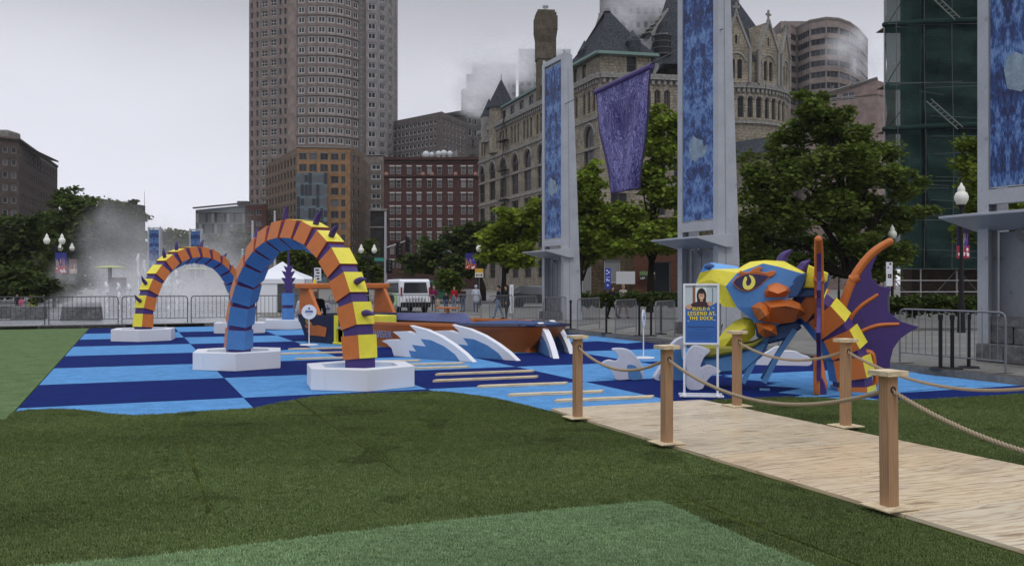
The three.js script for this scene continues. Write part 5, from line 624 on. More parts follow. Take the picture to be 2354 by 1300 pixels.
{ // tall tower with a rounded front
  const t = building('tall grey brown office tower with rounded front, its top out of view'), y1 = 112, wm = wallm([0.26, 0.215, 0.195], T.wear, 9), lt = mat([0.40, 0.385, 0.37], 0.8), rows = range(31, (k) => 4 + k * 3.29 + 1.6);
  const bay = (p, q, seed) => { const A0 = PX(...p), B0 = PX(...q), L = Math.hypot(A0[0] - B0[0], A0[1] - B0[1]); return [A0, B0, L]; };
  const strip = (p, q, n, w, h, fr, f, wl = wm, seed = 1, bars = [1, 0], cap) => { const [A0, B0, L] = bay(p, q); facade(t, { a: A0, b: B0, y0: 0, y1, wall: wl, frame: fr, f, set: 0.34, th: 0.6, mix: [0, 0, 1, 0, 1], bars, seed, cap, wins: grid(range(n, (i) => L * (i + 0.5) / n), rows, w, h) }); };
  // the rounded front first, so that its windows are the ones built singly
  const front = [[680, 299.5], [704, 298.4], [728, 298], [750, 298.3], [772, 299.2], [792, 301], [810, 303.5], [826, 306.5]];
  const lower = [];
  for (let i = 0; i + 1 < front.length; i++) strip(front[i], front[i + 1], 1, Math.min(2.55, Math.hypot(X(...front[i]) - X(...front[i + 1]), front[i][1] - front[i + 1][1]) - 0.5), 2.35, lt, 0.42, wm, 3 + i, [1, 0], 217);
  strip([572, 306], [597, 304], 2, 0.95, 2.0, lt, 0.08, wm, 21, [0, 0], 240); strip([597, 304], [638, 301.3], 2, 2.5, 2.3, lt, 0.24, wm, 22, [1, 1], 285); strip([638, 301.3], [661, 300], 2, 0.95, 2.0, lt, 0.08, wm, 23, [0, 0], 285); strip([661, 300], [680, 299.5], 0, 1, 1, lt, 0.1, wallm([0.30, 0.25, 0.225], T.wear, 9));
  const gl = mat([0.20, 0.23, 0.25], 0.25);
  { const [A0, B0] = bay([826, 307], [841, 308]); const o = facade(t, { a: A0, b: B0, y0: 0, y1, wall: mat([0.08, 0.09, 0.1], 0.2), name: 'glass_strip' }); const gs = []; for (let k = 0; k < 34; k++) gs.push(box(o.L, 0.14, 0.14, o.L / 2, 2 + k * 3.29, 0.05), box(o.L, 0.08, 0.1, o.L / 2, 3.6 + k * 3.29, 0.05)); for (let k = 0; k < 4; k++) gs.push(box(0.1, y1, 0.16, 0.2 + k * (o.L - 0.4) / 3, y1 / 2, 0.03)); part('mullions', gs, lt, t, [A0[0], 0, -A0[1]], o.ang).userData.kind = 'stuff'; }
  const rt = [[841, 306], [868, 307], [890, 310.5], [904, 315], [913, 322]]; const lg = wallm([0.30, 0.29, 0.285], T.wear, 9); for (let i = 0; i + 1 < rt.length; i++) strip(rt[i], rt[i + 1], 1, [2.6, 2.3, 2.2, 2.0][i], 2.1, lt, 0.3, lg, 40 + i, [1, 0]);
  for (let k = 1; k < 16; k++) { const gs = []; for (let i = 0; i + 1 < front.length; i++) { const A0 = PX(...front[i]), B0 = PX(...front[i + 1]); gs.push(bar([A0[0], k * 6.58 + 4, -A0[1] + 0.12], [B0[0], k * 6.58 + 4, -B0[1] + 0.12], 0.5, 0.3)); } part('floor_band', gs, wallm([0.31, 0.27, 0.245], T.wear, 9), t); }
  const all = [[572, 306], [661, 300], ...front, ...rt].map((p) => PX(...p)); prismRoof(t, [...all, [X(905, 350), 350], [X(590, 350), 350]], y1 - 0.5, y1 + 0.6, M.trim);
  part('rear_wall', uvm(ext([...all.map((p) => [p[0], p[1] + 1.2]), [X(905, 350), 350], [X(590, 350), 350]], y1 - 1).rotateX(-Math.PI / 2)), wm, t);
  rest(t);
}
{ // tan and ochre block with a glass corner
  const t = building('ochre and brown block with a glass front, in front of the tall tower'), och = wallm([0.345, 0.205, 0.105], T.wear, 5), br = wallm([0.22, 0.165, 0.12], T.wear, 5), y1 = Y(338, 250), fr = mat([0.10, 0.10, 0.10], 0.5), rows = range(11, (k) => y1 - 2.4 - k * 3.2), cf = (px) => X(px, 250.8) - X(682, 250);
  facade(t, { a: PX(610, 276), b: PX(682, 250), y0: 0, y1, wall: br, frame: fr, f: 0.12, mix: [0, 0, 1], bars: [0, 0], outline: [[0, 0], [-1, 0], [-1, y1], [0, y1 - 1.6]], wins: grid(range(11, (i) => 1.6 + i * 2.95), range(10, (k) => y1 - 3.6 - k * 3.2), 1.5, 2.1) });
  facade(t, { a: PX(682, 250), b: PX(805, 251.5), y0: 0, y1, wall: och, frame: fr, f: 0.14, mix: [0, 1, 1, 2], bars: [1, 0], wins: [...grid([697, 720, 745, 769].map(cf), rows.slice(0, 2), 2.1, 2.0), ...grid([769].map(cf), rows.slice(2), 2.1, 2.0), ...grid([788.5].map(cf), rows, 1.15, 2.0)] });
  facade(t, { a: PX(805, 251.5), b: PX(839, 263), y0: 0, y1, wall: br, frame: fr, f: 0.12, mix: [0, 0, 1], bars: [0, 0], wins: grid([2.4, 6.2], rows, 1.7, 2.0) });
  // projecting glass corner below the top two floors
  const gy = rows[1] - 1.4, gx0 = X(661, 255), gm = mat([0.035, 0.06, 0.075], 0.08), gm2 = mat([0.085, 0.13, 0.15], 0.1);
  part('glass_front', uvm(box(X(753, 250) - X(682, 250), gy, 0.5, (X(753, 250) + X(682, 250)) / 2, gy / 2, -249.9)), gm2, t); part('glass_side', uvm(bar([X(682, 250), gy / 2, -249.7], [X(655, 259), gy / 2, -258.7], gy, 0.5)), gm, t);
  const wl = X(753, 250) - X(682, 250), R = rng(8); for (let i = 0; i < 8; i++) for (let k = 0; k < 9; k++) part('glazing_panel', cached('gp', () => box(1, 1, 0.06)), pane[R() < 0.4 ? 2 : 1], t, [X(682, 250) + wl * (i + 0.5) / 8, gy - 1.6 - k * 3.2, -249.6]).scale.set(wl / 8 - 0.16, R() < 0.6 ? 3.0 : 1.9, 1);
  prismRoof(t, [PX(610, 276), PX(682, 250), PX(805, 251.5), PX(839, 263), PX(830, 285), PX(620, 290)], y1 - 1.6, y1 - 1.3, M.trim); rest(t); part('parapet', [bar([X(682, 250), y1 + 0.1, -249.9], [X(805, 251.5), y1 + 0.1, -251.4], 0.35, 0.4)], M.trim, t);
  part('roof_railing', [box(9, 0.8, 0.05, X(720, 256), y1 + 0.4, -256)], M.darkSteel, t);
  const t2 = building('narrow grey tan block with white framed windows between ochre block and brick block'), y2 = Y(357, 268); facade(t2, { a: PX(836, 268), b: PX(884, 268), y0: 0, y1: y2, wall: wallm([0.24, 0.21, 0.185], T.wear, 5), frame: mat([0.6, 0.6, 0.58], 0.7), f: 0.22, mix: [0, 1], bars: [1, 0], wins: grid([X(864, 268) - X(836, 268)], range(11, (k) => y2 - 3.4 - k * 2.85), 2.7, 1.6) }); prismRoof(t2, [PX(836, 268), PX(884, 268), PX(884, 290), PX(836, 290)], y2 - 0.3, y2 + 0.3, M.trim);
  const t3 = building('low dark stone block at the foot of the narrow tan block'), y3 = Y(483, 228); facade(t3, { a: PX(851, 228), b: PX(888, 228), y0: 0, y1: y3, wall: wallm([0.085, 0.08, 0.08], T.stone, 8), frame: M.black, f: 0.15, mix: [0], wins: grid([2.0], range(5, (k) => y3 - 2.2 - k * 3.6), 1.7, 1.9) }); part('cornice', [box(4.4, 0.5, 0.6, X(869.5, 228), y3 + 0.1, -227.8), box(4.2, 0.3, 0.4, X(869.5, 228), y3 - 4.2, -227.9)], M.trim, t3); prismRoof(t3, [PX(851, 228), PX(888, 228), PX(888, 245), PX(851, 245)], y3 - 0.3, y3 + 0.2, M.trim);
}
{ // red brick block
  const t = building('red brick block with rows of pale lintelled windows and satellite domes on its roof'), d = 240, y1 = Y(363, d), x0 = X(882, d), wl = wallm([0.100, 0.052, 0.046], T.brick, 3), lt = mat([0.50, 0.46, 0.43], 0.8), cols = [901, 916, 940, 963, 987, 1010, 1035, 1065, 1081.5].map((p) => X(p, d) - x0), rows = [391, 422, 452.5, 483, 513, 543, 575, 606].map((p) => Y(p, d));
  const o = facade(t, { a: [x0, d], b: [X(1104, d), d], y0: 0, y1, wall: wl, frame: mat([0.38, 0.36, 0.34], 0.7), f: 0.1, mix: [2, 3, 2, 1], bars: [0, 1], lintel: [0.32, 0, lt], wins: grid(cols, rows, 1.15, 1.95) });
  for (const [y, h, p] of [[404, 0.4, 0.5], [364, 0.7, 0.5], [372, 0.25, 0.3]]) part('cornice', box(o.L, h, p, x0 + o.L / 2, Y(y, d), -d + p / 2), wl, t); prismRoof(t, [[x0, d], [X(1104, d), d], [X(1104, d), d + 24], [x0, d + 24]], y1 - 1, y1 - 0.6, M.trim); part('side_wall', box(0.5, y1, 24, x0 + 0.25, y1 / 2, -d - 12.3), wl, t);
  for (const px of [888, 972, 993, 1047, 1093]) part('medallion', cyl(0.5, 0.5, 0.12, 16).rotateX(Math.PI / 2), mat([0.36, 0.20, 0.15], 0.8), t, [X(px, d), Y(399, d), -d + 0.07]);
  for (const [px, r, y] of [[979, 1.0, 355], [992, 0.7, 355], [1008, 0.8, 353], [1020, 0.9, 352], [1034, 0.8, 353]]) part('satellite_dome', [new THREE.SphereGeometry(r, 16, 12), cyl(0.5, 0.4, 1.6, 8, 0, -1.1, 0)], mat([0.5, 0.52, 0.54], 0.5), t, [X(px, d + 8), Y(y, d + 8), -d - 8]); part('roof_plant', uvm(box(7, 1.6, 4, X(1022, d + 10), Y(356, d + 10), -d - 10)), M.trim, t);
  // grey office block behind
  const t2 = building('grey office block with house shaped windows behind the red brick block'), wg = wallm([0.17, 0.15, 0.14], T.wear, 6), fr = mat([0.34, 0.33, 0.32], 0.8), yl = Y(280, 318), yc = Y(256, 300);
  const hw = (L, n, s0, ys, w, h) => range(n, (i) => s0 + i * (L - s0 * 2) / (n - 1)).flatMap((s) => ys.map((y) => ({ s, y, w, h })));
  const A0 = PX(884, 320), B0 = PX(1015, 300), C0 = PX(1074, 318), D0 = PX(1108, 322), LA = Math.hypot(A0[0] - B0[0], A0[1] - B0[1]), LB = Math.hypot(B0[0] - C0[0], B0[1] - C0[1]);
  facade(t2, { a: A0, b: B0, y0: 0, y1: yc, outline: [[0, 0], [-1, 0], [-1, yc], [0, yl]], wall: wg, frame: fr, f: 0.3, mix: [0], wins: hw(LA, 12, 3.4, [284, 301, 317, 333, 350].map((p) => Y(p + 3, 309)), 1.5, 1.7) }); facade(t2, { a: B0, b: C0, y0: 0, y1: yc, outline: [[0, 0], [-1, 0], [-1, Y(282, 318)], [0, yc]], wall: wg, frame: fr, f: 0.3, mix: [0], wins: hw(LB, 6, 2.6, [290, 307, 323, 340].map((p) => Y(p, 309)), 1.3, 1.7) }); facade(t2, { a: C0, b: D0, y0: 0, y1: Y(258, 320), wall: wallm([0.13, 0.125, 0.12], T.wear, 6), frame: fr, f: 0.2, mix: [0], wins: hw(5, 2, 1.3, [278, 305, 330, 346].map((p) => Y(p, 320)), 1.3, 2.6) });
  prismRoof(t2, [A0, B0, C0, D0, PX(1110, 345), PX(890, 345)], yl - 2, yl - 1.6, M.trim); rest(t2);
  const t3 = building('dark grey block rising behind the grey office block, half in cloud'); facade(t3, { a: PX(1012, 345), b: PX(1112, 345), y0: 0, y1: Y(243, 345), outline: [[0, 0], [-1, 0], [-1, Y(244, 345)], [0, Y(262, 345)]], wall: wallm([0.10, 0.10, 0.10], T.wear, 7), mix: [0], wins: [] }); part('roof_plant', box(8, 2, 5, X(1085, 350), Y(248, 350), -352), M.trim, t3); prismRoof(t3, [PX(1012, 345), PX(1112, 345), PX(1112, 370), PX(1012, 370)], Y(262, 345) - 1, Y(262, 345) - 0.5, M.trim);
}
{ // stone hall with turrets, gables and a conical roof
  const t = building('large brown stone hall with arched windows, pointed slate roofs, chimney and round corner', 'stone_hall'), st = wallm([0.86, 0.825, 0.77], T.stone, 8, 0.9, 0.05), sm = wallm([0.50, 0.485, 0.45], T.granite, 3), fr = mat([0.075, 0.06, 0.05], 0.6), sl = wallm([0.11, 0.117, 0.122], T.slate, 5, 0.8, 0.03), gr = mat([0.13, 0.20, 0.175], 0.7), A0 = [-7.6, 209.4], B0 = [14.5, 150], L = Math.hypot(22.1, 59.4);
  const s = range(9, (k) => (0.035 + 0.112 * k) * L), ct = 36;
  const f = facade(t, { a: A0, b: B0, y0: 0, y1: ct, wall: st, frame: fr, f: 0.2, set: 0.4, th: 0.8, bars: [1, 1], mix: [0, 0, 0, 1], wins: [...s.map((q) => ({ s: q, y: 26.4, w: 3.9, h: 3.6, arch: 1 })), ...s.flatMap((q) => [22, 16.6, 10.5, 4.8].map((y) => ({ s: q, y, w: 3.9, h: 4.1 }))), ...s.flatMap((q) => [-1.9, 0, 1.9].map((e) => ({ s: q + e, y: 32.3, w: 1.05, h: 3.9, arch: 1 })))] });
  const band = (g, y, h, p, m = sm, n = 'string_course') => part(n, uvm(box(g.L, h, p, g.L / 2, y, p / 2)), m, t, [g.at(0, 0)[0], 0, g.at(0, 0)[2]], g.ang);
  band(f, 35.9, 0.9, 0.7, sm, 'cornice'); band(f, 29.2, 0.5, 0.3); band(f, 24.2, 0.3, 0.16); band(f, 19.4, 0.4, 0.2);
  const arcs = s.map((q) => new THREE.TorusGeometry(2.3, 0.22, 6, 16, Math.PI).translate(q, 26.25, 0.02)); arcs.forEach((g) => part('arch_ring', g, sm, t, [A0[0], 0, -A0[1]], f.ang));
  const dent = cached('dent', () => box(0.5, 0.7, 0.45)); for (let k = 0; k < 60; k++) part('corbel', dent, sm, t, f.at(0.6 + k * 1.05, 35.05, 0.2), f.ang);
  // attic and roof over the long wing
  const at = facade(t, { a: [A0[0] + 1.1, A0[1] + 0.3], b: [B0[0] - 4.0, B0[1] + 11.6], y0: 36, y1: 39.6, wall: sm, frame: fr, f: 0.15, bars: [1, 1], mix: [0, 1], name: 'attic_wall', wins: range(9, (k) => ({ s: 3 + k * 5.6, y: 37.7, w: 2.6, h: 2.2 })) }); band(at, 39.6, 0.4, 0.5, gr, 'gutter');
  prismRoof(t, [[A0[0] + 1, A0[1]], [B0[0] - 4, B0[1] + 12], [B0[0] + 10, B0[1] + 16], [A0[0] + 14, A0[1] + 6]], 39.3, 39.7, sl, 'roof');
  part('roof_slope', polyGeo([[[A0[0] + 1.2, 39.7, -A0[1]], [B0[0] - 3.8, 39.7, -B0[1] - 12], [B0[0] + 2, 43, -B0[1] - 14], [A0[0] + 6, 43, -A0[1] - 2]]]), sl, t);
  // small turret at the far corner
  const cone = (x, d, r, y0, y1, m, n, sides = 16) => part(n, uvm(new THREE.ConeGeometry(r, y1 - y0, sides).translate(x, (y0 + y1) / 2, -d)), m, t), drum = (x, d, r, y0, y1, m, n, sides = 16) => part(n, uvm(cyl(r, r, y1 - y0, sides, x, (y0 + y1) / 2, -d)), m, t);
  drum(X(1152, 199), 200, 2.7, 30, Y(246, 198), st, 'turret'); cone(X(1152, 199), 200, 3.3, Y(246, 198), Y(176, 198), sl, 'turret_roof'); part('finial', [rod([X(1152, 199), Y(180, 198), -200], [X(1152, 199), Y(164, 198), -200], 0.16, 0.05, 6)], gr, t);
  cone(X(1124, 204), 204, 2.0, 38.5, 43.0, sl, 'turret_roof', 4); drum(X(1124, 204), 204, 1.8, 33, 38.6, sm, 'turret', 8);
  // chimney
  const cx = X(1254, 176), cd = 176; part('chimney', [uvm(box(3.3, 18, 3.0, cx, 45, -cd, 0.1)), uvm(box(3.7, 4, 3.4, cx, 46.6, -cd, 0.1))], wallm([0.42, 0.385, 0.335], T.stone, 5), t); part('chimney_top', [uvm(new THREE.CylinderGeometry(2.95, 2.45, 2.4, 4).rotateY(Math.PI / 4 + 0.1).translate(cx, 49.0, -cd)), uvm(box(4.2, 2.8, 3.8, cx, 51.4, -cd, 0.1)), uvm(box(3.8, 0.8, 3.5, cx, 53.1, -cd, 0.1))], wallm([0.37, 0.335, 0.29], T.stone, 5), t); part('vent', [cyl(0.4, 0.4, 1.6, 10, cx, 54.1, -cd), cyl(0.6, 0.6, 0.3, 10, cx, 55.0, -cd)], mat([0.45, 0.46, 0.47], 0.5), t);
  // right front from the corner to the round end
  const C0 = [30.5, 153.2], f2 = facade(t, { a: B0, b: C0, y0: 0, y1: ct, wall: st, frame: fr, f: 0.2, set: 0.4, th: 0.8, bars: [1, 1], mix: [0, 0, 1], wins: [...[2.0, 8.2, 9.9, 11.6, 14.4].map((q) => ({ s: q, y: 32.3, w: 1.1, h: 3.2, arch: 1 })), ...[3.2, 9.9, 14.2].flatMap((q) => [{ s: q, y: 25.6, w: 2.8, h: 3.6, arch: 1 }, { s: q, y: 20.4, w: 2.8, h: 4 }, { s: q, y: 14.6, w: 2.8, h: 4 }, { s: q, y: 8, w: 2.8, h: 4 }])] });
  band(f2, 35.9, 0.9, 0.7, sm, 'cornice'); band(f2, 29.2, 0.5, 0.3); band(f2, 18, 0.4, 0.2); for (let k = 0; k < 15; k++) part('corbel', dent, sm, t, f2.at(0.6 + k * 1.05, 35.05, 0.2), f2.ang);
  // corner pavilion with hipped roof
  const e1 = [(A0[0] - B0[0]) / L, (A0[1] - B0[1]) / L], e2 = [(C0[0] - B0[0]) / 16.3, (C0[1] - B0[1]) / 16.3], at2 = (p, q) => [B0[0] + e1[0] * p + e2[0] * q, B0[1] + e1[1] * p + e2[1] * q], pl = 12.6, pr = 8.8;
  facade(t, { a: at2(pl, 0.05), b: at2(0, 0.05), y0: 36.3, y1: 39.4, wall: st, frame: fr, f: 0.15, th: 0.5, bars: [0, 1], mix: [0], name: 'pavilion_wall', wins: [{ s: 2.6, y: 37.9, w: 1.6, h: 2.4 }, { s: 6.2, y: 37.9, w: 1.6, h: 2.4 }] }); facade(t, { a: at2(0.02, 0), b: at2(0.02, pr), y0: 36.3, y1: 39.4, wall: st, frame: fr, f: 0.15, th: 0.5, bars: [0, 1], mix: [0], name: 'pavilion_wall', wins: [{ s: 5.4, y: 37.9, w: 1.7, h: 2.6 }] }); facade(t, { a: at2(0, pr), b: at2(6, pr), y0: 36.3, y1: 39.4, wall: st, wins: [] , name: 'pavilion_wall' });
  const rp = [at2(pl + 0.8, -0.8), at2(-0.9, -0.9), at2(-0.8, pr + 0.8), at2(pl, pr + 0.8)].map((p) => [p[0], 39.4, -p[1]]), pk = at2(pl * 0.5, pr * 0.5), peak = [pk[0] - 0.3, 48.5, -pk[1]], mid = (p) => [p[0] * 0.62 + peak[0] * 0.38, 39.4 + 2.9, p[2] * 0.62 + peak[2] * 0.38];
  part('hipped_roof', polyGeo(range(4, (i) => [rp[i], rp[(i + 1) % 4], mid(rp[(i + 1) % 4]), mid(rp[i])]).concat(range(4, (i) => [mid(rp[i]), mid(rp[(i + 1) % 4]), [peak[0] + 0.35, peak[1], peak[2]], [peak[0] - 0.35, peak[1], peak[2]]]))), sl, t);
  part('gutter', range(3, (i) => bar(rp[i], rp[(i + 1) % 4], 0.5, 0.5)), gr, t); part('roof_cap', [cyl(0.7, 0.35, 0.5, 8, peak[0], peak[1], peak[2])], M.darkSteel, t);
  const dorm = (p, q, w, h, y) => { const c = at2(p, q); part('dormer', [uvm(box(w, h, 3, c[0], y + h / 2, -c[1], f2.ang)), new THREE.ConeGeometry(w * 0.85, h * 1.1, 4).rotateY(Math.PI / 4 + f2.ang).translate(c[0], y + h * 1.5, -c[1])], sl, t); }; dorm(1.0, 6.0, 1.9, 2.0, 39.8); dorm(8.2, 0.9, 1.7, 1.9, 39.8);
  // main roof, skylight and round dormer between the pavilion and the round end
  part('roof_slope', polyGeo([[[22.5, 38.6, -153], [30.5, 38.6, -154], [34, 58, -166], [29.5, 58, -166]], [[22.5, 38.6, -153], [29.5, 58, -166], [26, 38.6, -172]]]), sl, t);
  part('skylight', [bar([X(1468, 157), Y(88, 157), -155.5], [X(1527, 159), Y(32, 159), -157.5], 0.3), bar([X(1492, 157), Y(88, 157), -154.5], [X(1530, 159), Y(30, 159), -156.5], 0.3), ...range(5, (i) => bar([X(1472 + i * 11, 157), Y(84 - i * 11, 157), -155.4 - i * 0.4], [X(1492 + i * 8, 157), Y(82 - i * 11, 157), -154.4 - i * 0.4], 0.2))], M.trim, t); part('skylight_glass', polyGeo([[A(1468, 88, 156), A(1492, 90, 155), A(1530, 30, 157), A(1524, 33, 158)]]), pane[0], t);
  const dx = X(1523, 155), dy = Y(130, 155); part('round_dormer', [cyl(1.45, 1.45, 3.4, 20, dx, dy + 1.7, -155), cyl(1.55, 1.1, 0.5, 20, dx, dy + 3.6, -155)], pane[0], t); part('dormer_ring', range(4, (i) => new THREE.TorusGeometry(1.47, 0.09, 6, 24).rotateX(Math.PI / 2).translate(dx, dy + 0.3 + i * 1.05, -155)), M.darkSteel, t);
  // round end: flat bays round a circle, gables with crosses, conical roof
  const RC = [X(1655, 170), 170], Rr = 12.2, bays = 22, pt = (k) => { const a = (-180 + k * 360 / bays) * Math.PI / 180; return [RC[0] + Math.cos(a) * Rr, RC[1] + Math.sin(a) * Rr]; };
  for (let k = 0; k < 12; k++) { const a = pt(k), b = pt(k + 1), g = facade(t, { a, b, y0: 0, y1: ct, wall: st, frame: fr, f: 0.15, set: 0.4, th: 0.7, bars: [0, 1], mix: [0, 0, 1], wins: [...[0.9, 2.58].map((q) => ({ s: q, y: 32.2, w: 1.05, h: 3.6, arch: 1 })), ...[22, 15.5, 8].map((y) => ({ s: 1.74, y, w: 1.9, h: 3.6, arch: y === 22 }))] }); band(g, 35.9, 0.9, 0.6, sm, 'cornice'); band(g, 29.6, 0.5, 0.35); for (const q of [0.9, 2.58]) part('arch_ring', cached('ar1', () => new THREE.TorusGeometry(0.72, 0.14, 5, 12, Math.PI)), sm, t, g.at(q, 33.5, 0.02), g.ang); for (let i = 0; i < 4; i++) part('corbel', dent, sm, t, g.at(0.4 + i * 0.9, 35.1, 0.15), g.ang); }
  part('cone_roof', uvm(new THREE.ConeGeometry(12.2, 18.5, 40).translate(RC[0], 49.6, -RC[1])), sl, t); drum(RC[0], RC[1], 11.9, 36, 40.4, st, 'attic_drum', 40);
  const gable = (px, d, w, y0, y1, ang, ye) => { const hw = w / 2, x = X(px, d), pth = [[-hw, 0], [hw, 0], [hw, ye - y0], [0, y1 - y0], [-hw, ye - y0]], hole = [-0.62, 0.62].map((c) => winPath(0.85, 3.4, 1).map((p) => [p[0] + c, p[1] + 2.4])); part('gable', uvm(ext(pth, 5, 0, -5, [...hole, winPath(0.35, 1.5).map((p) => [p[0], p[1] + (ye - y0) + 1.7])])), st, t, [x, y0, -d], ang); for (const c of [-0.62, 0.62]) { const wq = part('window', cached('gw', () => ext(winPath(0.83, 3.38, 1), 0.1, 0, -0.5, [inset(0.83, 3.38, 1, 0.1)])), fr, t, [x + Math.cos(ang) * c, y0 + 2.4, -d - Math.sin(ang) * c], ang); part('pane', cached('gpn', () => ext(inset(0.83, 3.38, 1, 0.08), 0.04, 0, -0.49)), pane[0], wq); }
    part('gable_arch', new THREE.TorusGeometry(1.55, 0.2, 6, 18, Math.PI), sm, t, [x, y0 + 3.6, -d + 0.04], ang); part('gable_coping', [bar([-hw - 0.1, ye - y0, 0.05], [0, y1 - y0 + 0.15, 0.05], 0.35, 0.5), bar([hw + 0.1, ye - y0, 0.05], [0, y1 - y0 + 0.15, 0.05], 0.35, 0.5), box(0.5, ye - y0, 0.3, -hw, (ye - y0) / 2, 0.1), box(0.5, ye - y0, 0.3, hw, (ye - y0) / 2, 0.1)], sm, t, [x, y0, -d], ang);
    part('finial_cross', [box(0.28, 2.0, 0.28, 0, 1.0, 0), box(1.1, 0.34, 0.28, 0, 1.25, 0), box(0.5, 0.5, 0.5, 0, 0.1, 0)], sm, t, [x, y1, -d], ang); };
  gable(1693, 157.2, 4.8, 36.2, 48.0, 0.06, 42); gable(1767, 159.0, 4.6, 36.2, 47.2, 0.51, 42); gable(1806, 162.8, 4.4, 36.2, 46.4, 0.95, 42); gable(1612, 158.6, 4.6, 36.2, 48, -0.48, 42);
  part('low_wing', uvm(box(10, 24, 12, X(1745, 150), 12, -158)), st, t); part('low_wing_roof', polyGeo([[A(1690, 360, 146), A(1750, 350, 148), A(1738, 318, 154), A(1690, 326, 154)], [A(1750, 350, 148), A(1830, 310, 156), A(1738, 318, 154)]]), sl, t);
  // fire escape
  const fe = []; for (let k = 0; k < 4; k++) { const q = f.at(18.2, 13 + k * 6.2, 0.7); fe.push(box(4.4, 0.12, 1.2, q[0], q[1], q[2], f.ang), box(4.4, 0.05, 0.05, ...f.at(18.2, 14 + k * 6.2, 1.3), f.ang), bar(f.at(16.6, 13 + k * 6.2, 0.8), f.at(19.8, 19.2 + k * 6.2, 0.8), 0.14, 0.5)); for (let i = 0; i < 5; i++) fe.push(box(0.05, 1, 0.05, ...f.at(16.1 + i * 1.05, 13.5 + k * 6.2, 1.3), f.ang)); } part('fire_escape', fe, M.black, t);
  rest(t);
}
{ // shop fronts under the trees, at the foot of the stone hall
  const t = building('brown stone and brick shop front under the trees, left of the middle pylon', 'shop_front'), d = 66, st = wallm([0.30, 0.25, 0.19], T.stone, 4, 0.9, 0.02), rb = wallm([0.15, 0.078, 0.058], T.brick, 2);
  facade(t, { a: PX(1330, 68), b: PX(1455, d), y0: PL, y1: 6.5, wall: st, frame: mat([0.4, 0.42, 0.43], 0.5), f: 0.08, set: 0.2, mix: [2, 3], wins: [{ s: 0.62, y: 2.2, w: 0.8, h: 3.2 }, { s: 2.65, y: 2.6, w: 1.3, h: 1.7 }] }); facade(t, { a: PX(1455, d), b: PX(1600, d), y0: PL, y1: 6.5, wall: rb, frame: mat([0.12, 0.12, 0.12], 0.5), f: 0.08, set: 0.2, mix: [1, 2, 0], wins: [{ s: 2.0, y: 2.0, w: 1.5, h: 2.6 }] });
  part('white_sign', [box(1.35, 0.9, 0.06)], mat([0.55, 0.56, 0.58], 0.5), t, [X(1436, d), Y(638, d), -d + 0.6]); const sg = canvasTex(256, 128, (c) => { c.fillStyle = '#2a2320'; c.fillRect(0, 0, 256, 128); c.fillStyle = '#5d7a4a'; c.fillRect(0, 0, 150, 60); c.fillStyle = '#e6e6e6'; c.font = 'bold 40px sans-serif'; c.fillText('LAP', 8, 118); c.fillText('OX', 150, 112); c.beginPath(); c.arc(205, 40, 34, 3.14, 6.28); c.fill(); }); part('shop_sign', box(1.15, 0.6, 0.08), mat([1, 1, 1], 0.5, { map: sg }), t, [X(1487, d), Y(633, d), -d + 0.5]);
  prismRoof(t, [PX(1330, 68), PX(1600, d), PX(1600, 76), PX(1330, 76)], 6.3, 6.7, M.trim);
}
{ // hazy towers in the cloud
  const fog = (label, p, top, cfg) => { const t = building(label); p.forEach(([a, b, y1, d, n], i) => { facade(t, { a: PX(a, d), b: PX(b, d), y0: 0, y1: Y(y1, d), wall: wallm([0.26, 0.265, 0.28], T.wear, 9), frame: mat([0.16, 0.17, 0.18], 0.6), f: 0.2, mix: [1, 2], wins: n ? grid(range(n, (k) => (X(b, d) - X(a, d)) * (k + 0.5) / n), range(Math.min(16, Math.floor((Y(y1, d) - 40) / 5)), (k) => Y(y1, d) - 4 - k * 5), (X(b, d) - X(a, d)) / n * 0.6, 2.4) : [] }); part('rear', uvm(box(X(b, d) - X(a, d) - 0.4, Y(y1, d) - 1, 20, (X(a, d) + X(b, d)) / 2, Y(y1, d) / 2, -d - 10.8)), M.trim, t); }); rest(t); return t; };
  fog('pale stepped tower fading into cloud above the small turret', [[1072, 1116, 170, 560, 4], [1086, 1186, 146, 575, 9], [1060, 1080, 205, 555, 2]]);
  fog('pale tower fading into cloud behind the stone chimney', [[1192, 1312, 112, 520, 8], [1192, 1240, 135, 515, 3]]);
  fog('tall grey tower rising into cloud behind the hipped slate roof', [[1390, 1700, -160, 330, 18], [1376, 1392, 30, 326, 1]]);
}
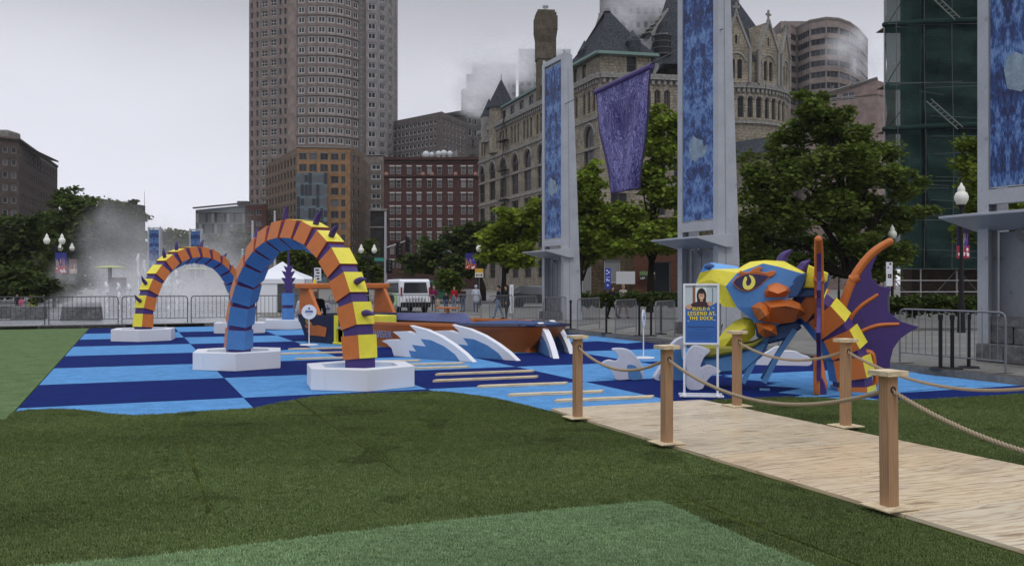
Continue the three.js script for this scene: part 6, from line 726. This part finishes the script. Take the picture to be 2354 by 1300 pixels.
{ // office block with rounded end
  const t = building('tan concrete office block with rounded end and ribbon windows, wisps of cloud on it'), wl = wallm([0.30, 0.255, 0.235], T.wear, 7), fr = mat([0.2, 0.19, 0.19], 0.7), ys = [68, 93, 118, 143, 169, 195, 221, 246, 270];
  const pts = [[1735, 300, 52], [1815, 270, 44], [1832, 274, 40], [1862, 267, 39], [1900, 264, 38], [1930, 265, 39], [1955, 269, 42], [1976, 276, 50], [1996, 288, 62]];
  for (let i = 0; i + 1 < pts.length; i++) { const [p0, d0, t0] = pts[i], [p1, d1, t1] = pts[i + 1], a = PX(p0, d0), b = PX(p1, d1), L = Math.hypot(a[0] - b[0], a[1] - b[1]), y1 = Y(38, 264), dm = (d0 + d1) / 2; facade(t, { a, b, y0: 0, y1: y1, wall: wl, frame: fr, f: 0.1, set: 0.35, mix: i === 1 ? [0] : [1, 1, 2, 0], bars: [Math.max(0, Math.round(L / 1.4) - 1), 0], wins: i === 0 ? grid([L * 0.72, L * 0.9], ys.map((y) => Y(y, 264)), 1.6, 1.7) : grid([L / 2], ys.map((y) => Y(y, 264)), L - (i === 1 ? 0.2 : 0.5), 1.75) }); }
  prismRoof(t, [...pts.map((p) => PX(p[0], p[1])), PX(1990, 310), PX(1760, 320)], Y(38, 264) - 1, Y(38, 264) - 0.5, M.trim); part('roof_house', uvm(box(14, 3, 8, X(1845, 280), Y(40, 270), -283)), wl, t); rest(t);
  const t2 = building('pinkish tan block with paired white windows, partly behind the big tree'), w2 = wallm([0.33, 0.26, 0.235], T.wear, 6), d = 215, y1 = Y(180, d), q = facade(t2, { a: PX(1862, 224), b: PX(2018, d), y0: 0, y1, wall: w2, frame: mat([0.5, 0.5, 0.5], 0.6), f: 0.14, bars: [1, 1], mix: [3, 2, 1], outline: [[0, 0], [-1, 0], [-1, y1], [0, y1 - 3.2]], wins: grid([1940, 1980].map((p) => X(p, d) - X(1862, 224)), [213, 252, 290, 330].map((p) => Y(p, d)), 3.1, 1.9) }); facade(t2, { a: PX(2018, d), b: PX(2060, 222), y0: 0, y1: y1 - 0.4, wall: w2, frame: fr, f: 0.1, mix: [1], wins: [] }); part('coping', bar([X(1862, 223), y1 - 3.0, -223], [X(2018, d), y1 + 0.15, -d], 0.5), M.trim, t2); for (const [px, py] of [[1918, 198], [1960, 195], [2008, 192], [2008, 232]]) part('wall_anchor', cyl(0.35, 0.35, 0.15, 12).rotateX(Math.PI / 2), M.darkSteel, t2, [X(px, 217), Y(py, 217), -216 + (2018 - px) * -0.02]); prismRoof(t2, [PX(1862, 224), PX(2018, d), PX(2060, 222), PX(2050, 240), PX(1875, 245)], y1 - 4, y1 - 3.6, M.trim);
}
{ // scaffolding in green netting
  const t = thing('scaffold', 'tall scaffold wrapped in dark green netting at the right', 'scaffold'), d = 56, x0 = X(2043, d), w = 26, h = 25, nm = mat([1, 1, 1], 0.9, { map: rep(T.net, 4), transparent: true, opacity: 0.93, bumpMap: rep(T.net, 3), bumpScale: 0.08 }), nm2 = mat([1.1, 1.15, 1.15], 0.9, { map: rep(T.net, 4), transparent: true, opacity: 0.88 });
  const net = (n, xa, xb, ya, yb, z, amp, seed, m2 = nm) => { const nx = 30, ny = 22, g = new THREE.PlaneGeometry(xb - xa, yb - ya, nx, ny), p = g.attributes.position, R = rng(seed), ph = [R() * 6, R() * 6, R() * 6]; for (let i = 0; i < p.count; i++) { const x = p.getX(i) + (xa + xb) / 2, y = p.getY(i) + (ya + yb) / 2, e = Math.sin((y - ya) / (yb - ya) * Math.PI); p.setXYZ(i, x, y, z + amp * e * (Math.sin(x * 1.3 + ph[0] + y * 0.6) + 0.6 * Math.sin(y * 3.1 + x * 0.7 + ph[1]) + 0.5 * Math.sin(x * 3.3 - y * 1.4 + ph[2])) - amp * 0.8 * (1 - e)); } g.computeVertexNormals(); return part(n, uvm(g, 1), m2, t); };
  const lift = [2.6, 5.6, 8.0, 11.2, 14.0, 17.6, 21, 25];
  for (let i = 0; i + 1 < lift.length; i++) { net('netting', x0 + 2.3, x0 + w, lift[i], lift[i + 1] + 0.15, -d, 0.2, 5 + i); net('netting', x0, x0 + 2.4, lift[i], lift[i + 1] + 0.15, -d - 0.35, 0.1, 25 + i, nm2); }
  for (const y of lift) part('ledger', [rod([x0 - 0.1, y, -d + 0.12], [x0 + w, y, -d + 0.12], 0.022, 0.022, 6)], M.darkSteel, t);
  { const R = rng(66); for (let k = 0; k < 26; k++) { const y = 3 + R() * 19, xa = x0 + 0.2 + R() * 6, L = 1.5 + R() * 6; part('batten', rod([xa, y, -d + 0.16], [xa + L, y + (R() - 0.5) * 0.5, -d + 0.16], 0.016, 0.016, 5), M.darkSteel, t); } for (let k = 0; k < 5; k++) part('tie_line', tube([[x0 + 0.4 + k * 1.7, 2.6, -d + 0.2], [x0 + 0.5 + k * 1.7, 9, -d + 0.24], [x0 + 0.4 + k * 1.7, 17, -d + 0.2], [x0 + 0.5 + k * 1.7, 24, -d + 0.2]], 0.02, 20, 5), M.darkSteel, t); }
  for (const y of [11.2, 17.6]) part('netting_roll', taper([[x0 - 0.2, y, -d - 0.1], [x0 + 2.2, y + 0.1, -d + 0.15], [x0 + 6, y + 0.25, -d + 0.1], [x0 + 14, y + 0.3, -d]], [0.16, 0.18, 0.10, 0.05], 20, 8), nm, t);
  for (let k = 0; k < 13; k++) part('standard', rod([x0 + k * 2.25, PL, -d - 0.6], [x0 + k * 2.25, h, -d - 0.6], 0.04, 0.04, 6), M.steel, t); for (let k = 0; k < 13; k++) part('standard', rod([x0 + 0.6 + k * 2.25, PL, -d - 1.9], [x0 + 0.6 + k * 2.25, h, -d - 1.9], 0.04, 0.04, 6), M.steel, t);
  for (let k = 0; k < 12; k++) part('brace', rod([x0 + k * 2.25, k % 2 ? PL : 2.6, -d - 0.55], [x0 + (k + 1) * 2.25, k % 2 ? 2.6 : PL, -d - 0.55], 0.03, 0.03, 6), M.darkSteel, t); for (let i = 0; i < 6; i++) part('brace', rod([x0 + 0.1, lift[i], -d - 0.6], [x0 + 2.25, lift[i + 1], -d - 0.6], 0.03, 0.03, 6), M.darkSteel, t);
  for (const y of [1.2, 1.9]) part('guard_rail', rod([x0, y, -d - 0.5], [x0 + w, y, -d - 0.5], 0.035, 0.035, 6), M.steel, t); for (let i = 1; i < 7; i++) part('platform', box(w, 0.06, 1.2, x0 + w / 2, lift[i], -d - 1.25), mat([0.2, 0.17, 0.13], 0.9), t);
  for (const [px, py, qx, qy] of [[2130, 232, 2203, 297], [2128, -20, 2196, 45]]) { const a = A(px, py, d - 0.35), b = A(qx, qy, d - 0.35), lad = [rod(a, b, 0.04, 0.04, 6), rod([a[0] + 0.3, a[1] + 0.12, a[2]], [b[0] + 0.3, b[1] + 0.12, b[2]], 0.04, 0.04, 6)]; for (let k = 1; k < 9; k++) lad.push(rod([a[0] + (b[0] - a[0]) * k / 9, a[1] + (b[1] - a[1]) * k / 9, a[2]], [a[0] + (b[0] - a[0]) * k / 9 + 0.3, a[1] + (b[1] - a[1]) * k / 9 + 0.12, a[2]], 0.02, 0.02, 5)); part('ladder', lad, mat([0.17, 0.19, 0.17], 0.6), t); }
  const b = building('dark wall behind the green scaffold netting'), bx = X(2078, d + 3); facade(b, { a: [bx, d + 3], b: [bx + w, d + 3], y0: 0, y1: h, wall: wallm([0.10, 0.085, 0.07], T.brick, 3), frame: M.black, f: 0.1, mix: [0], wins: [] }); prismRoof(b, [[bx, d + 3], [bx + w, d + 3], [bx + w, d + 20], [X(2078, d + 20), d + 20]], h - 0.2, h + 0.3, M.trim); facade(b, { a: [X(2078, d + 20), d + 20], b: [bx, d + 3.02], y0: 0, y1: h - 0.2, wall: wallm([0.12, 0.10, 0.085], T.brick, 3), name: 'side_wall', wins: [] });
}
{ // left and middle distance
  const t = building('dark brown block with a grid of windows at the far left'), d = 210, wl = wallm([0.11, 0.088, 0.078], T.wear, 6), fr = mat([0.24, 0.23, 0.22], 0.8), a = PX(-70, 205), b = PX(42, 212), c = PX(131, 262), ya = Y(320, 212), yb = Y(346, 262);
  const L1 = Math.hypot(a[0] - b[0], a[1] - b[1]), L2 = Math.hypot(c[0] - b[0], c[1] - b[1]); facade(t, { a, b, y0: 0, y1: ya, wall: wl, frame: fr, f: 0.18, mix: [0, 0, 1, 2], wins: grid(range(6, (k) => L1 - 1 - k * 1.85), range(9, (k) => ya - 2.6 - k * 2.9), 1.15, 1.5) }); facade(t, { a: b, b: c, y0: 0, y1: ya, wall: wl, frame: fr, f: 0.22, mix: [0, 0, 1], bars: [0, 1], wins: [...grid(range(11, (k) => 2.6 + k * 4.7), [ya - 3.2], 2.5, 3.0), ...grid(range(22, (k) => 1.9 + k * 2.36), range(8, (k) => ya - 7.4 - k * 2.9), 1.3, 1.5)] }); part('cornice', [bar([b[0], ya, -b[1] + 0.2], [c[0], ya, -c[1] + 0.2], 0.7, 0.5), bar([a[0], ya, -a[1] + 0.2], [b[0], ya, -b[1] + 0.2], 0.7, 0.5)], wl, t); part('roof_house', uvm(rbox(7, 4, 6, 0.5, X(0, 225), ya + 2, -225)), M.trim, t); prismRoof(t, [a, b, c, [c[0] - 10, c[1] + 20], [a[0], a[1] + 40]], ya - 1, ya - 0.6, M.trim); rest(t);
  const t2 = building('plain grey block behind the left trees with a thin mast'), d2 = 200; facade(t2, { a: PX(225, d2), b: PX(331, d2), y0: 0, y1: Y(458, d2), outline: [[0, 0], [-1, 0], [-1, Y(472, d2)], [0, Y(455, d2)]], wall: wallm([0.075, 0.075, 0.072], T.wear, 6), mix: [0], frame: fr, wins: grid([2, 5, 8], [Y(480, d2), Y(505, d2), Y(530, d2)], 1.4, 1.4) }); part('mast', rod([X(327, d2), Y(472, d2), -d2 - 1], [X(327, d2), Y(438, d2), -d2 - 1], 0.06, 0.04, 6), M.steel, t2); prismRoof(t2, [PX(225, d2), PX(331, d2), PX(331, 215), PX(225, 215)], Y(473, d2) - 1, Y(473, d2) - 0.7, M.trim);
  const t3 = building('glass office block between far arch and tall tower'), d3 = 262, gw = mat([0.10, 0.125, 0.135], 0.15), y3 = Y(482, d3), xa = X(449, d3), xb = X(563, d3); facade(t3, { a: [xa, d3], b: [xb, d3], y0: 0, y1: y3 + 0.9, outline: [[0, 0], [-1, 0], [-1, y3 + 1.4], [0, y3]], wall: gw, name: 'glass_wall', wins: [] }); for (let k = 0; k < 6; k++) for (let i = 0; i < 16; i++) part('glazing_panel', cached('gp3', () => box(0.72, 2.6, 0.08)), pane[(i * 7 + k * 3) % 5 === 0 ? 3 : (i + k) % 3 ? 2 : 1], t3, [xa + 0.5 + i * 0.885, y3 - 2.3 - k * 3.1, -d3 + 0.06]); for (let k = 0; k < 7; k++) part('floor_line', box(xb - xa, 0.22, 0.16, (xa + xb) / 2, y3 - 0.7 - k * 3.1, -d3 + 0.08), M.trim, t3); part('roof_edge', bar([xa - 0.5, y3 + 0.5, -d3 + 0.4], [xb, y3 + 1.9, -d3 + 0.4], 0.35, 1.4), M.darkSteel, t3); prismRoof(t3, [[xa, d3], [xb, d3], [xb, d3 + 16], [xa, d3 + 16]], y3 - 1, y3 - 0.6, M.trim);
  const t4 = building('brown brick block right of the glass office block'); facade(t4, { a: PX(563, 261), b: PX(612, 259), y0: 0, y1: Y(469, 260), wall: wallm([0.12, 0.06, 0.05], T.brick, 3), frame: fr, f: 0.15, mix: [1, 2], bars: [1, 0], wins: grid([1.7, 4.4], range(7, (k) => Y(488, 260) - k * 3.1), 1.9, 1.5) }); prismRoof(t4, [PX(563, 261), PX(612, 259), PX(612, 280), PX(563, 280)], Y(469, 260) - 0.4, Y(469, 260) + 0.2, M.trim); part('roof_plant', box(3, 1.2, 3, X(555, 266), Y(466, 266), -268), M.darkSteel, t4);
}

// ---------------------------------------------------------------- trees and hedges
const leafMats = [[0.080, 0.112, 0.020], [0.165, 0.225, 0.030], [0.20, 0.265, 0.030], [0.050, 0.074, 0.018], [0.072, 0.105, 0.024]].map((c) => mat(c, 0.9, { vertexColors: true, transmission: 0.35, thickness: 0 }));
function tree(label, cx, d, base, spec, o) {    // spec: lobes [px, py, rx, ry] in photo pixels at depth d
  const t = thing(o.name ?? 'tree', label, o.cat ?? 'tree', [X(cx, d), base, -d], 0, o.group), R = rng(o.seed), k = d / F, x0 = X(cx, d), size = o.leaf ?? 0.30, P = [], Cc = [], Nn = [];
  const lobes = spec.map(([px, py, rx, ry]) => ({ x: X(px, d) - x0, y: Y(py, d) - base, z: (R() - 0.5) * (o.deep ?? 2.2), rx: rx * k, ry: ry * k, rz: Math.max(rx, ry) * k * 0.8 }));
  const tot = lobes.reduce((s, l) => s + l.rx * l.ry, 0), n = o.n ?? 7000, base2 = o.tint ?? 1;
  const clumps = []; for (const l of lobes) { const m = Math.max(5, Math.round(170 * (o.clump ?? 1) * l.rx * l.ry / tot)); for (let i = 0; i < m; i++) { const a = R() * 6.283, u = R() * 2 - 1, r = Math.pow(R(), 0.45), s = Math.sqrt(1 - u * u); clumps.push([l.x + Math.cos(a) * s * r * l.rx * 1.02, l.y + u * r * l.ry, l.z + Math.sin(a) * s * r * l.rz, (0.5 + 0.9 * R()) * Math.min(l.rx, l.ry) * 0.30 + 0.22, 0.75 + 0.5 * R()]); } }
  const per = Math.ceil(n / clumps.length), v = V(0, 0, 0), q = new THREE.Quaternion(), e = new THREE.Euler();
  for (const [x, y, z, r, tone] of clumps) for (let i = 0; i < per; i++) {
    const a = R() * 6.283, u = R() * 2 - 1, rr = Math.pow(R(), 0.5) * r, s = Math.sqrt(1 - u * u), px = x + Math.cos(a) * s * rr * 1.25, py = y + u * rr * 0.62, pz = z + Math.sin(a) * s * rr * 1.25, L = size * (0.55 + 0.8 * R()), w = L * 0.42;
    e.set((R() - 0.5) * 1.7, R() * 6.283, (R() - 0.5) * 1.3); q.setFromEuler(e);
    const c = [[0, 0, 0], [w, 0.02, L * 0.45], [0, 0, L], [-w, 0.02, L * 0.45]].map((p) => { v.set(...p).applyQuaternion(q); return [px + v.x, py + v.y, pz + v.z]; });
    P.push(...c[0], ...c[1], ...c[2], ...c[0], ...c[2], ...c[3]); const g = tone * (0.8 + 0.4 * R()) * base2; for (let m = 0; m < 6; m++) Cc.push(g * (0.92 + 0.16 * R()), g, g * 0.95);
  }
  const g = new THREE.BufferGeometry(); g.setAttribute('position', new THREE.Float32BufferAttribute(P, 3)); g.setAttribute('color', new THREE.Float32BufferAttribute(Cc, 3)); g.computeVertexNormals();
  part('crown', g, leafMats[o.m ?? 0], t);
  if (o.trunk !== false) { const bark = mat([0.045, 0.036, 0.028], 0.9, { map: rep(T.granite, 0.6) }), tr = o.tr ?? 0.17, hgt = Math.max(...lobes.map((l) => l.y)), low = Math.min(...lobes.map((l) => l.y - l.ry * 0.3)), lean = (R() - 0.5) * 0.4; const tx = o.tx !== undefined ? X(o.tx, d) - x0 : 0; part('trunk', taper([[tx, 0, 0], [tx + lean * 0.3, low * 0.5, 0.1], [tx * 0.8 + lean, low, 0], [tx * 0.3 + lean * 0.5, hgt * 0.8, 0], [0, hgt * 0.95, 0]], [tr * 1.25, tr, tr * 0.85, tr * 0.5, 0.04], 20, 8), bark, t);
    part('limbs', lobes.flatMap((l) => { const s = Math.max(low * 0.75, l.y * 0.45); return taper([[tx * 0.6 + lean * 0.6, s, 0], [(l.x + tx) * 0.5, (s + l.y) * 0.55, l.z * 0.5], [l.x, l.y, l.z], [l.x * 1.05, l.y + l.ry * 0.6, l.z]], [tr * 0.5, tr * 0.34, tr * 0.2, 0.02], 12, 6); }), bark, t); }
  return t;
}
{
  tree('dark tree mass at the far left edge below the dark block', 40, 72, PL, [[20, 560, 60, 70], [60, 530, 50, 50], [-20, 600, 60, 80], [40, 630, 70, 50]], { seed: 11, m: 3, n: 7000, tr: 0.2, leaf: 0.36 });
  tree('tall dark green tree at the left behind the twin lamp', 160, 86, PL, [[160, 480, 42, 55], [120, 540, 60, 60], [185, 470, 42, 40], [205, 540, 50, 70], [165, 600, 75, 60], [140, 450, 24, 30]], { seed: 12, m: 4, n: 9000, tr: 0.25, leaf: 0.42 });
  tree('mid green tree in the mist right of the tall dark one', 275, 100, PL, [[260, 505, 46, 44], [300, 545, 40, 62], [245, 555, 50, 62], [285, 610, 60, 55], [285, 482, 30, 24], [225, 510, 34, 40], [320, 590, 30, 60]], { seed: 13, m: 0, n: 15000, tr: 0.2, leaf: 0.42, tint: 0.8 });
  tree('low bushy tree between the two hazy banner pylons', 395, 118, PL, [[395, 575, 50, 52], [370, 545, 18, 25], [430, 570, 30, 50]], { seed: 14, m: 0, n: 4500, tr: 0.16, leaf: 0.45, tint: 0.85 });
  tree('tree in the mist behind the tops of both arches', 520, 112, PL, [[520, 590, 46, 60], [552, 560, 24, 40], [490, 620, 40, 40]], { seed: 15, m: 0, n: 4000, tr: 0.16, leaf: 0.45, tint: 0.85 });
  tree('bushy green tree seen through the front arch', 700, 82, PL, [[690, 600, 48, 45], [735, 590, 34, 40], [665, 590, 26, 30], [770, 600, 26, 40]], { seed: 16, m: 0, n: 5500, tr: 0.16, leaf: 0.34 });
  tree('far low tree line behind the mist and the left trees', 230, 132, PL, [[60, 620, 80, 40], [160, 625, 70, 40], [240, 620, 70, 45], [330, 615, 60, 45], [430, 622, 60, 40], [520, 625, 50, 35]], { seed: 27, m: 0, n: 7000, tr: 0.2, leaf: 0.6, tint: 0.7 });
  tree('slim green tree left of the signal pole', 835, 90, PL, [[830, 610, 24, 35], [846, 575, 14, 28], [866, 628, 18, 22]], { seed: 17, m: 0, n: 2500, tr: 0.1, leaf: 0.34 });
  tree('wide dark green tree above the pedestrians and the van', 1040, 84, PL, [[1060, 560, 48, 40], [1000, 580, 42, 34], [955, 600, 34, 32], [1100, 575, 40, 55], [1040, 615, 70, 30], [1085, 530, 30, 22], [1140, 560, 40, 45]], { seed: 18, m: 3, n: 11000, tr: 0.25, leaf: 0.36, tx: 1110, tint: 1.25 });
  tree('light green tree left of the left tall pylon', 1180, 60, PL, [[1185, 540, 46, 34], [1140, 540, 38, 26], [1215, 510, 30, 30], [1195, 590, 46, 30], [1160, 500, 26, 22], [1125, 580, 26, 24], [1235, 480, 20, 30]], { seed: 19, m: 2, n: 9000, tr: 0.16, leaf: 0.30, tx: 1158 });
  tree('light green tree right of the left tall pylon', 1355, 52, PL, [[1350, 440, 34, 40], [1370, 500, 48, 36], [1330, 530, 36, 34], [1345, 580, 40, 30], [1360, 400, 20, 26], [1320, 610, 20, 26], [1390, 560, 40, 34]], { seed: 20, m: 1, n: 9000, tr: 0.16, leaf: 0.28, tx: 1330 });
  tree('tall light green tree below the purple banner, left of the middle pylon', 1500, 51, PL, [[1510, 290, 40, 48], [1530, 350, 42, 45], [1475, 400, 45, 40], [1530, 440, 44, 45], [1440, 500, 55, 40], [1520, 540, 62, 40], [1460, 560, 60, 36], [1560, 300, 22, 36], [1570, 500, 34, 60]], { seed: 21, m: 1, n: 15000, tr: 0.17, leaf: 0.27, tx: 1494 });
  tree('broad dark green tree filling the space behind the dragon head', 1890, 46, PL, [[1900, 270, 60, 42], [1880, 215, 36, 26], [1960, 300, 70, 46], [1840, 320, 70, 46], [1790, 380, 80, 50], [1900, 400, 100, 60], [2010, 350, 64, 50], [1760, 450, 70, 50], [1850, 490, 110, 55], [1990, 460, 90, 55], [2070, 500, 70, 36], [2130, 490, 50, 28], [1740, 530, 60, 46], [1960, 550, 90, 40], [1830, 590, 100, 40], [2030, 590, 60, 46], [1720, 590, 40, 50], [2070, 430, 50, 40], [1720, 420, 40, 36], [1980, 400, 70, 50], [1840, 260, 40, 30]], { seed: 22, m: 0, n: 34000, tr: 0.26, leaf: 0.24, tx: 1985, deep: 3.6, tint: 1.3, clump: 2.1 });
  tree('dark tree behind the broad one, seen below its branches', 1800, 62, PL, [[1780, 560, 80, 60], [1900, 590, 100, 60], [1720, 620, 50, 50], [2010, 610, 60, 50]], { seed: 23, m: 3, n: 7000, tr: 0.22, leaf: 0.32, deep: 3, tint: 0.8 });
  tree('green tree at the right between lamp and nearest pylon', 2245, 36, PL, [[2245, 350, 34, 40], [2240, 420, 32, 40], [2265, 480, 34, 46], [2300, 400, 50, 80], [2350, 520, 60, 60], [2248, 535, 24, 24], [2340, 590, 50, 40]], { seed: 24, m: 1, n: 8000, tr: 0.16, leaf: 0.20, tx: 2300, tint: 0.85 });
  tree('small shrub behind the pedestrians', 1035, 62, PL, [[1035, 650, 26, 24], [1030, 632, 14, 14]], { seed: 25, m: 0, n: 1800, name: 'shrub', cat: 'shrub', trunk: false, leaf: 0.22 });
  tree('shrubs below the dark trees at the left edge', 60, 60, PL, [[30, 650, 60, 34], [100, 660, 50, 28], [150, 672, 30, 18], [-30, 650, 50, 34]], { seed: 26, m: 3, n: 5000, name: 'shrub', cat: 'shrub', trunk: false, leaf: 0.3 });
  const hedge = (label, px0, px1, py0, py1, d, seed, m) => { const t = tree(label, (px0 + px1) / 2, d, PL, range(Math.ceil((px1 - px0) / 30), (i) => [px0 + i * 30 + 15, (py0 + py1) / 2, 20, (py1 - py0) / 2 * 1.05]), { seed, m, n: (px1 - px0) * 26, name: 'hedge', cat: 'hedge', trunk: false, leaf: 0.16, deep: 0.7, clump: 1.6 }); return t; };
  hedge('low hedge behind the barriers left of the middle pylon', 1325, 1570, 676, 702, 42, 31, 3); hedge('clipped dark hedge below the scaffold, right of the wing', 2040, 2262, 684, 716, 32, 32, 3); hedge('low green hedge behind the dragon snout', 1690, 1760, 650, 700, 40, 33, 3);
}

// ---------------------------------------------------------------- fountain mist and low cloud: many soft wisps through a volume
{
  const soft = (seed) => tex(256, 256, (u, v) => { const r = Math.hypot(u - 0.5, v - 0.5) * 2, n = fbm(u * 5, v * 5, 5, 5, seed, 5), e = Math.max(0, 1 - r); return Math.max(0, Math.min(1, (e * e * (3 - 2 * e)) * (0.35 + 0.9 * n))); }, false);
  const am = [soft(201), soft(221)];
  const wisp = (list, op, col, seed, name, label) => { const R = rng(seed), o = struct(name); o.userData.kind = 'stuff'; const gs = [[], []];
    for (const [px, py, d, rx, ry] of list) for (let k = 0; k < 2; k++) { const g = new THREE.PlaneGeometry(2, 2, 8, 8), p = g.attributes.position, b = (R() - 0.5) * 0.8; for (let i = 0; i < p.count; i++) p.setZ(i, (p.getX(i) ** 2 + p.getY(i) ** 2) * b * 0.4); g.scale(rx * d / F, ry * d / F, rx * d / F * 0.6).rotateZ((R() - 0.5) * 0.6).rotateY((R() - 0.5) * 1.5).translate(X(px, d), Y(py, d), -d + (k - 0.5) * rx * d / F * 0.5); g.computeVertexNormals(); gs[k].push(g); }
    gs.forEach((q, k) => { const m = part(name, q, mat(col, 1, { alphaMap: am[k], transparent: true, opacity: op, depthWrite: false }), o); m.userData.kind = 'stuff'; m.castShadow = false; }); return o; };
  wisp([[200, 690, 52, 110, 45], [320, 680, 56, 130, 60], [440, 690, 54, 130, 55], [560, 680, 52, 110, 60], [300, 660, 66, 120, 70], [420, 650, 64, 110, 80], [540, 640, 62, 90, 80], [250, 630, 72, 100, 80], [350, 630, 74, 90, 80], [480, 610, 78, 90, 80], [600, 640, 56, 60, 70], [150, 640, 60, 60, 60], [380, 690, 60, 160, 50], [480, 670, 58, 150, 60], [260, 680, 58, 140, 60], [300, 630, 70, 150, 80], [450, 640, 68, 140, 90]], 0.34, [0.82, 0.83, 0.85], 41, 'mist');
  wisp([[300, 540, 80, 110, 100], [220, 550, 78, 90, 90], [360, 570, 78, 110, 100], [540, 550, 84, 80, 100], [480, 580, 80, 90, 90], [250, 500, 84, 80, 70]], 0.2, [0.82, 0.83, 0.85], 44, 'mist');
  wisp([[1080, 220, 330, 60, 50], [1120, 200, 420, 90, 60], [1150, 165, 500, 90, 40], [1100, 140, 520, 90, 40], [1200, 150, 480, 60, 60], [1280, 110, 470, 60, 30], [1090, 250, 290, 60, 30], [1130, 120, 500, 150, 60], [1250, 100, 470, 120, 50], [1110, 190, 440, 120, 60], [1170, 150, 460, 150, 60]], 0.5, [0.9, 0.91, 0.94], 42, 'low_cloud');
  wisp([[1470, -10, 300, 110, 60], [1440, 40, 310, 90, 40], [1560, 10, 305, 100, 60], [1940, 110, 250, 60, 50], [1965, 150, 252, 40, 40], [1980, 90, 255, 50, 50], [2010, 150, 255, 50, 50]], 0.42, [0.84, 0.85, 0.88], 43, 'low_cloud');
}
scene.traverse((o) => { if (o.isMesh && !/mist|cloud/.test(o.name)) { o.castShadow = o.receiveShadow = true; } });
renderer.render(scene, camera);
